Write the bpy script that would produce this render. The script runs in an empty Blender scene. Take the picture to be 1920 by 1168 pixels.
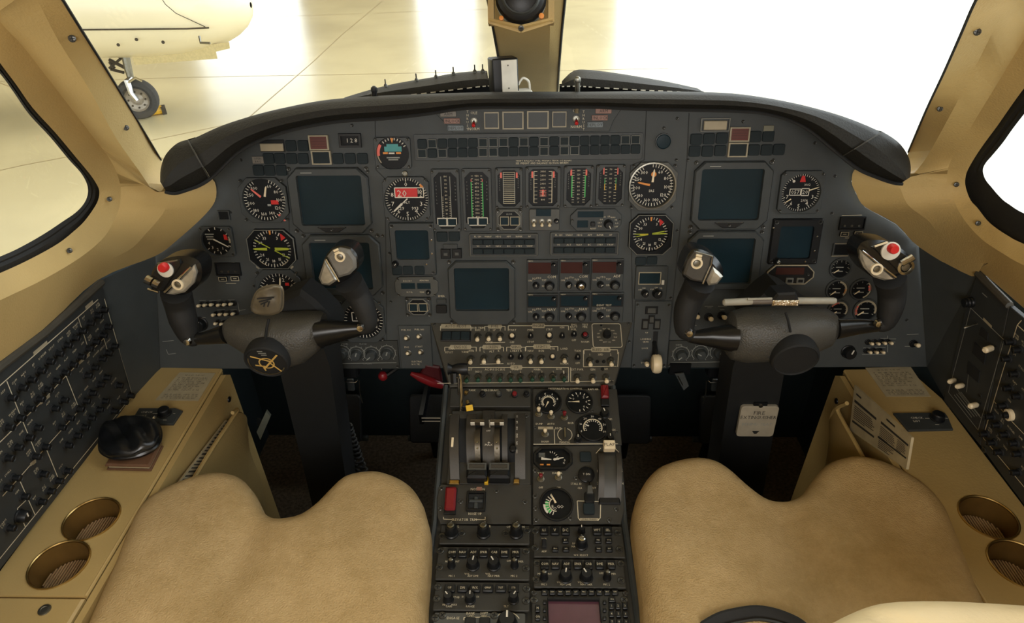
import bpy, math, random
from mathutils import Vector, Matrix
from mathutils.geometry import delaunay_2d_cdt
random.seed(7)
SC = bpy.context.scene
COL = SC.collection
V3 = Vector
# ---------------------------------------------------------------- camera
FPX = 1280.0
CAM = V3((0, 0, 1.45))
_f = V3((992-960, 584+270, -FPX)).normalized()
_e = V3((math.cos(math.radians(1.0)), math.sin(math.radians(1.0)), 0))
_x = (_e - _f*_e.dot(_f)).normalized()
_u = _x.cross(_f)
RW = Matrix((_x, _f, _u))                      # camera axes -> world
cd = bpy.data.cameras.new('camera'); cam = bpy.data.objects.new('camera', cd); COL.objects.link(cam)
cd.sensor_width = 36.0; cd.lens = 24.0; cd.clip_start = 0.02; cd.clip_end = 300
cam.matrix_world = Matrix.Translation(CAM) @ RW.to_4x4()
SC.camera = cam
# ---------------------------------------------------------------- light and exposure
SC.view_settings.view_transform = 'Standard'; SC.view_settings.look = 'None'
SC.view_settings.gamma = 1.0; SC.view_settings.use_curve_mapping = False
SC.view_settings.exposure = 0.0
SKY = 3.8
wd = bpy.data.worlds.new('sky'); SC.world = wd; wd.use_nodes = True
wd.node_tree.nodes['Background'].inputs[0].default_value = (.88, .95, 1, 1)
wd.node_tree.nodes['Background'].inputs[1].default_value = SKY
def area_light(name, loc, target, sx, sy, power, col):
    l = bpy.data.lights.new(name, 'AREA'); l.shape = 'RECTANGLE'; l.size = sx; l.size_y = sy
    l.energy = power; l.color = col
    o = bpy.data.objects.new(name, l); COL.objects.link(o); o.location = loc
    o.rotation_euler = (V3(target)-V3(loc)).to_track_quat('-Z', 'Y').to_euler()
    return o
for i, (x, y) in enumerate(((-9, 8), (-9, 20), (0.5, 20), (-1, 7))):
    area_light('hangar_fill_light', (x, y, 6.6), (x, y, -1), 5, 5, 300, (1, .94, .78))  # unseen warm fills added under the roof to light the hangar floor
area_light('cabin_fill_light', (0, -.55, 1.58), (0, .15, .5), .9, .5, 13.0, (1, .97, .92))  # unseen fill added behind the camera to brighten panel and seats
area_light('cabin_fill_light', (0, -1.2, 1.50), (0, .6, .9), .8, .4, 10.0, (1, .98, .95))  # second added fill, aimed forward at the instrument panel
# ---------------------------------------------------------------- helpers
def ray(px, py): return (RW @ V3((px-960, 584-py, -FPX))).normalized()
def hit(px, py, o, n):
    d = ray(px, py); return CAM + d*((V3(o)-CAM).dot(n)/d.dot(n))
def hity(px, py, y): return hit(px, py, (0, y, 0), V3((0, 1, 0)))
def hitz(px, py, z): return hit(px, py, (0, 0, z), V3((0, 0, 1)))
def hitx(px, py, x): return hit(px, py, (x, 0, 0), V3((1, 0, 0)))
def lin(c):
    return tuple((x/255/12.92 if x/255 <= .04045 else ((x/255+.055)/1.055)**2.4) for x in c[:3])+(1,)
MATS = {}
def mat(name, col, rough=.5, metal=0, var=(40, .08), bump=None, spec=.5, col2=None, coat=0, stretch=None):
    if name in MATS: return MATS[name]
    m = bpy.data.materials.new(name); m.use_nodes = True
    nt = m.node_tree; b = nt.nodes['Principled BSDF']; L = nt.links.new
    b.inputs['Roughness'].default_value = rough; b.inputs['Metallic'].default_value = metal
    b.inputs['Specular IOR Level'].default_value = spec
    b.inputs['Coat Weight'].default_value = coat
    tc = nt.nodes.new('ShaderNodeTexCoord'); src = tc.outputs['Object']
    if stretch:
        mp = nt.nodes.new('ShaderNodeMapping'); mp.inputs['Scale'].default_value = stretch
        L(src, mp.inputs[0]); src = mp.outputs[0]
    n = nt.nodes.new('ShaderNodeTexNoise'); n.inputs['Scale'].default_value = var[0]; n.inputs['Detail'].default_value = 4
    L(src, n.inputs['Vector'])
    r = nt.nodes.new('ShaderNodeValToRGB'); c = lin(col)
    if col2: c0, c1 = c, lin(col2)
    else: c0 = tuple(x*(1-var[1]) for x in c[:3])+(1,); c1 = tuple(min(1, x*(1+var[1])) for x in c[:3])+(1,)
    r.color_ramp.elements[0].color = c0; r.color_ramp.elements[1].color = c1
    r.color_ramp.elements[0].position = .35; r.color_ramp.elements[1].position = .65
    L(n.outputs['Fac'], r.inputs[0]); L(r.outputs[0], b.inputs['Base Color'])
    if bump:
        n2 = nt.nodes.new('ShaderNodeTexNoise'); n2.inputs['Scale'].default_value = bump[0]; n2.inputs['Detail'].default_value = 3
        L(src, n2.inputs['Vector'])
        bp = nt.nodes.new('ShaderNodeBump'); bp.inputs['Strength'].default_value = bump[1]; bp.inputs['Distance'].default_value = .002
        L(n2.outputs['Fac'], bp.inputs['Height']); L(bp.outputs[0], b.inputs['Normal'])
    MATS[name] = m
    return m
def glass_mat(name, tint, refl=.06):
    m = bpy.data.materials.new(name); m.use_nodes = True; nt = m.node_tree; nt.nodes.clear(); L = nt.links.new
    o = nt.nodes.new('ShaderNodeOutputMaterial'); t = nt.nodes.new('ShaderNodeBsdfTransparent'); g = nt.nodes.new('ShaderNodeBsdfGlossy')
    t.inputs[0].default_value = tint; g.inputs['Roughness'].default_value = .02
    mx = nt.nodes.new('ShaderNodeMixShader'); mx.inputs[0].default_value = refl
    L(t.outputs[0], mx.inputs[1]); L(g.outputs[0], mx.inputs[2]); L(mx.outputs[0], o.inputs[0])
    return m
# outlines (counter-clockwise)
def rect(w, h): return [(-w/2, -h/2), (w/2, -h/2), (w/2, h/2), (-w/2, h/2)]
def cutrect(w, h, c):
    a, b = w/2, h/2
    return [(-a+c, -b), (a-c, -b), (a, -b+c), (a, b-c), (a-c, b), (-a+c, b), (-a, b-c), (-a, -b+c)]
def rrect(w, h, r, k=3):
    o = []
    for cx, cy, a0 in ((w/2-r, -h/2+r, -90), (w/2-r, h/2-r, 0), (-w/2+r, h/2-r, 90), (-w/2+r, -h/2+r, 180)):
        for i in range(k+1):
            a = math.radians(a0+90*i/k); o.append((cx+r*math.cos(a), cy+r*math.sin(a)))
    return o
def circ(r, n=20, cx=0, cy=0, ry=None): return [(cx+r*math.cos(2*math.pi*i/n), cy+(ry or r)*math.sin(2*math.pi*i/n)) for i in range(n)]
def area2(o): return sum(o[i][0]*o[(i+1) % len(o)][1]-o[(i+1) % len(o)][0]*o[i][1] for i in range(len(o)))
def ccw(o): return list(o) if area2(o) > 0 else list(o)[::-1]
def inset(o, d):
    n = len(o); r = []
    for i in range(n):
        p, q, s = V3(o[i-1]+(0,)), V3(o[i]+(0,)), V3(o[(i+1) % n]+(0,))
        a = (q-p).normalized(); b = (s-q).normalized()
        na = V3((-a.y, a.x, 0)); nb = V3((-b.y, b.x, 0)); m = na+nb
        k = m.dot(na)
        m = m*(d/max(k, .5)); r.append((q.x+m.x, q.y+m.y))
    return r
def polar(o, a):
    best = None
    dx, dy = math.cos(a), math.sin(a)
    for i in range(len(o)):
        x1, y1 = o[i]; x2, y2 = o[(i+1) % len(o)]
        ex, ey = x2-x1, y2-y1; den = dx*ey-dy*ex
        if abs(den) < 1e-12: continue
        t = (x1*ey-y1*ex)/den; s = (x1*dy-y1*dx)/den
        if t > 0 and -1e-6 <= s <= 1+1e-6 and (best is None or t > best): best = t
    return (dx*best, dy*best)
GLY = {}
def glyph(ch):
    if ch in GLY: return GLY[ch]
    c = bpy.data.curves.new('g', 'FONT'); c.body = ch; c.size = 1; c.resolution_u = 1; c.fill_mode = 'FRONT'
    o = bpy.data.objects.new('g', c); me = bpy.data.meshes.new_from_object(o)
    vs = [v.co.copy() for v in me.vertices]; fs = [tuple(p.vertices) for p in me.polygons]
    fl = [f if me.polygons[i].normal.z >= 0 else f[::-1] for i, f in enumerate(fs)]
    bpy.data.objects.remove(o); bpy.data.curves.remove(c); bpy.data.meshes.remove(me)
    if vs:
        x0 = min(v.x for v in vs); w = max(v.x for v in vs)-x0
        vs = [(v.x-x0, v.y) for v in vs]
    else: w = .3
    GLY[ch] = (vs, fl, w); return GLY[ch]
class MB:
    def __init__(s, m=None):
        s.v = []; s.f = []; s.mi = []; s.ms = []; s.cur = 0
        if m: s.use(m)
    def use(s, m):
        if m not in s.ms: s.ms.append(m)
        s.cur = s.ms.index(m); return s
    def add(s, vs, fs):
        b = len(s.v); s.v += [tuple(v) for v in vs]; s.f += [tuple(i+b for i in f) for f in fs]; s.mi += [s.cur]*len(fs); return s
    def prism(s, o, z0, z1, ch=0, bottom=False, tin=None):
        o = ccw(o); n = len(o); vs = [(x, y, z0) for x, y in o]; rings = 1
        if ch:
            vs += [(x, y, z1-ch) for x, y in o]; vs += [(x, y, z1) for x, y in inset(o, tin or ch)]; rings = 2
        else: vs += [(x, y, z1) for x, y in (inset(o, tin) if tin else o)]
        fs = []
        for r in range(rings):
            for i in range(n):
                j = (i+1) % n; fs.append((r*n+i, r*n+j, (r+1)*n+j, (r+1)*n+i))
        fs.append(tuple(range(rings*n, rings*n+n)))
        if bottom: fs.append(tuple(range(n))[::-1])
        return s.add(vs, fs)
    def ring(s, outer, inner, z0, z1, zi, ch=.0008, slope=0):
        """a plate with a hole; both outlines are sampled by angle"""
        an = sorted(set([round(math.atan2(y, x), 5) for x, y in list(outer)+list(inner)]))
        O = [polar(outer, a) for a in an]; I = [polar(inner, a) for a in an]; n = len(an)
        Oi = [(x-(x-u)*min(1, ch/max(1e-6, math.hypot(x-u, y-w))), y-(y-w)*min(1, ch/max(1e-6, math.hypot(x-u, y-w)))) for (x, y), (u, w) in zip(O, I)]
        I2 = [(x*(1-slope), y*(1-slope)) for x, y in I]
        vs = [(x, y, z0) for x, y in O]+[(x, y, z1-ch) for x, y in O]+[(x, y, z1) for x, y in Oi]+[(x, y, z1) for x, y in I]+[(x, y, zi) for x, y in I2]
        fs = [(r*n+i, r*n+(i+1) % n, (r+1)*n+(i+1) % n, (r+1)*n+i) for r in range(4) for i in range(n)]
        return s.add(vs, fs)
    def lathe(s, prof, n=14, cx=0, cy=0):
        vs = []; fs = []; k = 0
        for r, z in prof:
            if r <= 0: vs.append((cx, cy, z))
            else: vs += [(cx+r*math.cos(2*math.pi*i/n), cy+r*math.sin(2*math.pi*i/n), z) for i in range(n)]
        idx = 0; starts = []
        for r, z in prof:
            starts.append((idx, r > 0)); idx += n if r > 0 else 1
        for (a, fa), (b, fb) in zip(starts, starts[1:]):
            for i in range(n):
                j = (i+1) % n
                if fa and fb: fs.append((a+i, a+j, b+j, b+i))
                elif fa: fs.append((a+i, a+j, b))
                elif fb: fs.append((a, b+j, b+i))
        return s.add(vs, fs)
    def tube(s, pts, rad, n=8, caps=True):
        pts = [V3(p) for p in pts]; rad = rad if isinstance(rad, (list, tuple)) else [rad]*len(pts)
        vs = []; fs = []; up = None
        for i, p in enumerate(pts):
            t = (pts[min(i+1, len(pts)-1)]-pts[max(i-1, 0)]).normalized()
            if up is None: up = t.orthogonal().normalized()
            up = (up-t*up.dot(t)).normalized(); sd = t.cross(up)
            ra = rad[i] if isinstance(rad[i], (tuple, list)) else (rad[i], rad[i])
            for k in range(n):
                a = 2*math.pi*k/n; vs.append(p+up*(ra[0]*math.cos(a))+sd*(ra[1]*math.sin(a)))
        for i in range(len(pts)-1):
            for k in range(n): fs.append((i*n+k, i*n+(k+1) % n, (i+1)*n+(k+1) % n, (i+1)*n+k))
        if caps: fs += [tuple(range(n))[::-1], tuple(range(len(vs)-n, len(vs)))]
        return s.add(vs, fs)
    def box(s, x0, y0, z0, x1, y1, z1):
        v = [(x, y, z) for z in (z0, z1) for y in (y0, y1) for x in (x0, x1)]
        return s.add(v, [(0, 2, 3, 1), (4, 5, 7, 6), (0, 1, 5, 4), (2, 6, 7, 3), (0, 4, 6, 2), (1, 3, 7, 5)])
    def quad(s, x0, y0, x1, y1, z): return s.add([(x0, y0, z), (x1, y0, z), (x1, y1, z), (x0, y1, z)], [(0, 1, 2, 3)])
    def flat(s, o, z): o = ccw(o); return s.add([(x, y, z) for x, y in o], [tuple(range(len(o)))])
    def line(s, a, b, w, z):
        dx, dy = b[0]-a[0], b[1]-a[1]; l = math.hypot(dx, dy) or 1e-6; nx, ny = -dy/l*w/2, dx/l*w/2
        return s.flat([(a[0]-nx, a[1]-ny), (b[0]-nx, b[1]-ny), (b[0]+nx, b[1]+ny), (a[0]+nx, a[1]+ny)], z)
    def path(s, pts, w, z, closed=False):
        for a, b in zip(pts, pts[1:]+(pts[:1] if closed else [])): s.line(a, b, w, z)
        return s
    def frame(s, x, y, w, h, t, z): return s.path([(x-w/2, y-h/2), (x+w/2, y-h/2), (x+w/2, y+h/2), (x-w/2, y+h/2)], t, z, True)
    def arc(s, a0, a1, r0, r1, z, n=14, cx=0, cy=0):
        P = [(math.radians(90-(a0+(a1-a0)*i/n))) for i in range(n+1)]
        vs = [(cx+r*math.cos(a), cy+r*math.sin(a), z) for r in (r0, r1) for a in P]
        return s.add(vs, [(i+n+1, i, i+1, i+n+2)[::-1] if a1 > a0 else (i, i+1, i+n+2, i+n+1) for i in range(n)])
    def text(s, t, x, y, h, z, al='c', rot=0, sx=1.0):
        k = h/.70; adv = []; cur = 0
        for ch in t:
            g = glyph(ch) if ch != ' ' else None
            w = g[2] if g else .28
            adv.append((cur, g)); cur += w+.10
        cur -= .10
        off = {'c': -cur/2, 'l': 0, 'r': -cur}[al]; ca, sa = math.cos(rot), math.sin(rot)
        for a, g in adv:
            if not g: continue
            vs = []
            for u, v in g[0]:
                lx, ly = (u+a+off)*k*sx, (v-.35)*k
                vs.append((x+lx*ca-ly*sa, y+lx*sa+ly*ca, z))
            s.add(vs, g[1])
        return s
    def xform(s, M, i0=0):
        for i in range(i0, len(s.v)): s.v[i] = tuple(M @ V3(s.v[i]))
        return s
    def grid(s, rows, closed=False):
        n = len(rows[0]); vs = [p for r in rows for p in r]; fs = []
        for i in range(len(rows)-1):
            for k in range(n if closed else n-1): fs.append((i*n+k, i*n+(k+1) % n, (i+1)*n+(k+1) % n, (i+1)*n+k))
        return s.add(vs, fs)
    def mesh(s, name, smooth=35):
        me = bpy.data.meshes.new(name); me.from_pydata(s.v, [], s.f)
        for m in s.ms: me.materials.append(m)
        me.polygons.foreach_set('material_index', s.mi)
        if smooth:
            me.polygons.foreach_set('use_smooth', [True]*len(s.f)); me.set_sharp_from_angle(angle=math.radians(smooth))
        me.update(); return me
def ob(name, me, parent=None, loc=(0, 0, 0), rot=None, label=None):
    if isinstance(me, MB): me = me.mesh(name)
    o = bpy.data.objects.new(name, me); COL.objects.link(o); o.location = loc
    if rot: o.rotation_euler = rot
    if parent: o.parent = parent
    if label: o['label'] = label
    return o
def tag(o, label, cat, group=None):
    o['label'] = label; o['category'] = cat
    if group: o['group'] = group
    return o
def struct(name, mb, smooth=35, parent=None):
    o = ob(name, mb.mesh(name, smooth) if isinstance(mb, MB) else mb, parent)
    if not parent: o['kind'] = 'structure'
    return o
def empty(name, label, cat, M, group=None):
    o = bpy.data.objects.new(name, None); COL.objects.link(o); o.matrix_world = M; o.empty_display_size = .02
    return tag(o, label, cat, group)
class PL:
    def __init__(s, o, u, v):
        s.o = V3(o); s.u = V3(u).normalized(); v = V3(v); s.v = (v-s.u*v.dot(s.u)).normalized(); s.n = s.u.cross(s.v)
        s.M = Matrix(((s.u.x, s.v.x, s.n.x, s.o.x), (s.u.y, s.v.y, s.n.y, s.o.y), (s.u.z, s.v.z, s.n.z, s.o.z), (0, 0, 0, 1)))
    def xy(s, px, py, off=0):
        p = hit(px, py, s.o+s.n*off, s.n)-s.o; return (p.dot(s.u), p.dot(s.v))
    def w(s, px, py, off=0): return hit(px, py, s.o+s.n*off, s.n)
    def loc(s, p): p = V3(p)-s.o; return (p.dot(s.u), p.dot(s.v), p.dot(s.n))
    def box(s, x0, y0, x1, y1, off=0):
        xm, ym = (x0+x1)/2, (y0+y1)/2; c = s.xy(xm, ym, off)
        a, b = s.xy(x0, ym, off), s.xy(x1, ym, off); d, e = s.xy(xm, y0, off), s.xy(xm, y1, off)
        return c[0], c[1], math.hypot(a[0]-b[0], a[1]-b[1]), math.hypot(d[0]-e[0], d[1]-e[1])
    def offset(s, d): return PL(s.o+s.n*d, s.u, s.v)
class U:
    """a thing mounted on a plane; its parts are placed in the plane's own metres"""
    def __init__(s, pl, name, label, cat, x0, y0, x1, y1, group=None, off=.0006):
        s.pl = pl; s.off = off; s.cx, s.cy, s.w, s.h = pl.box(x0, y0, x1, y1, off)
        s.e = empty(name, label, cat, pl.M @ Matrix.Translation((s.cx, s.cy, off)), group)
    def at(s, px, py): x, y = s.pl.xy(px, py, s.off); return (x-s.cx, y-s.cy)
    def bx(s, x0, y0, x1, y1): x, y, w, h = s.pl.box(x0, y0, x1, y1, s.off); return (x-s.cx, y-s.cy, w, h)
    def poly(s, pts): return [s.at(*p) for p in pts]
    def part(s, name, mb, loc=(0, 0, 0), rz=0, parent=None, label=None, rot=None):
        return ob(name, mb, parent or s.e, loc, rot or ((0, 0, rz) if rz else None), label)
    def sc(s, px, py):
        a = s.pl.xy(px-5, py, s.off); b = s.pl.xy(px+5, py, s.off); return abs(b[0]-a[0])/10   # metres per pixel
# ---------------------------------------------------------------- materials
PANEL = mat('panel_grey', (61, 65, 65), .6, bump=(900, .12), var=(25, .06))
BEZEL = mat('bezel_grey', (54, 58, 58), .5, bump=(700, .1))
BEZELL = mat('bezel_light_grey', (74, 75, 71), .5, bump=(700, .1))
SWP = mat('switch_panel_grey', (64, 62, 55), .58, bump=(900, .12), var=(20, .07))
PED = mat('pedestal_grey', (48, 47, 42), .56, bump=(900, .1), var=(20, .08))
BLACK = mat('black_plastic', (17, 19, 21), .42, bump=(600, .08), spec=.4)
MATT = mat('matt_black', (20, 22, 23), .8)
TILE = mat('lamp_tile_dark', (33, 42, 45), .6, spec=.2)
SCR = mat('screen_glass', (23, 42, 50), .3, var=(8, .12), spec=.22)
DIAL = mat('dial_black', (9, 13, 17), .45, spec=.25)
WHITE = mat('paint_white', (215, 210, 195), .5)
CREAM = mat('lever_cream', (232, 215, 180), .4, spec=.5)
TXT = mat('lettering_cream', (208, 198, 170), .6)
TXTD = mat('lettering_grey', (140, 142, 135), .6)
RED = mat('paint_red', (200, 34, 32), .45)
DRED = mat('guard_dark_red', (118, 22, 28), .4)
PINK = mat('paint_pale_red', (232, 110, 95), .5)
GREEN = mat('paint_green', (60, 170, 85), .5)
YELG = mat('needle_yellow_green', (165, 175, 45), .5)
YEL = mat('paint_yellow', (225, 180, 40), .5)
ORANGE = mat('paint_orange', (220, 140, 60), .5)
CYAN = mat('paint_teal', (70, 150, 150), .5)
GOLDP = mat('gold_paint', (205, 170, 95), .45)
CHROME = mat('chrome', (200, 198, 192), .18, metal=1)
STEEL = mat('worn_steel', (140, 138, 128), .35, metal=1, bump=(120, .1))
SCREWM = mat('screw_dark', (84, 84, 80), .35, metal=.8)
FRAMEW = mat('tile_frame_cream', (160, 150, 126), .5)
FRAMEG = mat('tile_frame_grey', (112, 112, 104), .5)
REDLED = mat('led_window_red', (62, 32, 31), .25)
REDTILE = mat('red_caution_tile', (90, 36, 32), .35)
TAN = mat('tan_lining', (196, 168, 110), .55, bump=(350, .25), var=(6, .07))
TAN2 = mat('console_tan', (172, 147, 94), .5, bump=(260, .2), var=(5, .1))
TAND = mat('tan_dark_edge', (120, 92, 52), .6)
VEL = mat('seat_velour', (168, 143, 98), .95, var=(11, .0), col2=(193, 167, 122), bump=(420, .9), spec=.1)
for _n in VEL.node_tree.nodes:
    if _n.bl_idname == 'ShaderNodeTexNoise' and _n.inputs['Scale'].default_value < 20: _n.inputs['Detail'].default_value = 9; _n.inputs['Roughness'].default_value = .82
LEA = mat('black_leather', (66, 65, 60), .42, bump=(420, .5), var=(12, .15))
LEAG = mat('glareshield_leather', (36, 35, 31), .62, bump=(300, .4), var=(8, .15), spec=.25)
RUB = mat('black_rubber', (26, 27, 27), .7, bump=(200, .2))
CARPET = mat('dark_carpet', (88, 78, 66), .95, var=(120, .3), bump=(400, .8), spec=.1)
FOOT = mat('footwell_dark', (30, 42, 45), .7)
PAPER = mat('paper', (168, 156, 126), .7)
INK = mat('ink', (48, 46, 42), .7)
GOLD = mat('brass', (186, 156, 96), .32, metal=1, bump=(80, .05))
GREENM = mat('lever_green', (26, 66, 48), .4)
# shared small meshes
def screw_mesh(r=.0032):
    b = MB(SCREWM).lathe([(r*1.25, 0), (r*1.2, .0012), (r, .0016), (r*.85, .0014), (0, .0014)], 10)
    b.use(MATT).line((-r*.75, 0), (r*.75, 0), r*.28, .0017).line((0, -r*.75), (0, r*.75), r*.28, .0017)
    return b.mesh('screw')
SCREW = screw_mesh(); SCREWS = screw_mesh(.0022); SCREWL = screw_mesh(.0046)
def screws(u, pts, me=None, z=0, parent=None):
    for i, p in enumerate(pts): u.part('screw', me or SCREW, (p[0], p[1], z), rz=i*.7, parent=parent)
def knob_mesh(r, h, col=BLACK, mark=True, top=.8, n=16):
    b = MB(col).lathe([(r*1.15, 0), (r*1.15, h*.12), (r, h*.2), (r*.94, h*.85), (r*top, h), (0, h)], n)
    return b.mesh('knob')
KN = {}
def knob(u, x, y, r, h=.014, z=0, a=0, col=BLACK, line=WHITE, cap=None, name='knob', parent=None, label=None):
    k = (round(r, 4), round(h, 4), col.name)
    if k not in KN: KN[k] = knob_mesh(r, h, col)
    o = u.part(name, KN[k], (x, y, z), rz=math.radians(-a), parent=parent, label=label)
    if line and not parent:
        q = ('l',)+k+(line.name,)
        if q not in KN: KN[q] = MB(line).box(-r*.10, r*.1, h, r*.10, r*.85, h+.0006).mesh('pointer_line')
        ob('pointer_line', KN[q], o)
    if cap and not parent:
        q = ('c',)+k+(cap.name,)
        if q not in KN: KN[q] = MB(cap).lathe([(r*.62, h), (r*.6, h+.003), (r*.4, h+.0035), (r*.35, h+.0025), (0, h+.0025)], 14).mesh('cap_ring')
        ob('cap_ring', KN[q], o)
    return o
TG = {}
def toggle(u, x, y, tilt=-18, col=CREAM, L=.016, r=.0040, z=0, az=0, name='toggle_switch', ring=STEEL):
    """bushing with nut, and a lever of its own; tilt in degrees away from the panel normal, towards az"""
    k = ('b', r, ring.name)
    if k not in TG: TG[k] = MB(ring).lathe([(r*1.75, 0), (r*1.75, .0015), (r*1.45, .0018), (r*1.4, .004), (r*1.05, .0042), (r*.9, .003), (0, .003)], 12).mesh('toggle_bushing')
    o = u.part(name, TG[k], (x, y, z))
    k = ('l', r, L, col.name)
    if k not in TG:
        TG[k] = MB(STEEL).lathe([(r*.5, 0), (r*.55, L*.4)], 8).use(col).lathe([(r*.62, L*.38), (r*.95, L*.8), (r*.95, L*.93), (r*.6, L*1.02), (0, L*1.04)], 10).mesh('lever')
    ob('lever', TG[k], o, (0, 0, .002), (math.radians(-tilt), math.radians(az), 0))
    return o
KEYS = {}
def key(u, x, y, w, h, d=.004, m=BLACK, name='push_button', z=0, ch=.0008):
    k = (round(w, 4), round(h, 4), d, m.name)
    if k not in KEYS: KEYS[k] = MB(m).prism(rrect(w, h, min(w, h)*.15, 2), 0, d, ch).mesh(name)
    return u.part(name, KEYS[k], (x, y, z))
def smooth_path(pts, n=6, closed=False):
    out = []; N = len(pts); P = [V3(p) for p in pts]
    for i in range(N if closed else N-1):
        if closed: a, b, c, d = P[i-1], P[i], P[(i+1) % N], P[(i+2) % N]
        else: a, b, c, d = P[max(i-1, 0)], P[i], P[i+1], P[min(i+2, N-1)]
        for k in range(n):
            t = k/n
            out.append(.5*((2*b)+(c-a)*t+(2*a-5*b+4*c-d)*t*t+(3*b-a-3*c+d)*t**3))
    if not closed: out.append(P[-1])
    return out
def sm2(pts, n=4, closed=True): return [(p.x, p.y) for p in smooth_path([(x, y, 0) for x, y in pts], n, closed)]
def cushion(o2, zt, r, step, depth, fz=None, m=None, tuck=.01):
    """soft pad from a flat outline: the top rounds over near the edge (radius r), the side drops by depth"""
    o2 = ccw(o2); n = len(o2)
    seg = [(V3((*o2[i], 0)), V3((*o2[(i+1) % n], 0))) for i in range(n)]
    def dist(x, y):
        p = V3((x, y, 0)); best = 9
        for a, b in seg:
            ab = b-a; t = max(0, min(1, (p-a).dot(ab)/max(1e-12, ab.length_squared))); best = min(best, (p-a-ab*t).length)
        return best
    def inside(x, y):
        c = False
        for i in range(n):
            x1, y1 = o2[i]; x2, y2 = o2[i-1]
            if (y1 > y) != (y2 > y) and x < (x2-x1)*(y-y1)/(y2-y1)+x1: c = not c
        return c
    pts = list(o2); ds = [0]*n
    for k in (.12, .35, .7):
        for x, y in inset(o2, r*k):
            if inside(x, y):
                d = dist(x, y)
                if d > r*k*.6: pts.append((x, y)); ds.append(d)
    xs = [p[0] for p in o2]; ys = [p[1] for p in o2]
    y = min(ys)
    while y < max(ys):
        x = min(xs)
        while x < max(xs):
            if inside(x, y):
                d = dist(x, y)
                if d > r*.85: pts.append((x, y)); ds.append(d)
            x += step
        y += step
    res = delaunay_2d_cdt([V3((p[0], p[1])) for p in pts], [], [list(range(n))], 1, 1e-7)
    vs = []
    for q in res[0]:
        d = min(r, dist(q.x, q.y)); z = zt-r+math.sqrt(max(0, r*r-(r-d)**2))
        if fz: z += fz(q.x, q.y)*min(1, d/r)
        vs.append((q.x, q.y, z))
    b = MB(m).add(vs, [tuple(f) for f in res[2]])
    c = V3((sum(xs)/n, sum(ys)/n, 0)); zr = zt-r
    rows = []
    for k, (dz, sc) in enumerate(((0, 0), (-depth*.3, .002), (-depth*.75, 0), (-depth, -tuck))):
        rows.append([(x, y, zr+dz) for x, y in inset(o2, -sc)])
    b.grid(rows[::-1], True)
    return b
# ---------------------------------------------------------------- reference planes of the cockpit
TAU = math.radians(11.4)
X1 = V3((1, 0, 0))
P = PL(CAM+ray(992, 584)*1.3, X1, (0, math.sin(TAU), math.cos(TAU)))        # main panel
ZC = .61
CON = PL((0, 0, ZC), X1, (0, 1, 0))                                         # console tops
SW = PL((0, .955, .652), X1, (0, .122, .054))                               # sloping switch panel
Q1 = PL((0, .947, .645), X1, (0, .225, .08))                                # upper pedestal
Q2 = PL((0, .722, .565), X1, (0, .18, .005))                                # lower pedestal
BL = PL((-.755, .968, .61), (0, 1, 0), (.032, 0, .256))                     # breaker panel, captain
BR = PL((.762, .968, .61), (0, -1, 0), (-.036, 0, .27))                     # breaker panel, copilot
WLn = V3((.305, -.478, -.824)); WRn = V3((-.305, -.478, -.824))
WLo = V3((-.05, 1.5, 1.03)); WRo = V3((.05, 1.5, 1.03))
def wl(px, py, d=0): return hit(px, py, WLo+WLn*d, WLn)
def wr(px, py, d=0): return hit(px, py, WRo+WRn*d, WRn)
SLn = V3((1, 0, -.35)).normalized(); SRn = V3((-1, 0, -.35)).normalized()
def sl(px, py, d=0): return hit(px, py, V3((-.722, 0, .87))+SLn*d, SLn)
def sr(px, py, d=0): return hit(px, py, V3((.728, 0, .87))+SRn*d, SRn)
def near(a, k): return CAM+(a-CAM)*k
# ---------------------------------------------------------------- outside: hangar and apron
GZ = -1.1
HFLOOR = mat('hangar_floor', (202, 191, 155), .22, var=(.6, .10), bump=(5, .03), stretch=(1, 1, 1))
APRON = mat('apron_concrete', (215, 216, 205), .8, var=(.8, .06))
HWALL = mat('hangar_wall', (150, 128, 84), .7, var=(.3, .1))
LINE = mat('floor_joint', (150, 130, 90), .5)
struct('ground', MB(HFLOOR).box(-40, -12, GZ-.2, 3.6, 30, GZ))
struct('pavement', MB(APRON).box(3.6, -40, GZ-.2, 90, 90, GZ-.005))
g = MB(LINE)
for p in (((-10.5, 12.2), (-3.1, 6.1)), ((-6.4, 5.6), (-2.6, 8.4)), ((-7.2, 14), (1.2, 15)), ((-3.4, 3), (-3.0, 26)), ((-12, 9.5), (2, 10.1))):
    (x0, y0), (x1, y1) = p; pts = [(x0+(x1-x0)*i/12+random.uniform(-.04, .04), y0+(y1-y0)*i/12+random.uniform(-.04, .04)) for i in range(13)]
    g.path(pts, .012, GZ+.002)
struct('trim_1', g, 0)
w = MB(HWALL)
for x0, x1 in ((-40, -14.2), (-9.4, -4.6), (-2.2, 3.6)): w.box(x0, 30, GZ, x1, 30.3, 8)
w.box(-40, 30, 5.6, 3.6, 30.3, 8); w.box(-40.3, -12, GZ, -40, 30, 8)
struct('wall_far', w)
struct('roof', MB(HWALL).box(-40, -12, 7.4, 3.6, 30.3, 7.7))
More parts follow.
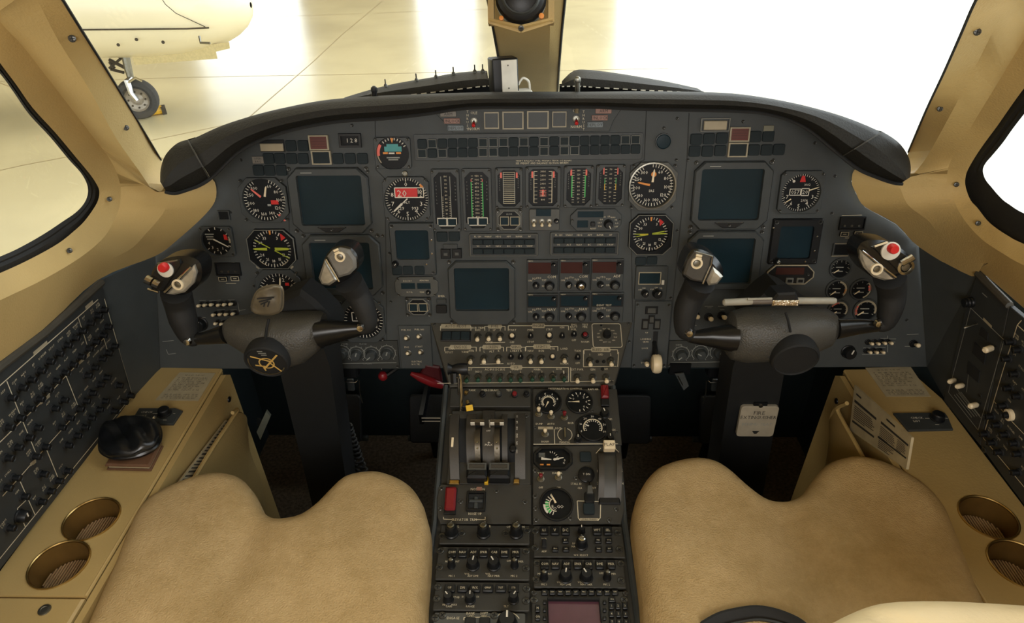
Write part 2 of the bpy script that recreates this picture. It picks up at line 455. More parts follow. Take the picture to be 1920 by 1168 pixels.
# ---------------------------------------------------------------- cockpit shell
fl = MB(CARPET).box(-.8, -1.7, -.04, .8, 1.6, 0)
struct('floor', fl)
struct('ceiling', MB(TAN).box(-.78, -1.7, 1.64, .78, .62, 1.68))
struct('wall_back', MB(TAN).box(-.8, -1.74, 0, .8, -1.7, 1.68))
struct('wall_front', MB(FOOT).box(-.8, 1.5, 0, .8, 1.56, .74))
def lists(*a): return [list(x) for x in a]
Bx = [(60, -97), (118, 0), (160, 68), (205, 140), (255, 222), (302, 300), (320, 352), (360, 350), (398, 336), (405, 370), (385, 402), (330, 452), (291, 480), (183, 525), (80, 621), (0, 681), (-150, 790)]
Cx = [(20, -90), (70, 0), (110, 77), (167, 167), (217, 258), (262, 322), (283, 352), (300, 360)]
Dx = [(-50, -45), (0, 40), (43, 87), (100, 160), (150, 225), (185, 270), (207, 300), (219, 325), (226, 350), (226, 372), (222, 395), (208, 425), (190, 450), (150, 483), (85, 522), (0, 563), (-150, 635)]
Rx = [(-60, 35), (0, 118), (30, 158), (62, 203), (105, 250), (140, 292), (165, 322), (178, 340), (186, 357), (184, 375), (175, 392), (158, 415), (140, 432), (110, 456), (60, 484), (0, 512), (-150, 575)]
Gx = [(-60, 70), (0, 138), (25, 172), (55, 215), (95, 258), (128, 298), (150, 322), (161, 340), (165, 355), (163, 370), (155, 385), (140, 400), (118, 415), (85, 437), (45, 460), (0, 481), (-150, 540)]
By = [(1890, -110), (1830, 0), (1800, 68), (1768, 140), (1736, 208), (1703, 285), (1692, 330), (1655, 334), (1607, 316), (1597, 340), (1605, 362), (1622, 388), (1680, 420), (1723, 463), (1820, 520), (1836, 508), (1919, 577), (2060, 700)]
Cy = [(1945, -105), (1888, 0), (1865, 52), (1838, 107), (1790, 200), (1745, 282), (1725, 312), (1705, 332)]
Dy = [(1990, -40), (1927, 62), (1900, 107), (1868, 160), (1835, 214), (1797, 277), (1785, 297), (1778, 315), (1776, 330), (1777, 345), (1782, 362), (1790, 380), (1800, 400), (1818, 425), (1845, 452), (1880, 475), (1919, 497), (2060, 560)]
Ry = [(1990, 75), (1938, 145), (1919, 167), (1895, 200), (1870, 236), (1847, 267), (1828, 295), (1814, 320), (1810, 335), (1810, 347), (1814, 362), (1821, 377), (1833, 390), (1850, 412), (1867, 427), (1890, 442), (1919, 457), (2060, 515)]
Gy = [(1990, 120), (1942, 188), (1925, 208), (1900, 240), (1880, 268), (1860, 292), (1848, 306), (1843, 318), (1845, 330), (1850, 340), (1860, 352), (1870, 364), (1882, 376), (1892, 383), (1905, 392), (1920, 400), (1960, 418), (2060, 460)]
def side(B, C, D, R, G, wp, sp, brk, nwin, nb, nm, wn):
    b3 = []
    for i, q in enumerate(B):
        if i <= 5: b3.append(wp(*q))
        elif i < nb: b3.append(P.w(*q, .012))
        else: b3.append(brk.w(*q, 0))
    d3 = [sp(*q, .012) for q in D]
    r3 = [sp(*q, -.006) for q in R]; r2 = [sp(*q, -.016) for q in R]
    g3 = [sp(*q, -.022) for q in G]
    c3 = []
    for i in range(len(B)):
        if i < len(C):
            db, dd = (b3[i]-CAM).length, (d3[i]-CAM).length
            k = .45 if i < 5 else .5
            c3.append(CAM+ray(*C[i])*((db*(1-k)+dd*k)-.03*(1 if i < 6 else .5)))
        else: c3.append((b3[i]+d3[i])/2+V3((0, -.006, .0)))
    # carry every row on beyond the picture: up to the ceiling, and back to the cabin wall
    sx_ = -1 if nwin == 3 else 1
    def ext(l, back_y, bx):
        t = l[0]+(l[0]-l[1]).normalized()*max(.05, (1.64-l[0].z)/max(.35, (l[0]-l[1]).normalized().z)); t.y = max(t.y, .50)
        q = l[-1]; e1 = V3((q.x*.6+bx*.4, back_y+.06, q.z)); e2 = V3((bx, back_y-.02, q.z))
        return [t]+l+([e1, e2] if q.y > back_y+.08 else [e2])
    b3, c3, d3, r3, r2, g3 = [ext(l, .47, sx_*.772) for l in (b3, c3, d3, r3, r2, g3)]
    b3n, c3n = b3[1:], c3[1:]
    bb = [CAM+(p-CAM)*1.03+(p-c).normalized()*-.004 if i <= 6 else p for i, (p, c) in enumerate(zip(b3, c3))]
    m = MB(TAN)
    def sm(l): return smooth_path(l, 4)
    m.grid([sm(bb), sm(b3), sm(c3), sm(d3), sm([(x+y)/2+V3((0, 0, 0)) for x, y in zip(d3, r3)]), sm(r3), sm(r2)])
    w = struct(nm, m, 14)
    se = MB(RUB)
    se.tube(smooth_path([p for p in b3[:7]], 4), .0016, 6)
    ob('window_seal', se, w)
    sc = [(b3[k]+c3[k])/2 for k in (3, 5)]+[(d3[10]+r3[10])/2, (d3[14]+r3[14])/2]
    for p in sc:
        o = ob('screw', SCREW, w, p+(CAM-p).normalized()*.0065); o.rotation_mode = 'QUATERNION'
        o.rotation_quaternion = (CAM-p).to_track_quat('Z', 'Y')
    # side window: rubber seal steps and pane
    rb = MB(RUB).grid([sm(r2), sm([(x*.65+y*.35)+(CAM-x).normalized()*.004 for x, y in zip(r2, g3)]), sm([(x*.4+y*.6) for x, y in zip(r2, g3)]), sm([(x*.3+y*.7)+(CAM-x).normalized()*.004 for x, y in zip(r2, g3)]), sm(g3)])
    wf = struct('window_%d' % nwin, rb)
    gp = sm(g3); c = len(gp)
    pane = MB(GLASS).add(gp, [tuple(range(c))])
    ob('pane', pane, wf)
    return b3, d3
GLASS = glass_mat('window_glass', (.97, .985, .97, 1), .05)
b3l, d3l = side(Bx, Cx, Dx, Rx, Gx, wl, sl, BL, 3, 13, 'wall_left', 0)
b3r, d3r = side(By, Cy, Dy, Ry, Gy, wr, sr, BR, 4, 14, 'wall_right', 1)
# walls behind the camera's view and outboard
struct('wall_port', MB(TAN).box(-.80, -1.7, 0, -.765, .50, 1.66))
struct('wall_starboard', MB(TAN).box(.775, -1.7, 0, .81, .50, 1.66))
struct('wall_port_lower', MB(FOOT).box(-.84, .5, 0, -.79, 1.56, .86))
struct('wall_starboard_lower', MB(FOOT).box(.795, .5, 0, .84, 1.56, .87))
# windshield panes
def pane(nm, wp, pts):
    p = [wp(*q, -.006) for q in pts]
    o = struct(nm, MB(GLASS).add(p, [tuple(range(len(p)))]), 0)
pane('window_1', wl, [(936, 176), (640, 230), (330, 345), (302, 300), (205, 140), (118, 0), (60, -97), (40, -140), (880, -140), (915, 0)])
pane('window_2', wr, [(1045, 176), (1059, 0), (1090, -140), (1910, -140), (1890, -110), (1830, 0), (1768, 140), (1703, 285), (1690, 340), (1300, 230)])
# centre post
rows = [[], [], [], [], [], []]
for k, (a, b, c, d) in enumerate((((893, -140), (936, -140), (1030, -140), (1076, -140)), ((915, 0), (941, 0), (1031, 0), (1059, 0)), ((926, 60), (946, 60), (1031, 60), (1053, 60)), ((936, 117), (952, 117), (1030, 117), (1048, 125)), ((941, 178), (957, 178), (1029, 178), (1045, 178)))):
    A, D = wl(*a), wr(*d)
    rows[0].append(A+V3((0, .05, .03))); rows[1].append(A); rows[4].append(D); rows[5].append(D+V3((0, .05, .03)))
    kk = ((A-CAM).length+(D-CAM).length)/2-.035
    rows[2].append(CAM+ray(*b)*kk); rows[3].append(CAM+ray(*c)*kk)
cp = struct('trim_2', MB(TAN).grid([list(r) for r in zip(*rows)]), 25)
ob('window_seal', MB(RUB).tube(rows[1], .0025, 6), cp); ob('window_seal', MB(RUB).tube(rows[4], .0025, 6), cp)
# ---------------------------------------------------------------- glareshield
O = [(302, 342), (303, 318), (312, 292), (334, 270), (362, 260), (410, 238), (460, 221), (520, 206), (600, 191), (700, 183), (800, 179), (900, 176), (992, 175), (1100, 175), (1200, 174), (1300, 175), (1380, 178), (1450, 187), (1520, 201), (1580, 218), (1640, 242), (1680, 266), (1700, 292), (1706, 315), (1704, 334)]
I = [(312, 358), (330, 361), (352, 355), (378, 345), (402, 328), (448, 284), (500, 257), (567, 238), (640, 226), (720, 221), (795, 213), (880, 201), (992, 200), (1100, 199), (1195, 203), (1300, 205), (1380, 207), (1430, 211), (1480, 224), (1520, 245), (1567, 284), (1607, 315), (1640, 330), (1672, 341), (1690, 343)]
N = len(O)
gs = empty('glareshield', 'long padded dark leather glareshield curving over the whole instrument panel', 'glareshield', Matrix.Translation(P.w(992, 190, .1)))
org = gs.matrix_world.translation.copy()
def lat(f, t, off):
    return [P.w(a[0]*(1-t)+b[0]*t, a[1]*(1-t)+b[1]*t, off)-org for a, b in zip(O, I)]
r0 = lat(0, 0, .10)
def back(k): return [p+V3((0, k[0] if 3 < i < N-4 else k[0]*.25, k[1] if 3 < i < N-4 else k[1]*.4)) for i, p in enumerate(r0)]
rows = [back((.36, -.15)), back((.12, -.055)), back((.03, -.006)), r0, lat(0, .12, .118), lat(0, .4, .13), lat(0, .7, .128), lat(0, .92, .112), lat(0, 1, .10), lat(0, 1.04, .03), lat(0, 1.02, .004)]
R = [smooth_path(r, 4) for r in rows]
n = len(R[0]); a, b = 15, n-16
gs_pad = MB(LEAG).grid([r[a:b+1] for r in R]); ob('pad', gs_pad, gs)
for nm, sl_ in (('end_cap', slice(0, a+1)), ('end_cap', slice(b, n))):
    rr = [r[sl_] for r in R[1:]]
    m = MB(LEAG).grid([[p+V3((0, -.002, .002)) for p in r] for r in rr])
    e = rr[0][0 if sl_.start == 0 else -1]
    col = [r[0 if sl_.start == 0 else -1] for r in rr]
    m.add([p for p in col], [tuple(range(len(col)))])
    o = ob(nm, m, gs)
    st = [r[-1 if sl_.start == 0 else 0]+V3((0, -.003, .001)) for r in rr[2:8]]
    ob('stitching', MB(mat('seam_thread', (58, 56, 50), .7)).tube(st, .0013, 5), o)
ob('piping', MB(RUB).tube([p+V3((0, -.004, 0)) for p in R[8]], .003, 6), gs)
# cowls of the defroster on the deck beyond
def cowl(lab, top, low, y0, flip):
    t3 = smooth_path([hity(x, y, y0+.05) for x, y in top], 3); l3 = smooth_path([hity(x, y, y0) for x, y in low], 3)
    n = min(len(t3), len(l3)); e = empty('defroster_cowl', lab, 'air duct', Matrix.Translation(t3[0]))
    og = t3[0].copy(); T3 = [p-og for p in t3[:n]]; L3 = [p-og for p in l3[:n]]
    mid = [(p*.5+q*.5)+V3((0, -.02, .006)) for p, q in zip(T3, L3)]
    ob('duct', MB(LEAG).grid([[p+V3((0, .10, -.06)) for p in T3], [p+V3((0, .03, -.004)) for p in T3], T3, mid, L3, [p+V3((0, .03, -.006)) for p in L3]]), e)
    ob('slot', MB(MATT).grid([[p+V3((0, .03, -.004)) for p in L3], [p+V3((0, .03, -.06)) for p in L3], [p+V3((0, -.02, -.07)) for p in L3]]), e)
    wl_ = MB(WHITE)
    for k in range(1, n-1, 1):
        p, q = L3[k], L3[k-1].lerp(L3[k], .45); wl_.tube([q+V3((0, -.002, 0)), p+V3((0, -.002, 0))], .0012, 5)
    ob('sealant_bead', wl_, e)
    return e, T3, L3
ce, T3, L3 = cowl('black duct cowl with row of screws, left of the centre post', [(640, 187), (690, 172), (740, 160), (800, 150), (850, 141), (905, 136), (912, 140)], [(660, 188), (700, 184), (745, 180), (800, 174), (850, 168), (900, 162), (925, 160)], 1.26, 0)
SP = MB(SCREWM).lathe([(.004, 0), (.003, .004), (.0012, .006), (.0012, .014), (0, .0145)], 8).mesh('screw')
for k in (5, 8, 10, 12, 14, 15): ob('screw', SP, ce, T3[min(k, len(T3)-1)]+V3((0, .004, 0)))
cowl('plain black duct cowl right of the centre post', [(1055, 156), (1078, 136), (1110, 135), (1160, 141), (1210, 149), (1260, 158), (1315, 170)], [(1050, 162), (1080, 161), (1110, 163), (1160, 166), (1210, 169), (1260, 171), (1315, 175)], 1.26, 1)
def rod(name, lab, px, y0, y1, m):
    a, b = hity(px, y1, 1.10), hity(px, y0, 1.10)
    e = empty(name, lab, 'pin', Matrix.Translation(a-V3((0, 0, .03))))
    ob('shaft', MB(m).tube([V3((0, 0, 0)), V3((0, 0, .03)), (b-a)+V3((0, 0, .024))], .0042, 10), e)
    ob('tip', MB(m).lathe([(.0050, 0), (.0056, .003), (.0048, .007), (.002, .0092), (0, .0095)], 10), e, (b-a)+V3((0, 0, .023)))
rod('locating_pin', 'black pin standing on the glareshield left of the white box', 701, 164, 186, BLACK)
rod('locating_pin', 'pale metal pin standing on the glareshield right of the centre post', 1083, 146, 176, STEEL)
# small two-tone box at the foot of the post
bx = hity(950, 174, 1.16)
e = empty('sensor_box', 'small upright box with white face and black side at centre post', 'box', Matrix.Translation(bx) @ Matrix.Rotation(math.radians(14), 4, 'Z'))
ob('case', MB(BLACK).prism(rrect(.044, .040, .003), 0, .054, .002), e, (-.002, .012, 0), (math.radians(-8), 0, 0))
f = ob('face_plate', MB(WHITE).box(-.011, -.0015, 0, .015, .001, .052), e, (.002, -.0095, .002), (math.radians(-8), 0, 0), label='white face plate')
ob('screw', MB(SCREWM).lathe([(.0013, 0), (.001, .001), (0, .001)], 8), f, (0, -.0015, .044), (math.radians(90), 0, 0)); ob('screw', MB(SCREWM).lathe([(.0013, 0), (.001, .001), (0, .001)], 8), f, (0, -.0015, .008), (math.radians(90), 0, 0))
ob('foot', MB(WHITE).prism(rrect(.06, .026, .008), -.006, .004, .002), e, (.012, -.006, 0), label='white foot')
ob('cable', MB(WHITE).tube(smooth_path([(.02, .0, .012), (.028, 0, .022), (.038, 0, .016), (.04, 0, .002)], 5), .002, 6), e, label='white cable')
# compass hanging on the centre post
c0 = hity(977, -2, .99)
e = empty('standby_compass', 'round black compass in a cream bracket at top of centre post', 'compass', Matrix.Translation(c0) @ Matrix.Rotation(math.radians(68), 4, 'X'))
ob('bowl', MB(BLACK).lathe([(.030, -.012), (.034, -.006), (.034, .012), (.031, .02), (.022, .026), (0, .029)], 24), e)
ob('card_ring', MB(BEZEL).lathe([(.026, .0235), (.024, .0275), (.022, .027)], 24), e)
br = MB(TAN2); br.path([(-.042, -.03), (0, -.042), (.042, -.03)], .006, .012); br.box(-.044, -.032, -.01, -.036, .05, .012); br.box(.036, -.032, -.01, .044, .05, .012)
br.tube([(-.042, -.028, .01), (0, -.038, .014), (.042, -.028, .01)], .003, 6)
ob('bracket', br, e)
ob('adjuster', MB(ORANGE).lathe([(.0035, 0), (.0035, .006), (0, .007)], 10), e, (.027, -.025, .012), label='orange adjuster'); ob('adjuster', MB(ORANGE).lathe([(.003, 0), (.003, .006), (0, .007)], 10), e, (-.026, -.027, .011), label='orange adjuster')
ob('screw', SCREW, e, (0, -.040, .016))
# ---------------------------------------------------------------- main instrument panel
mp = empty('instrument_panel', 'wide dark grey main instrument panel under the glareshield', 'instrument panel', P.M)
def pp(l): return [P.xy(*q) for q in l]
outl = [(300, 692), (262, 640), (230, 560), (291, 478), (330, 452), (385, 402), (405, 370), (398, 336), (430, 290), (500, 245), (600, 215), (700, 200), (830, 192), (992, 190), (1160, 190), (1300, 192), (1400, 200), (1480, 220), (1560, 265), (1607, 312), (1597, 340), (1605, 362), (1622, 388), (1680, 420), (1723, 463), (1800, 560), (1770, 640), (1738, 688)]
ob('panel_sheet', MB(PANEL).prism(pp(outl), -.012, 0, .0008), mp)
SEAMM = mat('seam_shadow_gap', (36, 38, 38), .8)
for a in ([(703, 205), (705, 318), (722, 335), (726, 688)], [(1212, 205), (1208, 300), (1182, 310), (1186, 604)], [(1292, 212), (1288, 300), (1262, 560), (1250, 690)], [(540, 318), (545, 560)], [(812, 316), (816, 470)]):
    ob('seam', MB(SEAMM).path([P.xy(*q) for q in a], .0014, .0004), mp)
for q in [(412, 402), (432, 398), (660, 235), (588, 232), (452, 300), (706, 212), (822, 300), (1245, 240), (1270, 222), (1393, 228), (1528, 268), (1566, 330), (1560, 400), (718, 442), (733, 565), (730, 475), (1258, 558), (1270, 432), (1450, 300), (1290, 300), (388, 468), (388, 515), (476, 536), (1640, 570), (1738, 552), (716, 690), (1180, 640), (560, 318), (690, 322), (1268, 300), (1660, 600), (1700, 600)]:
    x, y = P.xy(*q); ob('screw', SCREWS, mp, (x, y, 0), (0, 0, q[0] % 3))
def glyph_v(b, u, px, py, s=9):
    a = u.at(px-s, py-3); m_ = u.at(px-2, py+3); c = u.at(px+s, py-5); b.path([a, m_], .0012, .0008).path([(m_[0]+.003, m_[1]), c], .0012, .0008)
# lower skirt under the panel and side cheeks
struct('trim_3', MB(FOOT).add([P.w(300, 690), P.w(800, 692), P.w(800, 692)+V3((0, .16, .03)), P.w(300, 690)+V3((0, .16, .03))], [(0, 1, 2, 3)]), 0)
struct('trim_4', MB(FOOT).add([P.w(1186, 692), P.w(1738, 687), P.w(1738, 687)+V3((0, .16, .03)), P.w(1186, 692)+V3((0, .16, .03))], [(0, 1, 2, 3)]), 0)
def cheek(nm, pts):
    struct(nm, MB(PANEL).add(pts, [tuple(range(len(pts)))]), 0)
cheek('trim_5', [P.w(300, 692, .002), CON.w(250, 745), BL.w(185, 527), P.w(291, 478, .004)])
cheek('trim_6', [P.w(1738, 688, .002), P.w(1723, 463, .004), BR.w(1836, 508), CON.w(1772, 750)])
# ----- dials
def dial(pl, name, label, cx, cy, r, bez, marks=(), needles=(), flags=(), cat='gauge', deep=.004, bz=BEZEL, rim=None, scr=True, knobs=(), group=None, face=DIAL, z1=.007):
    x0, y0, x1, y1, cut = bez
    u = U(pl, name, label, cat, x0, y0, x1, y1, group)
    ox, oy = u.at(cx, cy); R_ = u.bx(cx-r, cy-r, cx+r, cy+r); R = (R_[2]+R_[3])/4
    u.R = R; u.o = (ox, oy)
    oc = cutrect(u.w, u.h, cut*u.w) if cut < .4 else circ(u.w/2, 28)
    oc = [(x-ox, y-oy) for x, y in oc]
    u.part('bezel', MB(bz).ring(oc, circ(R, 28), 0, z1, .0015, slope=.03), (ox, oy, 0))
    if rim: u.part('rim', MB(rim).lathe([(R*1.09, z1-.001), (R*1.07, z1+.002), (R*1.01, z1+.0022), (R*.98, z1-.001)], 32), (ox, oy, 0))
    u.part('dial_face', MB(face).flat(circ(R*.985, 28), .0018), (ox, oy, 0))
    if marks:
        b = MB(WHITE)
        for mk in marks:
            k = mk[0]
            if k == 't':
                _, a0, a1, n, ra, rb, w, col = mk; b.use(col)
                for i in range(n):
                    a = math.radians(90-(a0+(a1-a0)*i/max(1, n-1))); b.line((ra*R*math.cos(a), ra*R*math.sin(a)), (rb*R*math.cos(a), rb*R*math.sin(a)), w*R, .0022)
            elif k == 'n':
                _, ls, rr, h, col = mk; b.use(col)
                for a, s_ in ls:
                    a = math.radians(90-a); b.text(s_, rr*R*math.cos(a), rr*R*math.sin(a), h*R, .0022)
            elif k == 'a': _, a0, a1, ra, rb, col = mk; b.use(col).arc(a0, a1, ra*R, rb*R, .0021)
            elif k == 'x': _, s_, x, y, h, col = mk; b.use(col).text(s_, x*R, y*R, h*R, .0024)
            elif k == 'q': _, x_0, y_0, x_1, y_1, col = mk; b.use(col).quad(x_0*R, y_0*R, x_1*R, y_1*R, .0022)
            elif k == 'f': _, x_0, y_0, x_1, y_1, col = mk; b.use(col).frame((x_0+x_1)/2*R, (y_0+y_1)/2*R, (x_1-x_0)*R, (y_1-y_0)*R, .04*R, .0025)
            elif k == 'p': _, pts, col = mk; b.use(col).flat([(x*R, y*R) for x, y in pts], .0025)
            elif k == 'o': _, x, y, rr, col = mk; b.use(col).flat(circ(rr*R, 12, x*R, y*R), .0025)
        u.part('dial_marking', b, (ox, oy, 0))
    for nd in needles:
        a, ra, rb, w, col = nd
        b = MB(col).prism([(-w*R/2, ra*R), (w*R/2, ra*R), (w*R*.35, rb*R*.88), (0, rb*R), (-w*R*.35, rb*R*.88)], .0030, .0036)
        u.part('needle', b, (ox, oy, 0), rz=math.radians(-a))
    if scr and cut < .4:
        d = .07; screws(u, [(sx*u.w*(.5-d), sy*u.h*(.5-d)) for sx in (-1, 1) for sy in (-1, 1)], SCREWS, z1-.0008)
    return u
def tk(n, a0=0, a1=None, r0=.82, r1=.96, w=.03, c=WHITE):
    return ('t', a0, (a0+360*(n-1)/n) if a1 is None else a1, n, r0, r1, w, c)
nums = lambda ls, a0, st: [(a0+st*i, str(s)) for i, s in enumerate(ls)]
dial(P, 'airspeed_indicator', 'round airspeed dial with red bug and white pointer, left of captain upper screen', 497, 374, 40, (452, 333, 541, 416, .2),
     [tk(36, 20, 330), ('n', nums(['60', '80', '100', '120', '140', '160', '180', '200', '250', '300'], 25, 33), .68, .15, WHITE), ('a', 20, 95, .94, 1, FRAMEG), ('q', .28, -.22, .62, -.02, RED), ('q', .1, -.3, .26, -.2, TXTD), ('q', .92, .05, 1.0, .16, CREAM), ('q', .96, -.22, 1.04, -.1, CREAM), ('p', [(.52, -.72), (.6, -.66), (.86, -1.0), (.78, -1.02)], PINK)],
     [(-48, .2, .78, .10, PINK), (14, .15, .66, .10, CREAM)])
dial(P, 'oxygen_gauge', 'small round gauge with long white pointer and red mark, above left yoke grip', 408, 451, 27, (379, 424, 440, 479, .06),
     [tk(10, -30, 230, .78, .94, .05), ('q', -.75, .42, -.15, .5, TXTD), ('q', -.7, .25, -.2, .33, TXTD), ('q', -.65, .08, -.25, .16, TXTD), ('p', [(.5, .1), (.75, .05), (.7, .4), (.5, .45)], RED), ('a', 70, 100, .8, .98, FRAMEW), ('n', nums(['1', '2', '3', '4'], 150, 35), .6, .2, WHITE)], [(120, -.25, .88, .09, WHITE)])
RMIm = [tk(36, 0), tk(12, 0, None, .78, .96, .05), ('n', [(-60, '30'), (-30, '33'), (30, '3'), (150, '15'), (180, '18'), (210, '21'), (240, '24'), (120, '12')], .64, .15, WHITE), ('p', [(-.06, .98), (.06, .98), (.03, .74), (-.03, .74)], ORANGE), ('q', -.012, -1.0, .02, -.88, WHITE),
        ('p', [(-.98, -.95), (-.82, -.78), (-.68, -.92), (-.84, -1.08)], FRAMEW), ('p', [(.98, -.95), (.82, -.78), (.68, -.92), (.84, -1.08)], FRAMEW),
        ('t', 205, 228, 6, .94, 1.0, .05, CREAM), ('t', 132, 155, 6, .94, 1.0, .05, CREAM)]
def rmi(label, cx, cy, r, box, red, nds):
    u = dial(P, 'radio_magnetic_indicator', label, cx, cy, r, box, RMIm+[('p', red, RED)], nds, scr=False, bz=DIAL, z1=.006)
    fr = MB(FRAMEG); c = cutrect(u.w*.98, u.h*.98, u.w*.19); fr.ring(c, [(x*.965, y*.965) for x, y in c], .004, .0078, .006)
    u.part('outline_frame', fr)
    return u
rmi('square compass dial with green double arrow, left of captain lower screen', 511, 466, 36, (466, 429, 556, 503, .2), [(.5, .95), (.98, .72), (.52, .42)],
    [(-90, .25, .98, .14, YELG), (90, .15, .92, .16, YELG), (-60, .1, .98, .05, YELG), (121, .15, 1.05, .05, YELG)])
rmi('square compass dial with crossed yellow needles, centre right under airspeed dial', 1219, 438, 33, (1178, 401, 1261, 477, .2), [(.42, .9), (.62, 1.05), (.85, .85), (.5, .45)],
    [(-90, .12, .95, .06, YELG), (-100, .12, .85, .06, YELG), (88, .1, .95, .08, YELG), (78, .1, .85, .08, YELG), (-94, .12, .6, .05, YEL)])
dial(P, 'turn_dial', 'round dial with red flag half hidden behind left yoke', 526, 548, 38, (484, 505, 568, 590, .2),
     [tk(24, -120, 120), ('n', [(-60, '4'), (-20, '2'), (20, '2'), (60, '4')], .68, .18, WHITE), ('q', .3, .35, .48, .5, RED), ('a', -90, 90, .97, 1.02, FRAMEG)], [(8, .1, .8, .09, CREAM), (-72, .3, .85, .08, CREAM)])
dial(P, 'radio_altimeter', 'round dial partly hidden by right horn of left yoke', 682, 599, 36, (638, 560, 722, 640, .2),
     [tk(30, 30, 330), ('f', -.55, -.05, .1, .4, WHITE), ('x', '12', -.25, .17, .25, WHITE), ('n', [(60, '5'), (90, '10'), (120, '15')], .7, .16, WHITE)], [(-40, .2, .5, .06, WHITE)], rim=None)
u = dial(P, 'angle_of_attack_gauge', 'small dial with red arc and teal bars at upper left centre', 737, 287, 31, (703, 257, 771, 316, .05),
         [('a', -100, -55, .8, .97, PINK), ('a', -128, -100, .9, .98, FRAMEW), ('q', -.5, .1, .55, .4, CYAN), ('q', -.35, .4, .35, .55, CYAN), ('q', -.6, -.05, -.3, .07, ORANGE), ('q', -.25, -.05, .1, .05, WHITE), ('q', .2, -.05, .5, .07, ORANGE), ('p', [(-.1, .9), (.1, .9), (0, .6)], ORANGE), tk(9, -40, 60, .78, .92, .05), ('q', -.4, -.3, .4, -.22, TXTD), ('q', -.3, -.42, .3, -.35, TXTD)], z1=.005)
x, y = u.at(760, 325); u.part('push_knob', MB(STEEL).lathe([(.0052, 0), (.005, .007), (.0035, .0076), (.003, .006), (0, .006)], 14), (x, y, 0))
def alti(label, cx, cy, r, box, extra, nds, digits, red):
    m = [tk(50, 0, None, .86, .98, .022), tk(10, 0, None, .80, .98, .035), ('n', [(36*i, str(i)) for i in range(10) if i not in ((9, 1) if red else (8, 9, 1, 2))], .68, .2, WHITE)]
    return dial(P, 'altimeter', label, cx, cy, r, box, m+extra, nds)
alti('left centre altimeter with red flag across its drum window', 763, 373, 41, (720, 331, 806, 414, .12),
     [('q', -.52, .1, .5, .5, RED), ('x', '20', -.2, .27, .3, WHITE), ('x', '10', .62, .35, .2, WHITE), ('f', -.52, .08, .78, .52, WHITE), ('x', 'ALT', .0, -.15, .1, WHITE), ('x', '29', -.25, -.42, .15, WHITE), ('x', '993', .35, -.42, .15, WHITE), ('o', .72, .62, .1, ORANGE)], [(228, .3, .88, .10, WHITE), (228, -.05, .3, .06, WHITE)], '20', True)
alti('right altimeter with small red triangle flag at top', 1500, 361, 36, (1459, 320, 1541, 399, .1),
     [('p', [(-.12, .56), (.18, .56), (.1, .88), (-.04, .88)], RED), ('q', -.5, -.1, .3, .22, DIAL), ('f', -.55, -.12, .0, .2, WHITE), ('x', '057', -.27, .04, .2, WHITE), ('f', .04, -.14, .42, .22, WHITE), ('x', '20', .23, .04, .2, WHITE), ('x', '1002', .3, .42, .12, WHITE), ('x', '2958', .25, -.4, .12, WHITE), ('o', -.42, .6, .07, WHITE)], [(72, .42, .95, .06, CREAM), (235, .55, .95, .06, CREAM)], '', False)
dial(P, 'standby_airspeed', 'large airspeed dial in pale bezel, right of the engine tapes', 1222, 347, 41, (1179, 304, 1268, 394, .22),
     [tk(40, 0, 330), ('n', nums(['60', '80', '100', '120', '140', '160', '180', '200', '250', '300'], 30, 33), .7, .15, WHITE), ('o', .05, .5, .12, ORANGE), ('a', 60, 120, .86, .9, FRAMEG), ('x', 'IAS', 0, -.25, .12, WHITE), ('a', 100, 250, 1.0, 1.07, CREAM)],
     [(5, .15, .75, .1, CREAM), (-78, .1, .68, .1, ORANGE)], bz=BEZELL, rim=STEEL)
for lab, cx, cy, r, a, mk in (
    ('top small round gauge of the cluster left of right yoke outer grip', 1575, 503, 17, 235, [tk(9, -120, 120)]),
    ('small gauge with amber arc, second of the left column beside right yoke', 1569, 543, 18, 230, [('a', 10, 130, .78, .96, FRAMEW), ('a', 85, 120, .75, .9, ORANGE)]),
    ('small gauge with red arc segment under right yoke outer grip', 1614, 542, 18, 232, [('a', 40, 160, .85, .98, FRAMEW), ('a', 60, 100, .72, .98, PINK)]),
    ('small gauge half hidden behind the pen at right yoke', 1571, 581, 17, 232, [('a', -60, 120, .8, .98, FRAMEW), ('a', -60, 0, .75, .9, PINK)]),
    ('lowest right small gauge of the cluster with pale arc all round', 1622, 581, 20, 235, [('a', -120, 110, .8, .97, FRAMEW), ('a', -120, -60, .75, .95, PINK)])):
    dial(P, 'system_gauge', lab, cx, cy, r, (cx-r-4, cy-r-4, cx+r+4, cy+r+4, .5), mk+[tk(7, -120, 120, .7, .86, .05, TXTD), ('q', -.5, .1, .3, .2, TXTD), ('q', -.4, -.35, .3, -.25, TXTD)], [(a, .2, .85, .13, CREAM)], z1=.004, scr=False)
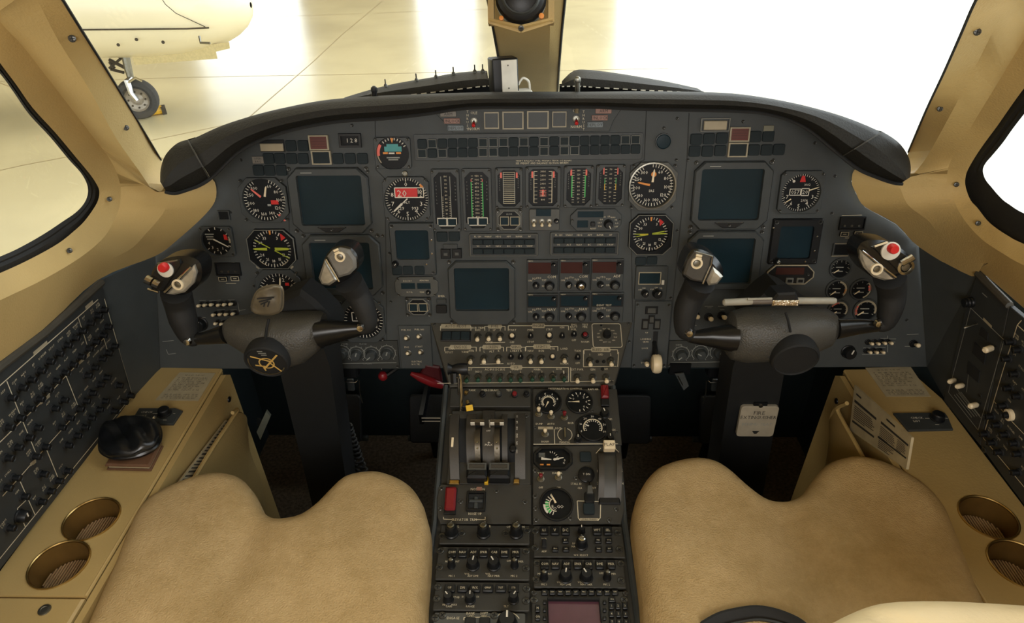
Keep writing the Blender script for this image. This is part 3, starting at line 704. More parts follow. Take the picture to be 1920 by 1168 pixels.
# ----- display units
def display(label, bez, scr_, cut=.12, name='display_unit', bz=BEZEL, tray=True, knobs=(), keys=(), z1=.010, mk=True):
    u = U(P, name, label, 'display', *bez)
    sx, sy, sw, sh = u.bx(*scr_)
    oc = [(x-sx, y-sy) for x, y in cutrect(u.w, u.h, u.w*cut)]
    u.part('bezel', MB(bz).ring(oc, rrect(sw, sh, .004, 3), 0, z1, .002, ch=.0025, slope=.02), (sx, sy, 0))
    u.part('screen', MB(SCR).flat(rrect(sw*.99, sh*.99, .004, 3), .0025), (sx, sy, 0))
    screws(u, [(a*(u.w/2-.006), b*(u.h/2-.006)) for a in (-1, 1) for b in (-1, 1)] if cut < .05 else [(a*(u.w/2-.003), b*(u.h/2-.003)) for a in (-1, 1) for b in (-1, 1)], SCREW, z1*.8 if cut < .05 else .0)
    if tray:
        tx, ty = 0, -u.h/2+(sy-sh/2+u.h/2)*.5
        t = u.part('latch_tray', MB(BLACK).prism([(-.026, .005), (-.012, -.004), (.012, -.004), (.026, .005)], z1-.001, z1+.004, .001), (tx, ty, 0))
        ob('latch_screw', SCREWS, t, (0, .001, z1+.004)); ob('tray_lip', MB(BEZELL).box(-.024, .004, z1, .024, .0062, z1+.003), t)
    if mk: u.part('lettering', MB(TXTD).quad(-u.w*.32, sy+sh/2+.004, -u.w*.18, sy+sh/2+.0055, z1+.0004))
    return u
display('captain upper flight display, dark and switched off', (546, 315, 695, 436), (563, 328, 683, 421))
display('captain lower flight display, dark, behind left yoke grip', (573, 440, 716, 552), (587, 453, 698, 540), tray=False)
display('copilot upper flight display, dark and switched off', (1297, 303, 1442, 429), (1310, 316, 1425, 411))
display('copilot lower flight display, dark, behind right yoke grip', (1286, 433, 1425, 541), (1301, 445, 1409, 530), tray=False)
display('centre multifunction display, large dark screen above the switch panel', (842, 489, 966, 607), (853, 500, 955, 580), tray=False, mk=False)
u = display('small dark screen left of centre with three keys below', (733, 417, 817, 515), (743, 430, 805, 485), cut=.02, tray=False, z1=.007, mk=False)
for i, px in enumerate((746, 766, 788)):
    x, y, w, h = u.bx(px-9, 496, px+9, 512); key(u, x, y, w, h, .010, TILE, 'select_key')
for q in ((810, 448), (811, 473), (801, 493)): x, y = u.at(*q); u.part('bright_screw', MB(CHROME).lathe([(.0022, 0), (.0018, .0015), (0, .0018)], 8), (x, y, .007))
x, y = u.at(743, 492); knob(u, x, y, .0055, .012, .007, 40)
u = display('small dark radar screen right of copilot displays', (1443, 410, 1536, 494), (1458, 423, 1520, 483), cut=.02, tray=False, z1=.007, bz=BLACK, mk=False)
for q in ((1529, 441), (1524, 468), (1507, 488), (1448, 425)): x, y = u.at(*q); u.part('bright_screw', MB(CHROME).lathe([(.0020, 0), (.0016, .0015), (0, .0018)], 8), (x, y, .007))
x, y = u.at(1453, 486); knob(u, x, y, .0055, .012, .007, 0, cap=STEEL)
# ----- warning and annunciator panels
def tiles(u, lst, w, h, frames=(), m=None, name='lamp_tile', z=0, d=.003):
    m = m or TILE
    for i, (px, py) in enumerate(lst):
        x, y = u.at(px, py); o = key(u, x, y, w, h, d, m, name, z)
        if i in frames:
            k = ('fr', round(w, 4), round(h, 4), d, FRAMEG.name)
            if k not in KEYS: KEYS[k] = MB(FRAMEG).frame(0, 0, w*.88, h*.88, .0009, d+.0003).mesh('tile_frame')
            ob('tile_frame', KEYS[k], o)
def framed(u, px0, py0, px1, py1, m, fm, name, lines=0, label=None, t=.0018, d=.004):
    x, y, w, h = u.bx(px0, py0, px1, py1)
    o = u.part(name, MB(m).prism(rect(w*.86, h*.84), 0, d, .0006), (x, y, 0), label=label)
    ob('tile_frame', MB(fm).ring(rect(w, h), rect(w*.84, h*.82), 0, d+.001, .001, ch=.0004), o)
    if lines:
        b = MB(mat('tile_line', (66, 24, 22), .5))
        for i in range(lines): b.quad(-w*.36, h*(.26-.52*i/max(1, lines-1)-.02), w*.36, h*(.26-.52*i/max(1, lines-1)+.02), d+.0003)
        ob('lettering', b, o)
    return o
u = U(P, 'warning_panel', 'long panel of two rows of small dark warning lamps across top centre', 'warning panel', 776, 250, 1204, 300)
c0, c1 = u.at(778, 256), u.at(1201, 250)
u.part('plate', MB(BEZEL).prism(rrect(u.w, u.h, .003), 0, .002, .0006))
sx = (u.at(1191, 262)[0]-u.at(792, 270)[0])/21
for r, (ya, yb, fr) in enumerate(((269, 261, (1, 6, 7, 8, 10, 12, 14, 20, 21)), (287, 279, (0, 2, 6, 7, 12, 14, 15)))):
    tiles(u, [(792+(1191-792)*i/21, ya+(yb-ya)*i/21) for i in range(22)], sx*.92, sx*.90, fr, z=.002)
u = U(P, 'placard', 'two lines of white lettering on the panel below the warning lamps', 'placard', 962, 296, 1066, 309)
b = MB(TXT); h = u.sc(1000, 300)*3.6
x, y = u.at(967, 301); b.text('VERIFY BALLAST FUEL WEIGHT PRIOR TO FLIGHT', x, y, h, .0006, 'l', sx=.88)
x, y = u.at(967, 306); b.text('SEE WEIGHT AND BALANCE SECTION OF AFM', x, y, h, .0006, 'l', sx=.88); x, y = u.at(1050, 305); b.text('HA217-75', x, y, h*.8, .0006, 'l', sx=.6)
u.part('lettering', b); u.part('strip', MB(PANEL).prism(rect(u.w, u.h), .00005, .0004))
u = U(P, 'thrust_reverser_panel', 'top centre panel with ARM UNLOCK DEPLOY tags, red switches and four framed squares', 'switch panel', 806, 201, 1170, 249)
u.part('plate', MB(PANEL).prism([u.at(*q) for q in ((808, 203), (1168, 199), (1150, 226), (1142, 246), (850, 249), (832, 228))], 0, .004, .001))
TAGW = mat('tag_pale', (120, 114, 104), .5); TAGR = mat('tag_pale_red', (146, 108, 94), .5); TAGB = mat('tag_pale_blue', (112, 122, 126), .5)
for px, py, s_, m in ((841, 213, 'ARM', TAGW), (848, 226, 'UNLOCK', TAGR), (855, 239, 'DEPLOY', TAGB), (1131, 207, 'ARM', TAGR), (1124, 220, 'UNLOCK', TAGR), (1115, 233, 'DEPLOY', TAGB)):
    x, y, w, h = u.bx(px-15, py-5, px+15, py+5); o = u.part('legend_lamp', MB(m).prism(rrect(w, h, .001), .004, .007, .0006), (x, y, 0))
    ob('lettering', MB(INK).text(s_, 0, 0, h*.55, .0073), o)
for k, (x0, y0, x1, y1) in enumerate(((908, 209, 936, 241), (942, 208, 982, 242), (988, 207, 1029, 241), (1035, 208, 1062, 238))):
    x, y, w, h = u.bx(x0, y0, x1, y1); o = u.part('framed_square', MB(BEZEL).prism(rect(w, h), .004, .006, .0006), (x, y, 0))
    ob('tile_frame', MB(FRAMEW).ring(rect(w, h), rect(w*.86, h*.84), .004, .0072, .005, ch=.0005), o)
b = MB(TXT)
for px, py in ((889, 226), (1080, 222)):
    x, y = u.at(px, py); toggle(u, x, y, -30, RED, .014, .0034, .004)
    h = u.sc(px, py)*5; X, Y = u.at(px, py-15); b.text('OLE', X, Y, h, .0044); X, Y = u.at(px, py+15); b.text('NORM', X, Y, h, .0044)
for px, sg in ((877, 1), (1094, 1)):
    for i in range(6): x, y = u.at(px, 209+i*6.5); b.text('THRUST'[i], x, y, h*.9, .0044)
u.part('lettering', b)
# captain and copilot warning blocks
CREAML = mat('lamp_cream', (170, 158, 132), .35)
u = U(P, 'master_warning_block', 'captain block of dark lamps with cream bar and red caution square', 'warning lights', 470, 248, 696, 332)
sw_ = u.sc(560, 280)
x, y, w, h = u.bx(488, 266, 534, 285); u.part('cream_lamp', MB(CREAML).prism(rrect(w*.93, h*.75, .001), 0, .006, .001), (x, y, 0)); u.part('lamp_housing', MB(BLACK).prism(rect(w, h*1.2), 0, .002, .0005), (x, y+.002, 0))
framed(u, 580, 253, 617, 281, REDTILE, FRAMEW, 'caution_tile', 4, 'dark red caution tile'); framed(u, 585, 282, 622, 308, TILE, FRAMEW, 'caution_tile')
tiles(u, [(546, 273), (569, 273), (504, 297), (525, 297), (547, 297), (569, 297), (634, 297), (657, 297), (680, 297), (485, 319), (506, 319), (528, 319)], sw_*20, sw_*20)
x, y, w, h = u.bx(474, 293, 495, 306); o = u.part('tag', MB(TAGW).prism(rect(w, h), 0, .003, .0004), (x, y, 0)); ob('lettering', MB(INK).text('OPEN', 0, h*.2, h*.3, .0032).text('BAG', 0, -h*.22, h*.3, .0032), o)
x, y, w, h = u.bx(636, 250, 678, 276); o = u.part('counter', MB(BLACK).ring(rect(w, h), rect(w*.8, h*.66), 0, .005, .001), (x, y, 0)); ob('counter_drum', MB(MATT).quad(-w*.42, -h*.35, w*.42, h*.35, .0012).use(WHITE).text('1', -w*.13, 0, h*.3, .0016).text('2', w*.06, 0, h*.3, .0016).text('8', w*.25, 0, h*.3, .0016), o)
u = U(P, 'master_warning_block', 'copilot block of dark lamps with cream bar and red caution square', 'warning lights', 1294, 220, 1476, 296)
x, y, w, h = u.bx(1313, 221, 1368, 246); u.part('lamp_housing', MB(FRAMEG).ring(rect(w, h), rect(w*.92, h*.86), 0, .004, .001, ch=.0004), (x, y, 0)); x, y, w, h = u.bx(1319, 226, 1362, 243); u.part('cream_lamp', MB(CREAML).prism(rrect(w, h, .001), 0, .005, .001), (x, y, 0))
framed(u, 1367, 238, 1405, 265, REDTILE, FRAMEW, 'caution_tile', 4, 'dark red caution tile'); framed(u, 1364, 267, 1401, 294, TILE, FRAMEW, 'caution_tile')
tiles(u, [(1305, 261), (1329, 260), (1353, 259), (1416, 256), (1440, 255), (1302, 283), (1326, 283), (1350, 282), (1413, 281), (1437, 281), (1460, 280)], sw_*21, sw_*20)
x, y, w, h = u.bx(1431, 235, 1450, 246); u.part('tag', MB(mat('tag_khaki', (120, 118, 100), .5)).prism(rect(w, h), 0, .003, .0004), (x, y, 0))
u = U(P, 'dark_lens', 'small round dark lens on the panel above the right airspeed dial', 'lens', 1231, 252, 1256, 278)
u.part('lens', MB(SCR).lathe([(.0128, 0), (.0125, .003), (.011, .0042), (0, .0046)], 20)); u.part('rim', MB(BEZEL).lathe([(.0142, 0), (.0140, .0035), (.0124, .0038)], 20))
# ----- engine tapes
def tape(label, x0, y0, x1, y1, kind, wins=False, cut=.2):
    u = U(P, 'engine_tape_gauge', label, 'gauge', x0, y0, x1, y1, 'vertical engine tape gauges')
    w, h = u.w, u.h; c = cut*w
    u.part('bezel', MB(BEZEL).ring(cutrect(w, h, .002), cutrect(w*.82, h*.9, c), 0, .006, .0015, slope=.02))
    u.part('dial_face', MB(DIAL).flat(cutrect(w*.82, h*.9, c), .0018))
    b = MB(WHITE); top, bot = h*.38, (-h*.27 if wins else -h*.38)
    def col(x, m, y0=0, y1=1, wd=.0012): b.use(m).quad(x-wd/2, bot+(top-bot)*y0, x+wd/2, bot+(top-bot)*y1, .0022)
    def tick(n, xa, xb, m=TXT, a=0, e=1, wd=.0007):
        b.use(m)
        for i in range(n):
            y = bot+(top-bot)*(a+(e-a)*i/(n-1)); b.quad(xa, y-wd/2, xb, y+wd/2, .0022)
    def nm_(ls, x=0, a=0, e=1, hh=.0032, m=TXT):
        b.use(m)
        for i, s_ in enumerate(ls): b.text(s_, x, bot+(top-bot)*(a+(e-a)*i/max(1, len(ls)-1)), hh, .0023)
    q = w*.16
    if kind == 0: col(-q, TXTD); col(q, TXTD); tick(12, -q, -q*.6, a=0, e=.5); tick(12, q*.6, q, a=0, e=.5); nm_(['0', '10', '20', '30', '40', '50', '60', '70', '80', '90', '95', '100'])
    if kind == 1: col(-q*1.2, GREEN, 0, .85, .0018); col(q*1.2, GREEN, 0, .85, .0018); col(-q*1.2, PINK, .86, .92); col(q*1.2, PINK, .86, .92); tick(16, -q*1.2, -q*.8); tick(16, q*.8, q*1.2); nm_(['400', '500', '550', '600', '650', '700', '750', '800', '850', '870', '900', '950'], hh=.0034)
    if kind == 2: tick(17, -q*1.4, q*1.4); col(-q*1.8, PINK, .82, 1, .003); col(q*1.8, PINK, .82, 1, .003); col(-q*1.3, TXTD); col(q*1.3, TXTD)
    if kind == 3: col(-q*1.6, TXT); col(q*1.6, TXT); col(-q*1.9, PINK, .8, 1, .0028); col(q*1.9, PINK, .8, 1, .0028); tick(9, -q*1.6, -q*1.0); tick(9, q*1.0, q*1.6); nm_(['800', '1000', '1200', '1400', '2400', '2600', '2800', '3000'], a=.1); col(0, PINK, .2, .42, .0028); tick(4, -q*.6, q*.6, PINK, .22, .4)
    if kind == 4: col(-q*1.4, GREEN, .15, .85, .0022); col(q*1.4, GREEN, .15, .85, .0022); col(-q*1.6, PINK, .84, 1.03, .003); col(q*1.6, PINK, .84, 1.03, .003); tick(14, -q*1.4, -q*.9); tick(14, q*.9, q*1.4); nm_(['0', '20', '40', '60', '80', '100', '110', '120', '140'])
    if kind == 5: col(-q*1.5, PINK, .84, 1.05, .002); col(q*1.5, PINK, .84, 1.05, .002); col(-q*1.2, GREEN, .55, .72); col(q*1.2, GREEN, .55, .72); col(-q*1.2, YEL, .35, .55); col(q*1.2, YEL, .35, .55); tick(12, -q*1.3, -q*.8); tick(12, q*.8, q*1.3); nm_(['0', '10', '20', '30', '40', '50', '60', '70'])
    b.use(TXTD)
    for s_, x in (('FUELFLOW', -w*.34), ('ENGRPM', w*.34)):
        for i, chh in enumerate(s_[:7]): b.text(chh, x, top*.75-i*h*.055, .0022, .0023)
    u.part('dial_marking', b)
    if wins:
        for sx in (-1, 1):
            o = u.part('digital_window', MB(SCR).quad(-w*.15, -h*.055, w*.15, h*.055, .0026), (sx*w*.18, -h*.345, 0)); ob('window_frame', MB(WHITE).ring(rect(w*.35, h*.135), rect(w*.30, h*.11), .0018, .0042, .0025, ch=.0003), o)
    screws(u, [(sx*w*.44, sy*h*.46) for sx in (-1, 1) for sy in (-1, 1)], SCREWS, .005)
    return u
tape('first engine tape gauge from left, tall with pale columns and two windows', 811, 317, 863, 434, 0, True)
tape('second tall engine tape gauge with bright green columns and two windows', 868, 316, 922, 433, 1, True)
tape('third engine tape gauge, ladder of ticks with two red tops', 929, 314, 980, 390, 2)
tape('fourth and widest engine tape gauge with small red bar in middle', 985, 312, 1051, 389, 3, cut=.12)
tape('fifth engine tape gauge with green columns and red tops', 1057, 310, 1112, 388, 4)
tape('sixth engine tape gauge with short green and yellow bars', 1117, 308, 1171, 386, 5)
def octwin(name, label, box, wins, cut=.2, mm=BEZELL, cat='indicator', txt=()):
    u = U(P, name, label, cat, *box)
    u.part('bezel', MB(mm).prism(cutrect(u.w, u.h, .002), 0, .004, .001)); i_ = cutrect(u.w*.8, u.h*.8, u.w*cut); u.part('face', MB(DIAL).prism(i_, .004, .0046, .0003)); u.part('rim', MB(FRAMEG).ring([(x*1.08, y*1.08) for x, y in i_], i_, .004, .0056, .0046, ch=.0003))
    for x0, y0, x1, y1 in wins:
        x, y, w, h = u.bx(x0, y0, x1, y1); o = u.part('digital_window', MB(SCR).quad(-w/2, -h/2, w/2, h/2, .0049), (x, y, 0)); ob('window_frame', MB(FRAMEW).ring(rect(w*1.05, h*1.05), rect(w*.88, h*.86), .004, .0060, .005, ch=.0003), o)
    if txt:
        b = MB(TXTD)
        for s_, px, py, hp in txt: x, y = u.at(px, py); b.text(s_, x, y, u.sc(px, py)*hp, .005)
        u.part('lettering', b)
    screws(u, [(sx*u.w*.42, sy*u.h*.42) for sx in (-1, 1) for sy in (-1, 1)], SCREW, .0038)
    return u
octwin('fuel_indicator', 'small pale square indicator with two windows under the third tape', (930, 391, 980, 432), ((938, 405, 954, 421), (957, 405, 974, 421)), txt=(('LB/HR', 955, 400, 3),))
octwin('clock_display', 'small octagonal indicator with two white framed windows, lower left of centre', (761, 557, 809, 591), ((768, 567, 784, 582), (786, 567, 802, 582)), .2, BEZEL)
u = U(P, 'trim_switch_box', 'small pale unit with three white toggles under the fourth tape', 'switch panel', 992, 391, 1049, 431)
u.part('plate', MB(BEZELL).prism(rrect(u.w, u.h, .003), 0, .005, .001))
x, y, w, h = u.bx(1005, 391, 1033, 404); u.part('digital_window', MB(SCR).prism(rect(w, h), .005, .0056, .0003), (x, y, 0))
for px in (1001, 1016, 1030): x, y = u.at(px, 414); toggle(u, x, y, -24, CREAM, .012, .003, .005)
x, y = u.at(1043, 413); knob(u, x, y, .0042, .009, .005, 40)
u = U(P, 'temperature_unit', 'pale octagonal unit with dark readout and rotary selector under last tapes', 'control unit', 1069, 391, 1165, 432)
u.part('plate', MB(BEZEL).prism(cutrect(u.w, u.h, .012), 0, .005, .001))
for r in ((1083, 395, 1131, 406), (1082, 412, 1102, 425)): x, y, w, h = u.bx(*r); u.part('digital_window', MB(SCR).prism(rect(w, h), .005, .006, .0003), (x, y, 0))
x, y = u.at(1111, 418); key(u, x, y, .008, .008, .006, BLACK, z=.004)
x, y = u.at(1140, 418); knob(u, x, y, .0075, .013, .005, 150)
b = MB(TXT)
for i in range(9): a = math.radians(200-i*28); X, Y = x+.0155*math.cos(a), y+.0135*math.sin(a); b.text(('TAS', 'SAT', 'ISA', 'FF', 'LB', 'RNG', 'HI', 'LO', 'OFF')[i], X, Y, .0028, .0056)
X, Y = u.at(1112, 427); b.text('RESET', X, Y, .0028, .0056); u.part('lettering', b)
screws(u, [(sx*u.w*.46, 0) for sx in (-1, 1)], SCREWS, .004)
# ----- flight guidance mode panels
for lab, x0, y0, x1, y1 in (('mode select panel of twelve keys, left of the pair under the tapes', 880, 437, 1009, 479), ('mode select panel of twelve keys, right of the pair under the tapes', 1031, 434, 1160, 477)):
    u = U(P, 'mode_select_panel', lab, 'key panel', x0, y0, x1, y1, 'mode select panels')
    u.part('bezel', MB(BEZELL).ring(rrect(u.w, u.h, .003), rect(u.w*.95, u.h*.9), 0, .006, .003, ch=.001)); u.part('face', MB(BEZEL).flat(rect(u.w*.96, u.h*.92), .003))
    for r in range(2):
        u.part('key_slot', MB(MATT).prism(rect(u.w*.9, u.h*.27), .003, .0042), (0, u.h*(.14 if r == 0 else -.27), 0))
        for i in range(6): key(u, u.w*(-.375+.15*i), u.h*(.14 if r == 0 else -.27), u.w*.142, u.h*.23, .004, TILE, 'mode_key', .0035)
    b = MB(TXT)
    for i in range(6):
        b.text(('HDG', 'VOR', 'APP', 'VS', 'FLCH', 'SC')[i] if 0 else ('FL CH', 'VNAV', 'HDG', 'APP', 'BANK', 'AP')[i], u.w*(-.375+.15*i), u.h*.37, u.h*.075, .0034); b.text(('VS', 'ALT', 'NAV', 'BC', 'STBY', 'YAW')[i], u.w*(-.375+.15*i), -u.h*.055, u.h*.075, .0034)
    u.part('lettering', b)
u = U(P, 'selector_key_block', 'two square keys over two black selector switches left of mode panel', 'key panel', 815, 435, 866, 486)
for px, py, s_ in ((829, 443, 20), (852, 442, 20)): x, y, w, h = u.bx(px-s_/2, py-9, px+s_/2, py+9); key(u, x, y, w, h, .005, TILE, 'select_key')
for px, py in ((836, 475), (857, 474)):
    x, y, w, h = u.bx(px-9, py-9, px+9, py+9); o = u.part('selector', MB(BLACK).prism(rect(w, h), 0, .005, .001), (x, y, 0)); ob('slide', MB(BEZELL).prism(rect(w*.45, h*.35), .005, .008, .001), o)
x, y, w, h = u.bx(831, 457, 858, 466); u.part('cover', MB(BEZEL).prism(rect(w, h), 0, .003, .0008), (x, y, 0))
u = U(P, 'frequency_display', 'octagonal panel with two dark readouts left of centre multifunction display', 'display', 741, 518, 822, 555)
u.part('plate', MB(BEZELL).prism(cutrect(u.w, u.h, .010), 0, .005, .001))
for r in ((753, 529, 779, 540), (783, 529, 808, 540)): x, y, w, h = u.bx(*r); u.part('digital_window', MB(SCR).prism(rect(w, h), .005, .0056, .0003), (x, y, 0))
b = MB(TXT)
for s_, px, py in (('DOC FLT', 765, 525), ('ADN MAR', 796, 524), ('FLT PL', 769, 546), ('TEMP', 792, 546)): x, y = u.at(px, py); b.text(s_, x, y, .0026, .0054)
u.part('lettering', b); x, y = u.at(804, 546); knob(u, x, y, .0042, .008, .005, 20)
screws(u, [(sx*u.w*.42, sy*u.h*.4) for sx in (-1, 1) for sy in (-1, 1)], SCREWS, .004)
u = U(P, 'annunciator_switch', 'tiny labelled square with black key left of multifunction display', 'switch', 816, 552, 839, 588)
x, y, w, h = u.bx(818, 571, 838, 586); key(u, x, y, w, h, .005, BLACK); x, y, w, h = u.bx(819, 553, 837, 557); u.part('lettering', MB(TXT).text('EMER', 0, 0, h*.9, .0008), (x, y, 0)); x, y, w, h = u.bx(819, 560, 837, 568); u.part('cover', MB(BEZEL).prism(rect(w, h), 0, .003, .0008), (x, y, 0))
# ----- radios
for r, (y0, y1, y2) in enumerate(((485, 513, 545), (548, 574, 603))):
    for c, (x0, x1) in enumerate(((987, 1047), (1048, 1106), (1107, 1169))):
        dy = -c*.8
        lab = (('communication radio with dark red window, left of three', 'communication radio with dark red window, middle, bright ringed knob', 'direction finder radio with dark red window, right of three'), ('navigation radio with black window, lower left of six', 'navigation radio with black window, lower middle of six', 'transponder with black window, lower right of six'))[r][c]
        u = U(P, ('radio_unit', 'radio_unit', 'transponder')[c] if r else 'radio_unit', lab, 'radio', x0, y0+dy, x1, y2+dy, 'radio stack')
        u.part('body', MB(BEZEL).prism(rect(u.w*.97, u.h*.97), 0, .006, .0008))
        x, y, w, h = u.bx(x0+2, y0+3+dy, x1-(13 if r == 0 else 3), y1+dy)
        if r: u.part('window_panel', MB(BLACK).prism(rect(u.w*.93, h), .006, .0072, .0003), (0, y, 0))
        u.part('display_window', MB(REDLED if r == 0 else SCR).prism(rect(w*.94, h*.82), .006, .0076, .0003), (x, y, 0), label='dark red readout window' if r == 0 else None)
        if r == 0: u.part('side_panel', MB(BLACK).prism(rect(u.w*.2, h), .006, .0072, .0003), (u.w*.37, y, 0))
        kx, ky = u.at(x0+18, y2-13+dy); knob(u, kx, ky, .0058, .012, .006, 30*c, cap=STEEL if c == 1 and r == 0 else None)
        k2x, k2y = u.at(x1-17, y2-12+dy); knob(u, k2x, k2y, .0086, .010, .006, 0, name='tuning_knob', line=None, cap=CHROME if (r, c) == (0, 1) else BEZELL)
        x, y = u.at(x1-9, y0+9+dy); knob(u, x, y, .0042, .008, .006, 45)
        b = MB(TXT); k = u.sc(x0, y0)
        x, y = u.at(x1-13, y1+4+dy); b.text((('COM', 'COM', 'ADF'), ('NAV', 'NAV', ''))[r][c], x, y, k*5, .0066)
        for s_, qx, qy in (('ON', x0+7, y2-21), ('SQ', x0+14, y2-25), ('STO', x0+23, y2-26), ('TST', x0+33, y2-22), ('XFR', x0+33, y2-11)):
            x, y = u.at(qx, qy+dy); b.text(s_, x, y, k*3.6, .0066)
        x, y = u.at(x0+8, y0+2+dy); b.text('MEMO', x, y, k*2.4, .0078)
        if (r, c) == (1, 2): x, y = u.at(x0+25, y1-3+dy); b.text('IDENT TEST', x, y, k*3.6, .0078)
        u.part('lettering', b)
u = U(P, 'standby_radio', 'narrow radio with white framed window and two knobs, right of radio stack', 'radio', 1190, 498, 1250, 560)
u.part('body', MB(BEZEL).prism(rrect(u.w, u.h, .002), 0, .006, .001))
x, y, w, h = u.bx(1196, 508, 1238, 531); u.part('window', MB(SCR).prism(rect(w*.9, h*.86), .006, .0066, .0003), (x, y, 0)); u.part('window_frame', MB(FRAMEW).ring(rect(w, h), rect(w*.92, h*.88), .006, .008, .0066, ch=.0003), (x, y, 0))
for px, py, r in ((1208, 547, .0062), (1231, 547, .0085)): x, y = u.at(px, py); knob(u, x, y, r, .012, .006, 30)
x, y, w, h = u.bx(1239, 523, 1244, 531); u.part('slide', MB(WHITE).prism(rect(w, h), .006, .009, .0005), (x, y, 0))
b = MB(TXT)
for s_, px, py in (('OFF', 1199, 541), ('ON', 1206, 538), ('VOL', 1222, 540), ('CH', 1229, 537), ('SQ', 1238, 538)): x, y = u.at(px, py); b.text(s_, x, y, .0028, .0066)
u.part('lettering', b)
u = U(P, 'blank_lamp_pair', 'two dark lamp tiles above the narrow radio', 'warning lights', 1190, 480, 1232, 497); tiles(u, [(1201, 489), (1222, 488)], u.w*.47, u.h*.9)
# ----- right side items
def bracket_box(label, bx, tags, bar):
    u = U(P, 'headset_jack_box', label, 'switch panel', *bx)
    x, y, w, h = u.bx(bx[0], bx[1]+7, bx[2], bx[1]+31); u.part('box', MB(BLACK).ring(rect(w, h), rect(w*.9, h*.8), 0, .005, .001, ch=.0008), (x, y, 0)); u.part('recess', MB(MATT).flat(rect(w*.92, h*.84), .001), (x, y, 0))
    for i in range(3): u.part('jack', MB(STEEL).lathe([(.002, .001), (.002, .003), (.0012, .003), (.001, .001)], 8), (x+(i-1)*w*.28, y-h*.2, 0))
    for px, py in tags:
        X, Y, W_, H_ = u.bx(px-8, py-4, px+8, py+4); o = u.part('rocker', MB(BLACK).prism(rrect(W_, H_, .0015), 0, .004, .0008), (X, Y, 0)); ob('rocker_outline', MB(TXT).frame(0, 0, W_*.9, H_*.9, .0008, .0043).line((-W_*.2, 0), (W_*.2, 0), .001, .0043), o)
    b = MB(TXT)
    for (xa, ya), (xb, yb) in bar: b.line(u.at(xa, ya), u.at(xb, yb), .0009, .0007)
    u.part('lettering', b)
bracket_box('black recessed jack box with two outlined rockers, beside captain left grip', (405, 485, 452, 534), ((419, 522), (442, 521)), (((408, 493), (440, 492)), ((424, 531), (443, 531))))
bracket_box('black recessed jack box with two outlined rockers, right of copilot screens', (1573, 399, 1621, 449), ((1582, 438), (1608, 437)), (((1578, 404), (1616, 403)), ((1584, 446), (1605, 446))))
u = U(P, 'lamp_square', 'small plain dark square on panel edge above oxygen gauge', 'lamp', 410, 394, 432, 412); u.part('frame', MB(BEZEL).ring(rect(u.w, u.h), rect(u.w*.8, u.h*.8), 0, .004, .001, ch=.0005)); u.part('lens', MB(DIAL).flat(rect(u.w*.82, u.h*.82), .0012))
u = U(P, 'lamp_square', 'small dark square between two pale bars near right grip', 'lamp', 1560, 456, 1594, 479); u.part('frame', MB(BEZEL).ring(rect(u.w, u.h), rect(u.w*.8, u.h*.8), 0, .003, .001, ch=.0005)); u.part('lens', MB(DIAL).flat(rect(u.w*.82, u.h*.82), .0012)); u.part('bars', MB(FRAMEW).line((-u.w*.45, u.h*.5), (u.w*.45, u.h*.52), .0013, .0034), label='pale upper bar'); u.part('bars', MB(FRAMEW).line((-u.w*.5, -u.h*.5), (u.w*.4, -u.h*.48), .0013, .0034), label='pale lower bar')
u = U(P, 'digital_clock', 'octagonal clock with red brown readout in white outline, above right yoke', 'clock', 1436, 495, 1524, 531)
i_ = cutrect(u.w, u.h, u.h*.36); u.part('face', MB(BLACK).prism(i_, 0, .005, .001)); u.part('outline_frame', MB(FRAMEW).ring(i_, [(x*.955, y*.91) for x, y in i_], .003, .0068, .005, ch=.0004))
x, y, w, h = u.bx(1453, 500, 1506, 513); u.part('display_window', MB(REDLED).prism(rect(w, h), .005, .0058, .0003), (x, y, 0), label='red brown readout')
for px in (1478, 1498):
    x, y, w, h = u.bx(px-7, 519, px+7, 529); o = u.part('push_button', MB(FRAMEG).prism(rrect(w, h, .001), .005, .008, .0006), (x, y, 0)); ob('button_cap', MB(BLACK).prism(rrect(w*.6, h*.5, .001), .008, .0092, .0004), o)
x, y = u.at(1513, 513); u.part('screw', SCREWS, (x, y, .005))
def bank(label, levers, plate, txt, tilt, az, knb=None, r=.0034):
    u = U(P, 'toggle_bank', label, 'switch panel', *plate)
    for px, py in levers: x, y = u.at(px, py); toggle(u, x, y, tilt, CREAM, .022, r, 0, az, ring=BLACK)
    b = MB(TXTD)
    for (xa, ya), (xb, yb) in txt: b.line(u.at(xa, ya), u.at(xb, yb), .0010, .0007)
    u.part('lettering', b)
    if knb:
        for px, py, r in knb: x, y = u.at(px, py); knob(u, x, y, r, .015, 0, 20)
bank('rows of white toggles left of the left yoke hub', [(380, 571), (391, 570), (403, 569), (416, 570), (427, 569), (439, 568), (407, 588), (419, 587), (430, 587), (443, 586), (411, 604), (422, 605)], (362, 556, 460, 625), [((374, 563), (386, 563)), ((392, 564), (414, 562)), ((428, 562), (440, 562)), ((446, 567), (449, 585)), ((449, 582), (461, 580)), ((407, 581), (422, 580)), ((432, 581), (444, 580)), ((355, 595), (386, 595)), ((408, 601), (417, 601))], 16, 4, [(376, 607, .013)])
bank('three white toggles left of the right yoke hub', [(1303, 590), (1328, 594), (1353, 591)], (1290, 570, 1368, 612), [((1321, 574), (1337, 574)), ((1346, 574), (1363, 574)), ((1326, 577), (1334, 577)), ((1350, 580), (1358, 580)), ((1294, 610), (1306, 610))], 12, 0, r=.0048)
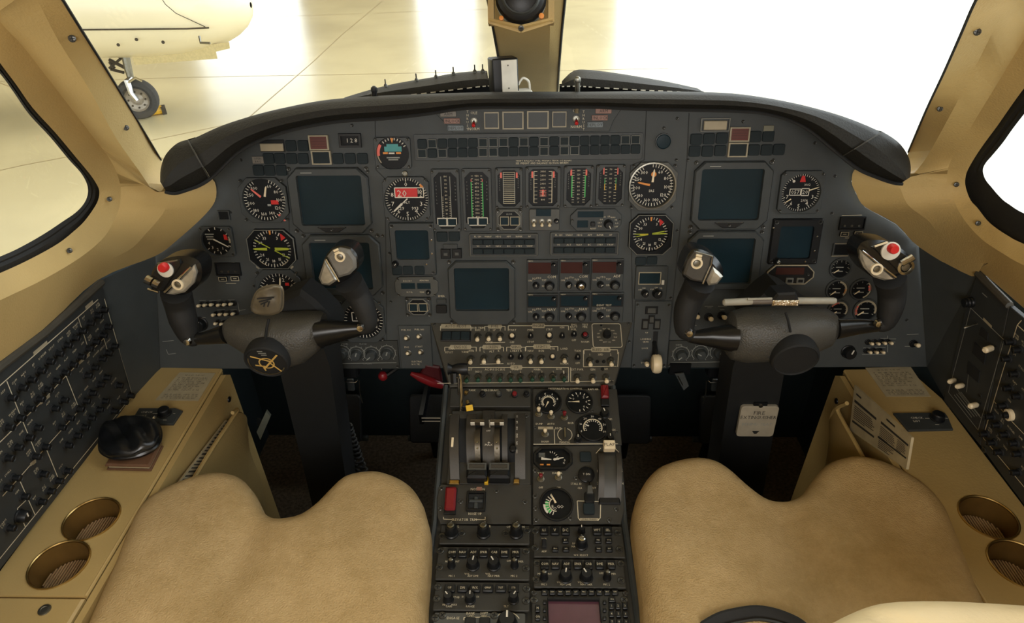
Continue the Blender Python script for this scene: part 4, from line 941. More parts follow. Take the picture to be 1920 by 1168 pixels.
bank('rows of white toggles right of the right yoke above console', [(1627, 641), (1639, 641), (1651, 640), (1663, 640), (1624, 657), (1636, 657), (1648, 657)], (1584, 628, 1682, 672), [((1664, 629), (1664, 660)), ((1666, 635), (1680, 635)), ((1666, 641), (1678, 641)), ((1618, 652), (1632, 652)), ((1640, 651), (1660, 651)), ((1616, 664), (1660, 664)), ((1650, 634), (1664, 634))], 16, -5, [(1590, 659, .012)])
bank('single white toggle at right end of panel', [(1712, 644)], (1694, 622, 1722, 674), [((1700, 627), (1722, 626)), ((1696, 649), (1706, 649))], 16, -5, r=.0044)
# marks on the far right and far left of the panel sheet
b = MB(TXTD)
class _G:
    pass
for q in ((1788, 525), (1786, 615)):
    a, m_, c = P.xy(q[0]-9, q[1]-4), P.xy(q[0]-3, q[1]+3), P.xy(q[0]+4, q[1]-5); d = P.xy(q[0]+14, q[1]-7)
    b.path([a, m_], .001, .0009).path([(m_[0]+.004, m_[1]), c, d], .001, .0009)
for q in ((236, 545), (225, 628)): b.path([P.xy(q[0]-8, q[1]-4), P.xy(q[0]-2, q[1]+2)], .001, .0009).path([P.xy(q[0]+3, q[1]), P.xy(q[0]+12, q[1]-3)], .001, .0009)
b.path([P.xy(305, 640), P.xy(326, 638)], .001, .0009); b.path([P.xy(312, 655), P.xy(316, 664), P.xy(330, 662)], .001, .0009)
ob('lettering', b, mp)
# ----- lower left and right subpanels
LOWP = mat('subpanel_grey', (46, 48, 45), .6, bump=(800, .1))
def lowpanel(label, box, knobs, words):
    u = U(P, 'lighting_panel', label, 'knob panel', *box)
    u.part('plate', MB(LOWP).prism(rect(u.w, u.h), 0, .004, .001))
    b = MB(TXTD)
    for px, py in knobs:
        x, y = u.at(px, py); knob(u, x, y, .0105, .014, .004, random.choice((-130, -60, 20)), col=BEZEL, line=TXTD)
        b.arc(-140, 140, .0155, .0165, .0044, 14, x, y)
        for i in range(9): a = math.radians(230-i*35); b.line((x+.0168*math.cos(a), y+.0168*math.sin(a)), (x+.019*math.cos(a), y+.019*math.sin(a)), .0008, .0044)
    for s_, px, py in words: x, y = u.at(px, py); b.text(s_, x, y, .003, .0044)
    b.line(u.at(box[0]+4, box[3]-10), u.at(box[2]-4, box[3]-12), .0011, .0044)
    u.part('lettering', b); screws(u, [(sx*u.w*.47, -u.h*.4) for sx in (-1, 1)], SCREWS, .004)
lowpanel('low panel with four dim knobs right of the left yoke column', (622, 638, 748, 690), ((643, 660), (670, 662), (698, 662), (727, 660)), (('PANEL', 648, 643), ('FLOOD', 682, 643), ('COCKPIT', 690, 680)))
lowpanel('low panel with three dim knobs left of the right yoke column', (1252, 638, 1382, 688), ((1276, 662), (1312, 660), (1346, 658)), (('WIPER', 1272, 645), ('COPILOT LIGHTS', 1276, 684)))
u = U(P, 'engine_start_switches', 'small panel with four white toggles between left yoke and switch panel', 'switch panel', 750, 610, 810, 690)
u.part('plate', MB(PANEL).prism(rect(u.w, u.h), 0, .004, .001))
for px, py in ((764, 632), (787, 629), (767, 660), (790, 658)): x, y = u.at(px, py); toggle(u, x, y, 24, CREAM, .015, .0034, .004)
b = MB(TXT)
for s_, px, py in (('FUEL DC', 762, 617), ('FUEL NO', 787, 616), ('ENG', 763, 649), ('START', 786, 648), ('ELECTRIC', 782, 676), ('BUS TIE', 780, 681)): x, y = u.at(px, py); b.text(s_, x, y, .0032, .0044)
u.part('lettering', b)
# ----- landing gear lever panel
u = U(P, 'gear_lever_panel', 'tall panel with cream wheel knob on gear lever, right of switch panel', 'gear lever', 1187, 565, 1254, 690)
u.part('plate', MB(PANEL).prism(rect(u.w, u.h), 0, .004, .001))
for px, py, w_, h_, m in ((1221, 580, 18, 11, BEZELL), (1221, 597, 9, 12, BEZELL), (1209, 606, 10, 15, BEZELL), (1231, 606, 10, 15, BEZELL)):
    x, y, w, h = u.bx(px-w_/2, py-h_/2, px+w_/2, py+h_/2); o = u.part('gear_lamp', MB(BLACK).prism(rect(w*1.3, h*1.3), .004, .006, .0006), (x, y, 0)); ob('lamp_lens', MB(m).prism(rect(w*.85, h*.85), .006, .0072, .0004), o)
x, y, w, h = u.bx(1222, 620, 1231, 684); u.part('lever_slot', MB(MATT).prism(rect(w, h), .004, .0046), (x, y, 0))
p0 = u.at(1226, 640); p1 = u.at(1229, 660, ); u.part('lever_arm', MB(BLACK).tube([(p0[0], p0[1], .004), (p0[0], p0[1]-.004, .02), (p0[0], p0[1]-.018, .034)], .0042, 8))
wk = MB(CREAM).lathe([(0, -.0095), (.011, -.0095), (.0165, -.0075), (.0185, -.003), (.0185, .003), (.0165, .0075), (.011, .0095), (0, .0095)], 24)
u.part('wheel_knob', wk, (p0[0]+.001, p0[1]-.030, .036), rot=(0, math.radians(90), 0)); u.part('release_knob', MB(CREAM).lathe([(0, -.006), (.0035, -.005), (.005, 0), (.0035, .005), (0, .006)], 12), (p0[0]-.016, p0[1]-.034, .030))
b = MB(TXT)
for s_, px, py in (('UP', 1212, 622), ('LANDING', 1210, 634), ('GEAR', 1210, 639), ('LOCK', 1209, 651), ('DOWN', 1209, 678)): x, y = u.at(px, py); b.text(s_, x, y, .0032, .0044)
u.part('lettering', b); screws(u, [(sx*u.w*.43, sy*u.h*.45) for sx in (-1, 1) for sy in (-1, 1)], SCREWS, .004)
# ---------------------------------------------------------------- sloping switch panel
u = U(SW, 'switch_panel', 'sloping grey overhead style panel full of white and green toggles, top of pedestal', 'switch panel', 806, 604, 1187, 723)
swo = [u.at(*q) for q in ((807, 605), (1187, 600), (1152, 722), (843, 725))]
i0 = MB(SWP).prism(swo, -.05, 0, .0015); u.part('plate', i0)
b = MB(TXT)
def bracket(x0, x1, y, word, dy=0, drop=8, lab_w=None):
    h = u.sc(x0, y)
    xm = (x0+x1)/2; lw = lab_w or max(24, len(word)*5.4)
    for s0, s1, e in ((x0, xm-lw/2, x0), (xm+lw/2, x1, x1)): b.use(TXT).line(u.at(s0, y+dy), u.at(s1, y+dy), .0011, .0005); b.line(u.at(e, y+dy), u.at(e, y+dy+drop), .0011, .0005)
    X, Y, W_, H_ = u.bx(xm-lw/2, y-5+dy, xm+lw/2, y+5+dy)
    b.use(FRAMEW).flat([(X-W_/2-.002, Y), (X-W_/2, Y-H_*.42), (X+W_/2, Y-H_*.42), (X+W_/2+.002, Y), (X+W_/2, Y+H_*.42), (X-W_/2, Y+H_*.42)], .0004)
    b.use(INK).text(word, X, Y, H_*.5, .0007, sx=.8); b.use(TXT)
def word(s_, px, py, hp=5): x, y = u.at(px, py); b.use(TXT).text(s_, x, y, u.sc(px, py)*hp, .0006, sx=.85)
bracket(826, 883, 612, 'AUTO PILOT'); bracket(909, 947, 612, 'FUEL'); bracket(953, 1066, 611, 'ENGINE', lab_w=22); bracket(834, 893, 651, 'ENG ICE'); bracket(900, 944, 651, 'SCREEN'); bracket(950, 985, 651, 'WING', lab_w=18); bracket(986, 1046, 650, 'LIGHTS', lab_w=30); bracket(870, 1066, 689, 'ICE', lab_w=20); bracket(1095, 1158, 656, 'BLEED AIR', lab_w=34)
x, y, w, h = u.bx(827, 622, 883, 640); u.part('lamp_slot', MB(BLACK).prism(rect(w, h), 0, .003, .0008), (x, y, 0))
for k in (-1, 0, 1): key(u, x+k*w*.31, y, w*.29, h*.84, .005, TILE, 'lamp_tile')
def T_(px, py, col=CREAM, tilt=-60, **k): x, y = u.at(px, py); return toggle(u, x, y, tilt, col, .0165, .0042, 0, ring=SCREWM, **k)
for px, py in ((896, 631), (917, 630), (938, 630), (883, 673), (908, 672), (935, 672), (995, 672), (1015, 672), (1058, 671), (1106, 677), (1145, 677), (1082, 708), (1111, 708), (1136, 708)): T_(px, py)
for px, py in ((876, 708), (897, 707), (918, 707), (938, 707), (958, 707), (976, 707), (998, 706), (1016, 706), (1037, 706), (1057, 706)): T_(px, py, GREENM, -56)
def B_(px, py, cap, r=.0042): x, y = u.at(px, py); o = u.part('push_button', MB(BLACK).lathe([(r*1.7, 0), (r*1.6, .003), (r*1.1, .0036), (r*1.05, .002)], 14), (x, y, 0)); ob('button_cap', MB(cap).lathe([(r, .002), (r, .006), (r*.7, .0072), (0, .0075)], 12), o)
B_(960, 631, CREAM); B_(1030, 630, CREAM); B_(1036, 670, CREAM, .0036); B_(1097, 629, DRED)
for px, py in ((995, 631), (1054, 631), (1076, 628), (958, 670), (976, 670), (1083, 671)):
    x, y = u.at(px, py); knob(u, x, y, .0048, .009, 0, 180, line=WHITE)
for px, py in ((1120, 678), (1132, 678), (1130, 692)): x, y = u.at(px, py); u.part('hole_plug', MB(BLACK).lathe([(.0036, 0), (.0032, .0014), (0, .0016)], 10), (x, y, 0))
x, y, w, h = u.bx(1111, 607, 1165, 651); b.path(rrect(w, h, .004), .001, .0005, True) if 0 else None
b.path([(x+a, y+c) for a, c in rrect(w, h, .004)], .0011, .0005, True); u.part('rotary_knob', MB(BLACK).lathe([(.008, 0), (.0078, .006), (.006, .009), (0, .009)], 16), (x, y+.001, 0)); ob('pointer_line', MB(WHITE).box(-.0007, .001, .009, .0007, .007, .0096), u.e.children[-1])
for i in range(12): a = math.radians(i*30+15); b.text(('FULL', 'MAN', 'OIL', 'TEST', 'ICE', 'OFF', 'RAM', 'HYD', 'BATT', 'DC', 'GEN', 'FLAP')[i], x+.0165*math.cos(a), y+.0150*math.sin(a), .0026, .0006, sx=.8)
X, Y = u.at(1127, 610); u.part('hole_plug', MB(BLACK).lathe([(.0022, 0), (.0020, .0014), (0, .0016)], 10), (X, Y, 0))
for s_, px, py in (('RUD TRIM', 896, 615), ('BIAS', 896, 619), ('1', 917, 619), ('LP', 927, 619), ('2', 938, 618), ('COCK', 917, 642), ('START', 960, 619), ('OFF', 960, 642), ('PWR', 995, 619), ('STOP', 995, 641), ('STRT', 1030, 618), ('OFF', 1030, 641), ('IGN', 1054, 614), ('EMG', 1076, 609), ('BATT', 1076, 613), ('FUEL', 1076, 618), ('OFF', 1076, 638), ('TEST', 1097, 609), ('FIRE', 1097, 613), ('NORM', 1097, 641), ('RAIN', 847, 654), ('PITOT', 842, 661), ('VANE', 872, 660), ('HTR', 884, 658), ('L', 908, 659), ('ALT', 922, 659), ('R', 935, 658), ('L', 958, 658), ('HEAT', 967, 658), ('R', 977, 658), ('NAV', 995, 658), ('BCN', 1015, 658), ('STB', 1036, 654), ('LAND', 1058, 654), ('TAXI', 1083, 658), ('1', 1106, 665), ('XFD', 1126, 665), ('2', 1145, 665), ('ALT', 907, 682), ('AUTO', 958, 682), ('NORM', 1058, 682), ('OFF', 1083, 681), ('TEST', 880, 693), ('NO 1', 897, 697), ('AC BUS', 918, 693), ('DC BUS', 938, 693), ('PUMP', 967, 693), ('1', 957, 698), ('2', 976, 697), ('MAIN', 1007, 693), ('1', 998, 697), ('2', 1016, 697), ('AUX', 1048, 692), ('L', 1038, 697), ('R', 1057, 697), ('EXT PWR', 1082, 693), ('GEN', 1111, 693), ('INV', 1136, 692)):
    word(s_, px, py, 4.2)
for a, c in (((820, 719), (1066, 716)), ((1066, 716), (1066, 692)), ((1070, 716), (1150, 714)), ((1070, 716), (1070, 689)), ((1094, 688), (1094, 657)), ((1094, 688), (1156, 687)), ((911, 643), (947, 642)), ((900, 683), (944, 682)), ((1160, 660), (1158, 688))): b.line(u.at(*a), u.at(*c), .0010, .0005)
u.part('lettering', b); screws(u, [u.at(*q) for q in ((815, 608), (1178, 606), (1147, 716), (848, 720))], SCREWS)
# skirts that close the shelf to the panel
s0 = [SW.w(807, 605), SW.w(843, 725), SW.w(843, 725)+V3((0, 0, -.25)), SW.w(807, 605)+V3((.01, 0, -.3))]
# ---------------------------------------------------------------- centre pedestal
PX0, PX1 = -.152, .152
ped = empty('centre_pedestal', 'dark grey centre pedestal between the seats carrying levers and radios', 'pedestal', Matrix.Translation((0, .75, 0)))
def q1z(y): return .645-(.947-y)*.08/.225
m = MB(PED)
sec = [(.958, 0), (.958, .647), (.722, .5635), (.54, .5585), (.30, .552), (.30, 0)]
m.add([(PX0, y-.75, z-.004) for y, z in sec]+[(PX1, y-.75, z-.004) for y, z in sec], [(0, 1, 2, 3, 4, 5), (11, 10, 9, 8, 7, 6)]+[(i, i+6, (i+1) % 6+6, (i+1) % 6) for i in range(6)])
ob('body', m, ped)
ob('edge_strip', MB(BEZEL).tube([(PX0, .208, .648), (PX0, -.028, .5635), (PX0, -.21, .5585), (PX0, -.45, .552)], .005, 6), ped); ob('edge_strip', MB(BEZEL).tube([(PX1, .208, .648), (PX1, -.028, .5635), (PX1, -.21, .5585), (PX1, -.45, .552)], .005, 6), ped)
ob('centre_joint', MB(MATT).box(-.0015, -.03, .5, .0015, -.0285, .5), ped) if 0 else None
def module(pl, name, label, cat, box, m=PED, d=.004, out=None, group=None):
    u = U(pl, name, label, cat, *box, group=group, off=.001)
    u.part('face_plate', MB(m).prism([u.at(*q) for q in out] if out else rrect(u.w*.985, u.h*.97, .002), 0, d, .0008)); u.d = d
    return u
def mtext(u, ls, hp=5, m=TXT, z=.0004):
    b = MB(m)
    for l in ls: x, y = u.at(l[1], l[2]); b.text(l[0], x, y, u.sc(l[1], l[2])*(l[3] if len(l) > 3 else hp), u.d+z, sx=.85)
    return b
# annunciator strip at the top left of the pedestal
u = module(Q1, 'parking_brake_strip', 'narrow strip with knobs and red button at top of pedestal', 'switch panel', (843, 729, 996, 765))
for px, py, col in ((905, 742, BLACK), (935, 742, BEZELL), (965, 743, DRED), (987, 742, BLACK)): x, y = u.at(px, py); o = u.part('push_button', MB(BLACK).lathe([(.0058, 0), (.0056, .003), (.0042, .0035)], 12), (x, y, u.d)); ob('button_cap', MB(col).lathe([(.0042, .002), (.0042, .008), (.003, .0095), (0, .0098)], 12), o)
b = mtext(u, (('PARK', 886, 734), ('EMERG BRAKE', 919, 734), ('TEST', 955, 734)), 4); u.part('lettering', b)
# parking brake lever with yellow tag
lv = empty('brake_lever', 'black handled chrome lever with yellow tag at top left of pedestal', 'lever', Q1.M @ Matrix.Translation((*Q1.xy(864, 768), .003)))
def q1l(px, py, off): x, y = Q1.xy(px, py, off); a, c = Q1.xy(864, 768); return V3((x-a, y-c, off-.003))
ob('rod', MB(CHROME).tube([q1l(864, 770, .004), q1l(866, 740, .03), q1l(862, 700, .06)], .0028, 8), lv); ob('rod', MB(CHROME).tube([q1l(850, 707, .06), q1l(859, 708, .06), q1l(860, 740, .03)], .0016, 8), lv)
hp_ = [q1l(x, y, .062) for x, y in ((839, 681), (848, 690), (839, 703), (850, 700), (876, 703), (876, 681), (855, 684))]
ob('handle', MB(BLACK).tube([q1l(840, 692, .062), q1l(848, 692, .062), q1l(856, 692, .062), q1l(870, 692, .062), q1l(877, 692, .062)], [(.011, .010), (.007, .007), (.010, .009), (.011, .010), (.010, .009)], 10), lv); ob('handle_stem', MB(BLACK).tube([q1l(851, 700, .062), q1l(852, 718, .052)], .0065, 8), lv)
ob('tag', MB(YEL).box(-.006, -.005, -.002, .006, .005, .002), lv, q1l(880, 765, .014), (.4, .2, .3), label='yellow tag'); ob('ferrule', MB(GOLD).tube([q1l(872, 735, .012), q1l(877, 737, .012)], .004, 8), lv); ob('ferrule', MB(GOLD).tube([q1l(876, 752, .012), q1l(878, 758, .012)], .0035, 8), lv)
# throttle quadrant
u = module(Q1, 'throttle_quadrant', 'throttle quadrant with two T topped levers and black grips', 'throttle', (842, 768, 996, 909))
# arched cover
def arch(t): return .004+.022*math.sin(math.pi*min(1, max(0, t)))
def strip(x0, x1, y0, y1, m, lift=0, n=14, name='cover'):
    a0, a1 = u.at(x0, y0), u.at(x1, y0); c0, c1 = u.at(x0, y1), u.at(x1, y1)
    rows = []
    for i in range(n+1):
        t = i/n; zz = arch(t)+lift
        rows.append([(a0[0]+(c0[0]-a0[0])*t, a0[1]+(c0[1]-a0[1])*t, .004), (a0[0]+(c0[0]-a0[0])*t, a0[1]+(c0[1]-a0[1])*t, zz), (a1[0]+(c1[0]-a1[0])*t, a1[1]+(c1[1]-a1[1])*t, zz), (a1[0]+(c1[0]-a1[0])*t, a1[1]+(c1[1]-a1[1])*t, .004)])
    return u.part(name, MB(m).grid(rows))
QC = mat('quadrant_cover', (62, 58, 51), .5, bump=(500, .1))
strip(845, 862, 778, 903, QC, 0); strip(876, 893, 778, 880, QC); strip(906, 928, 772, 890, QC, .001); strip(942, 952, 778, 878, QC); strip(966, 985, 776, 900, QC)
strip(862, 876, 778, 878, MATT, -.006, name='slot'); strip(893, 906, 778, 880, MATT, -.008, name='slot'); strip(928, 942, 778, 880, MATT, -.008, name='slot'); strip(952, 966, 778, 878, MATT, -.006, name='slot')
LEV = mat('lever_bronze', (88, 80, 66), .38, metal=.5, bump=(300, .1))
for px, k in ((897, 0), (933, 1)):
    o = strip(px-5, px+5, 806, 874, LEV, .008, name='thrust_lever'); x, y, w, h = u.bx(px-12, 803, px+13, 813)
    ob('cross_bar', MB(LEV).box(-w/2, -h*.25, -.006, w/2, h*.35, .004).use(WHITE).box(-w/2, -h*.45, -.002, -w*.2, -h*.2, .005).box(w*.2, -h*.45, -.002, w/2, -h*.2, .005), o, (x, y, .032))
    for q in (846, 855): X, Y = u.at(px, q); ob('rivet', MB(CHROME).lathe([(.0016, 0), (.001, .001), (0, .001)], 8), o, (X, Y, arch((q-806)/68)+.009))
    x, y, w, h = u.bx(px-22 if k == 0 else px-18, 880, px+20 if k == 0 else px+26, 910)
    g_ = u.part('thrust_grip', MB(BLACK).prism(rrect(w*.92, h*.9, .003), .004, .030, .004), (x, y, 0)); ob('grip_plate', MB(BEZELL).ring(rect(w*.84, h*.42), rect(w*.68, h*.26), .030, .0325, .0305, ch=.0005), g_, (0, h*.2, 0)); ob('grip_window', MB(QC).flat(rect(w*.68, h*.26), .0306), g_, (0, h*.2, 0))
x, y, w, h = u.bx(909, 897, 916, 911); u.part('stop_block', MB(YEL).prism(rect(w, h), .004, .012, .001), (x, y, 0), label='yellow stop block')
x, y, w, h = u.bx(963, 903, 974, 911); u.part('stop_block', MB(GOLD).prism(rect(w, h), .004, .012, .001), (x, y, 0), label='brass stop block'); x, y, w, h = u.bx(843, 903, 862, 911); u.part('stop_block', MB(GOLD).prism(rect(w, h), .004, .008, .001), (x, y, 0), label='brass stop block')
b = MB(WHITE)
x, y, w, h = u.bx(849, 834, 853, 851); u.part('lever_mark', MB(CREAM).box(-w/2, -h/2, 0, w/2, h/2, .002), (x, y, .0265), label='white index bar'); x, y = u.at(918, 848); u.part('lettering', MB(WHITE).text('MAX', x, y, .004, .029).text('+', x, y+.004, .006, .029)); x, y = u.at(917, 822); b.text('OFF', x, y, .003, .029)
for q in range(6): x, y = u.at(969.5, 788+q*14); b.text(('T/O', 'CLB', 'MAX', 'CRZ', 'ON', 'OFF')[q], x, y, .003, arch((788+q*14-776)/124)+.001, rot=math.pi/2)
u.part('lettering', b)
x, y = u.at(920, 806); u.part('detent', MB(STEEL).tube([(x, y+.012, .029), (x-.001, y, .036), (x, y-.010, .029)], .0014, 6))
x, y = u.at(962, 855); u.part('friction_knob', MB(BLACK).lathe([(.006, 0), (.006, .006), (.004, .008), (0, .008)], 12), (x, y, .024))
screws(u, [(*u.at(850, 892),), (*u.at(979, 890),), (*u.at(987, 782),), (*u.at(846, 782),)], SCREW, .0045)
# elevator trim panel
u = module(Q1, 'trim_panel', 'panel with dark red guarded switch and black square switch below the throttles', 'switch panel', (820, 910, 996, 985), out=((826, 910), (996, 910), (996, 984), (826, 984), (821, 972), (820, 935)))
x, y, w, h = u.bx(836, 918, 856, 960); o = u.part('guard', MB(DRED).prism(rrect(w, h, .003), .006, .016, .003), (x, y, 0), rot=(math.radians(5), 0, 0), label='dark red switch guard'); u.part('guard_base', MB(BLACK).prism(rect(w*1.1, h*1.15), u.d, .008, .001), (x, y-.003, 0))
x, y, w, h = u.bx(875, 924, 911, 961); o = u.part('square_switch', MB(BLACK).ring(rrect(w, h, .002), rect(w*.8, h*.8), u.d, .009, .005, ch=.001), (x, y, 0)); ob('rocker', MB(MATT).prism(rect(w*.76, h*.76), .004, .0055), o); ob('rocker_bar', MB(BEZEL).prism(rect(w*.7, h*.14), .0055, .010, .001), o); ob('rocker_bar', MB(BEZEL).prism(rect(w*.2, h*.6), .0055, .008, .001), o, (0, -h*.06, 0))
b = mtext(u, (('NOSE DN', 896, 919), ('NOSE UP', 891, 965), ('ELEVATOR TRIM', 871, 976)), 5)
for a, c in (((832, 975), (852, 976)), ((892, 976), (910, 976)), ((832, 975), (832, 971)), ((910, 976), (910, 971))): b.line(u.at(*a), u.at(*c), .001, u.d+.0004)
u.part('lettering', b); x, y, w, h = u.bx(894, 915, 904, 922); u.part('tag', MB(TAGR).prism(rect(w, h), u.d, u.d+.001), (x, y, 0))
screws(u, [u.at(*q) for q in ((828, 917), (864, 942), (984, 943), (931, 922), (826, 955))], SCREW, u.d)
# pressurisation panel, right column
u = module(Q1, 'pressurisation_panel', 'upper right pedestal panel with two round gauges and cabin rate dial', 'gauge panel', (998, 728, 1162, 836))
def pg(px, py, r, mk, nd, name='gauge'):
    x, y, w, h = u.bx(px-r, py-r*.86, px+r, py+r*.86); R = w/2
    o = u.part(name, MB(BLACK).ring(circ(R*1.1, 24), circ(R, 24), u.d, u.d+.004, u.d+.001, ch=.0006), (x, y, 0))
    b = MB(DIAL).flat(circ(R, 24), u.d+.001)
    ob('dial_face', b, o); b = MB(WHITE)
    for k in mk:
        if k[0] == 'a': b.use(k[5]).arc(k[1], k[2], k[3]*R, k[4]*R, u.d+.0014)
        elif k[0] == 't':
            b.use(k[7])
            for i in range(k[3]): a = math.radians(90-(k[1]+(k[2]-k[1])*i/(k[3]-1))); b.line((k[4]*R*math.cos(a), k[4]*R*math.sin(a)), (k[5]*R*math.cos(a), k[5]*R*math.sin(a)), k[6]*R, u.d+.0015)
        elif k[0] == 'n':
            b.use(WHITE)
            for a, s_ in k[1]: a = math.radians(90-a); b.text(s_, k[2]*R*math.cos(a), k[2]*R*math.sin(a), k[3]*R, u.d+.0015)
    ob('dial_marking', b, o)
    for a, r0_, r1_, w_, c in nd: ob('needle', MB(c).prism([(-w_*R/2, r0_*R), (w_*R/2, r0_*R), (0, r1_*R)], u.d+.002, u.d+.0026), o, (0, 0, 0), (0, 0, math.radians(-a)))
    return o
pg(1028, 756, 23, (('a', -130, 100, .42, .5, TXT), ('t', -130, 130, 20, .5, .62, .05, WHITE), ('n', nums(['0', '2', '4', '6', '8'], -110, 45), .78, .2)), [(205, 0, .62, .14, CREAM)])
pg(1086, 756, 23, (('t', -90, 180, 12, .7, .9, .06, WHITE), ('n', nums(['0', '1', '2', '4', '6'], -60, 50), .55, .2)), [(-92, 0, .8, .14, CREAM)])
x, y, w, h = u.bx(1079, 782, 1147, 831); u.part('selector_bezel', MB(BLACK).prism(cutrect(w, h, .010), u.d, u.d+.0008, .0004), (x, y, 0)); pg(1111, 804, 26, (('a', -115, 115, .62, .7, TXT), ('t', -115, 115, 14, .48, .58, .06, WHITE), ('n', nums(['8', '10', '20', '30', '40', '50', '60'], -110, 37), .88, .16)), [(-70, .3, .6, .12, WHITE)], 'selector')
for px, py in ((1083, 828), (1143, 826)): x, y = u.at(px, py); knob(u, x, y, .006, .010, u.d+.003)
x, y, w, h = u.bx(1126, 728, 1140, 752); u.part('guard', MB(DRED).prism(rrect(w, h, .002), u.d, .016, .003), (x, y, 0), label='dark red switch guard'); x, y, w, h = u.bx(1126, 752, 1141, 765); u.part('guard_base', MB(BLACK).prism(rect(w, h), u.d, .010, .001), (x, y, 0))
for px, py, c, t in ((1010, 778, CREAM, 25), (1033, 783, CREAM, 10), (1058, 785, DRED, 20), (1022, 816, CREAM, 5)): x, y = u.at(px, py); toggle(u, x, y, t, c, .013, .0036, u.d)
x, y = u.at(1059, 817); b = mtext(u, (('PRESSURISATION CONTROL', 1060, 731, 4), ('RAM AIR', 1112, 732, 4), ('DUMP', 1011, 797, 4), ('AUTO', 1033, 797, 4), ('MANUAL', 1059, 831, 4), ('DECR', 1047, 805, 4), ('INCR', 1070, 795, 4), ('NORM', 1022, 830, 4), ('DITCH', 1146, 808, 4), ('DIM', 1143, 788, 4)), 4)
b.arc(-150, -20, .0118, .0128, u.d+.0004, 12, x, y); b.arc(20, 150, .0118, .0128, u.d+.0004, 12, x, y)
b.line(u.at(1039, 806), u.at(1040, 834), .001, u.d+.0004); b.line(u.at(1000, 835), u.at(1158, 834), .0012, u.d+.0004); X, Y, W_, H_ = u.bx(1009, 802, 1037, 807); b.use(FRAMEW).quad(X-W_/2, Y-H_/2, X+W_/2, Y+H_/2, u.d+.0003)
u.part('lettering', b); u.part('rotary_pointer', MB(STEEL).box(-.0011, -.008, u.d, .0011, .010, u.d+.008), (x, y, 0))
x, y = u.at(1133, 779); knob(u, x, y, .0075, .012, u.d, -20)
screws(u, [u.at(*q) for q in ((1003, 804), (1156, 812), (1052, 772), (1110, 772))], SCREWS, u.d)
# flap panel
u = module(Q1, 'flap_panel', 'right pedestal panel with cream FLAP lever in arched slot and twin gauge', 'flap lever', (998, 838, 1168, 985), out=((999, 838), (1163, 837), (1169, 900), (1170, 960), (1164, 984), (999, 985)))
x, y, w, h = u.bx(1000, 842, 1073, 884); oo = cutrect(w, h, w*.18); o = u.part('twin_gauge', MB(BLACK).ring(oo, [(a*.86, c*.82) for a, c in oo], u.d, u.d+.006, u.d+.001, ch=.001), (x, y, 0)); ob('dial_face', MB(DIAL).flat([(a*.88, c*.84) for a, c in oo], u.d+.001), o)
b = MB(WHITE)
for i in range(6): a = math.radians(95-i*18); b.line((-w*.05+w*.16*math.cos(a), h*.02+w*.2*math.sin(a)-.003), (-w*.05+w*.21*math.cos(a), h*.02+w*.25*math.sin(a)-.003), .001, u.d+.0014)
b.use(TXTD)
for i in range(4): b.quad(-w*.36, h*.24-i*.0022, -w*.2, h*.26-i*.0022, u.d+.0014)
b.use(ORANGE).quad(-w*.33, -h*.28, -w*.24, -h*.22, u.d+.0014).quad(-w*.16, -h*.28, -w*.07, -h*.22, u.d+.0014); b.use(WHITE).text('0', w*.3, -h*.05, .004, u.d+.0014).text('15', w*.28, -h*.17, .003, u.d+.0014); ob('dial_marking', b, o)
ob('needle', MB(WHITE).prism([(-.011, .0022), (-.011, -.0022), (.006, -.0006), (.006, .0006)], u.d+.002, u.d+.0028), o, (-w*.13, -h*.02, 0), (0, 0, -.1)); ob('needle', MB(WHITE).prism([(-.009, -.0006), (-.009, .0006), (.009, .0004), (.009, -.0004)][::-1], u.d+.002, u.d+.0028), o, (w*.14, 0, 0), (0, 0, .2))
ob('needle', MB(WHITE).prism([(-.008, .0022), (-.008, -.0022), (.009, -.0004), (.009, .0004)], u.d+.0028, u.d+.0034), o, (w*.14, 0, 0), (0, 0, .22))
x, y, w, h = u.bx(1087, 851, 1108, 868); key(u, x, y, w, h, .005, TILE, 'lamp_tile', u.d)
x, y = u.at(1099, 893); o = u.part('round_indicator', MB(BLACK).lathe([(.0135, 0), (.0135, .004), (.012, .005), (0, .005)], 22), (x, y, u.d)); ob('lettering', MB(WHITE).text('T DN', 0, 0, .0034, .0054), o)
x, y = u.at(1102, 912); o = u.part('crank_switch', MB(STEEL).tube([(x, y+.006, u.d), (x, y, .016), (x+.001, y-.010, .022)], [.0018, .0022, .003], 8)); ob('crank_grip', MB(BEZELL).prism([(-.005, -.007), (.005, -.007), (.0035, .006), (-.0035, .006)], 0, .006, .001), o, (x+.001, y-.014, .020)); u.part('crank_base', MB(BLACK).prism(rrect(.016, .018, .003), u.d, .010, .001), (x+.001, y-.022, 0))
pg(1043, 948, 29, (('a', 215, 290, .5, .72, GREEN), ('a', 225, 270, .72, .85, WHITE), ('a', 180, 330, .42, .48, TXT), ('t', 200, 330, 9, .5, .75, .05, WHITE), ('n', ((200, 'O'), (240, 'E'), (120, 'GO')), .28, .2)), [(-25, .1, .8, .14, CREAM)], 'trim_gauge')
for px, py, c in ((1014, 900, DRED), (1047, 897, CREAM)): x, y = u.at(px, py); toggle(u, x, y, 12, c, .012, .0034, u.d)
x, y, w, h = u.bx(1093, 947, 1114, 967); key(u, x, y, w, h, .006, TILE, 'square_button', u.d)
b = mtext(u, (('YAW', 1014, 889, 4), ('DAMPER', 1045, 889, 4), ('OFF', 1014, 916, 4), ('ON', 1047, 916, 4), ('STALL ID', 1080, 909, 4), ('0', 1121, 866, 5), ('15', 1121, 885, 5), ('25', 1122, 908, 5), ('45', 1164, 885, 5), ('DN', 1164, 908, 5), ('CLR', 1087, 917, 4), ('TEST', 1112, 917, 4)))
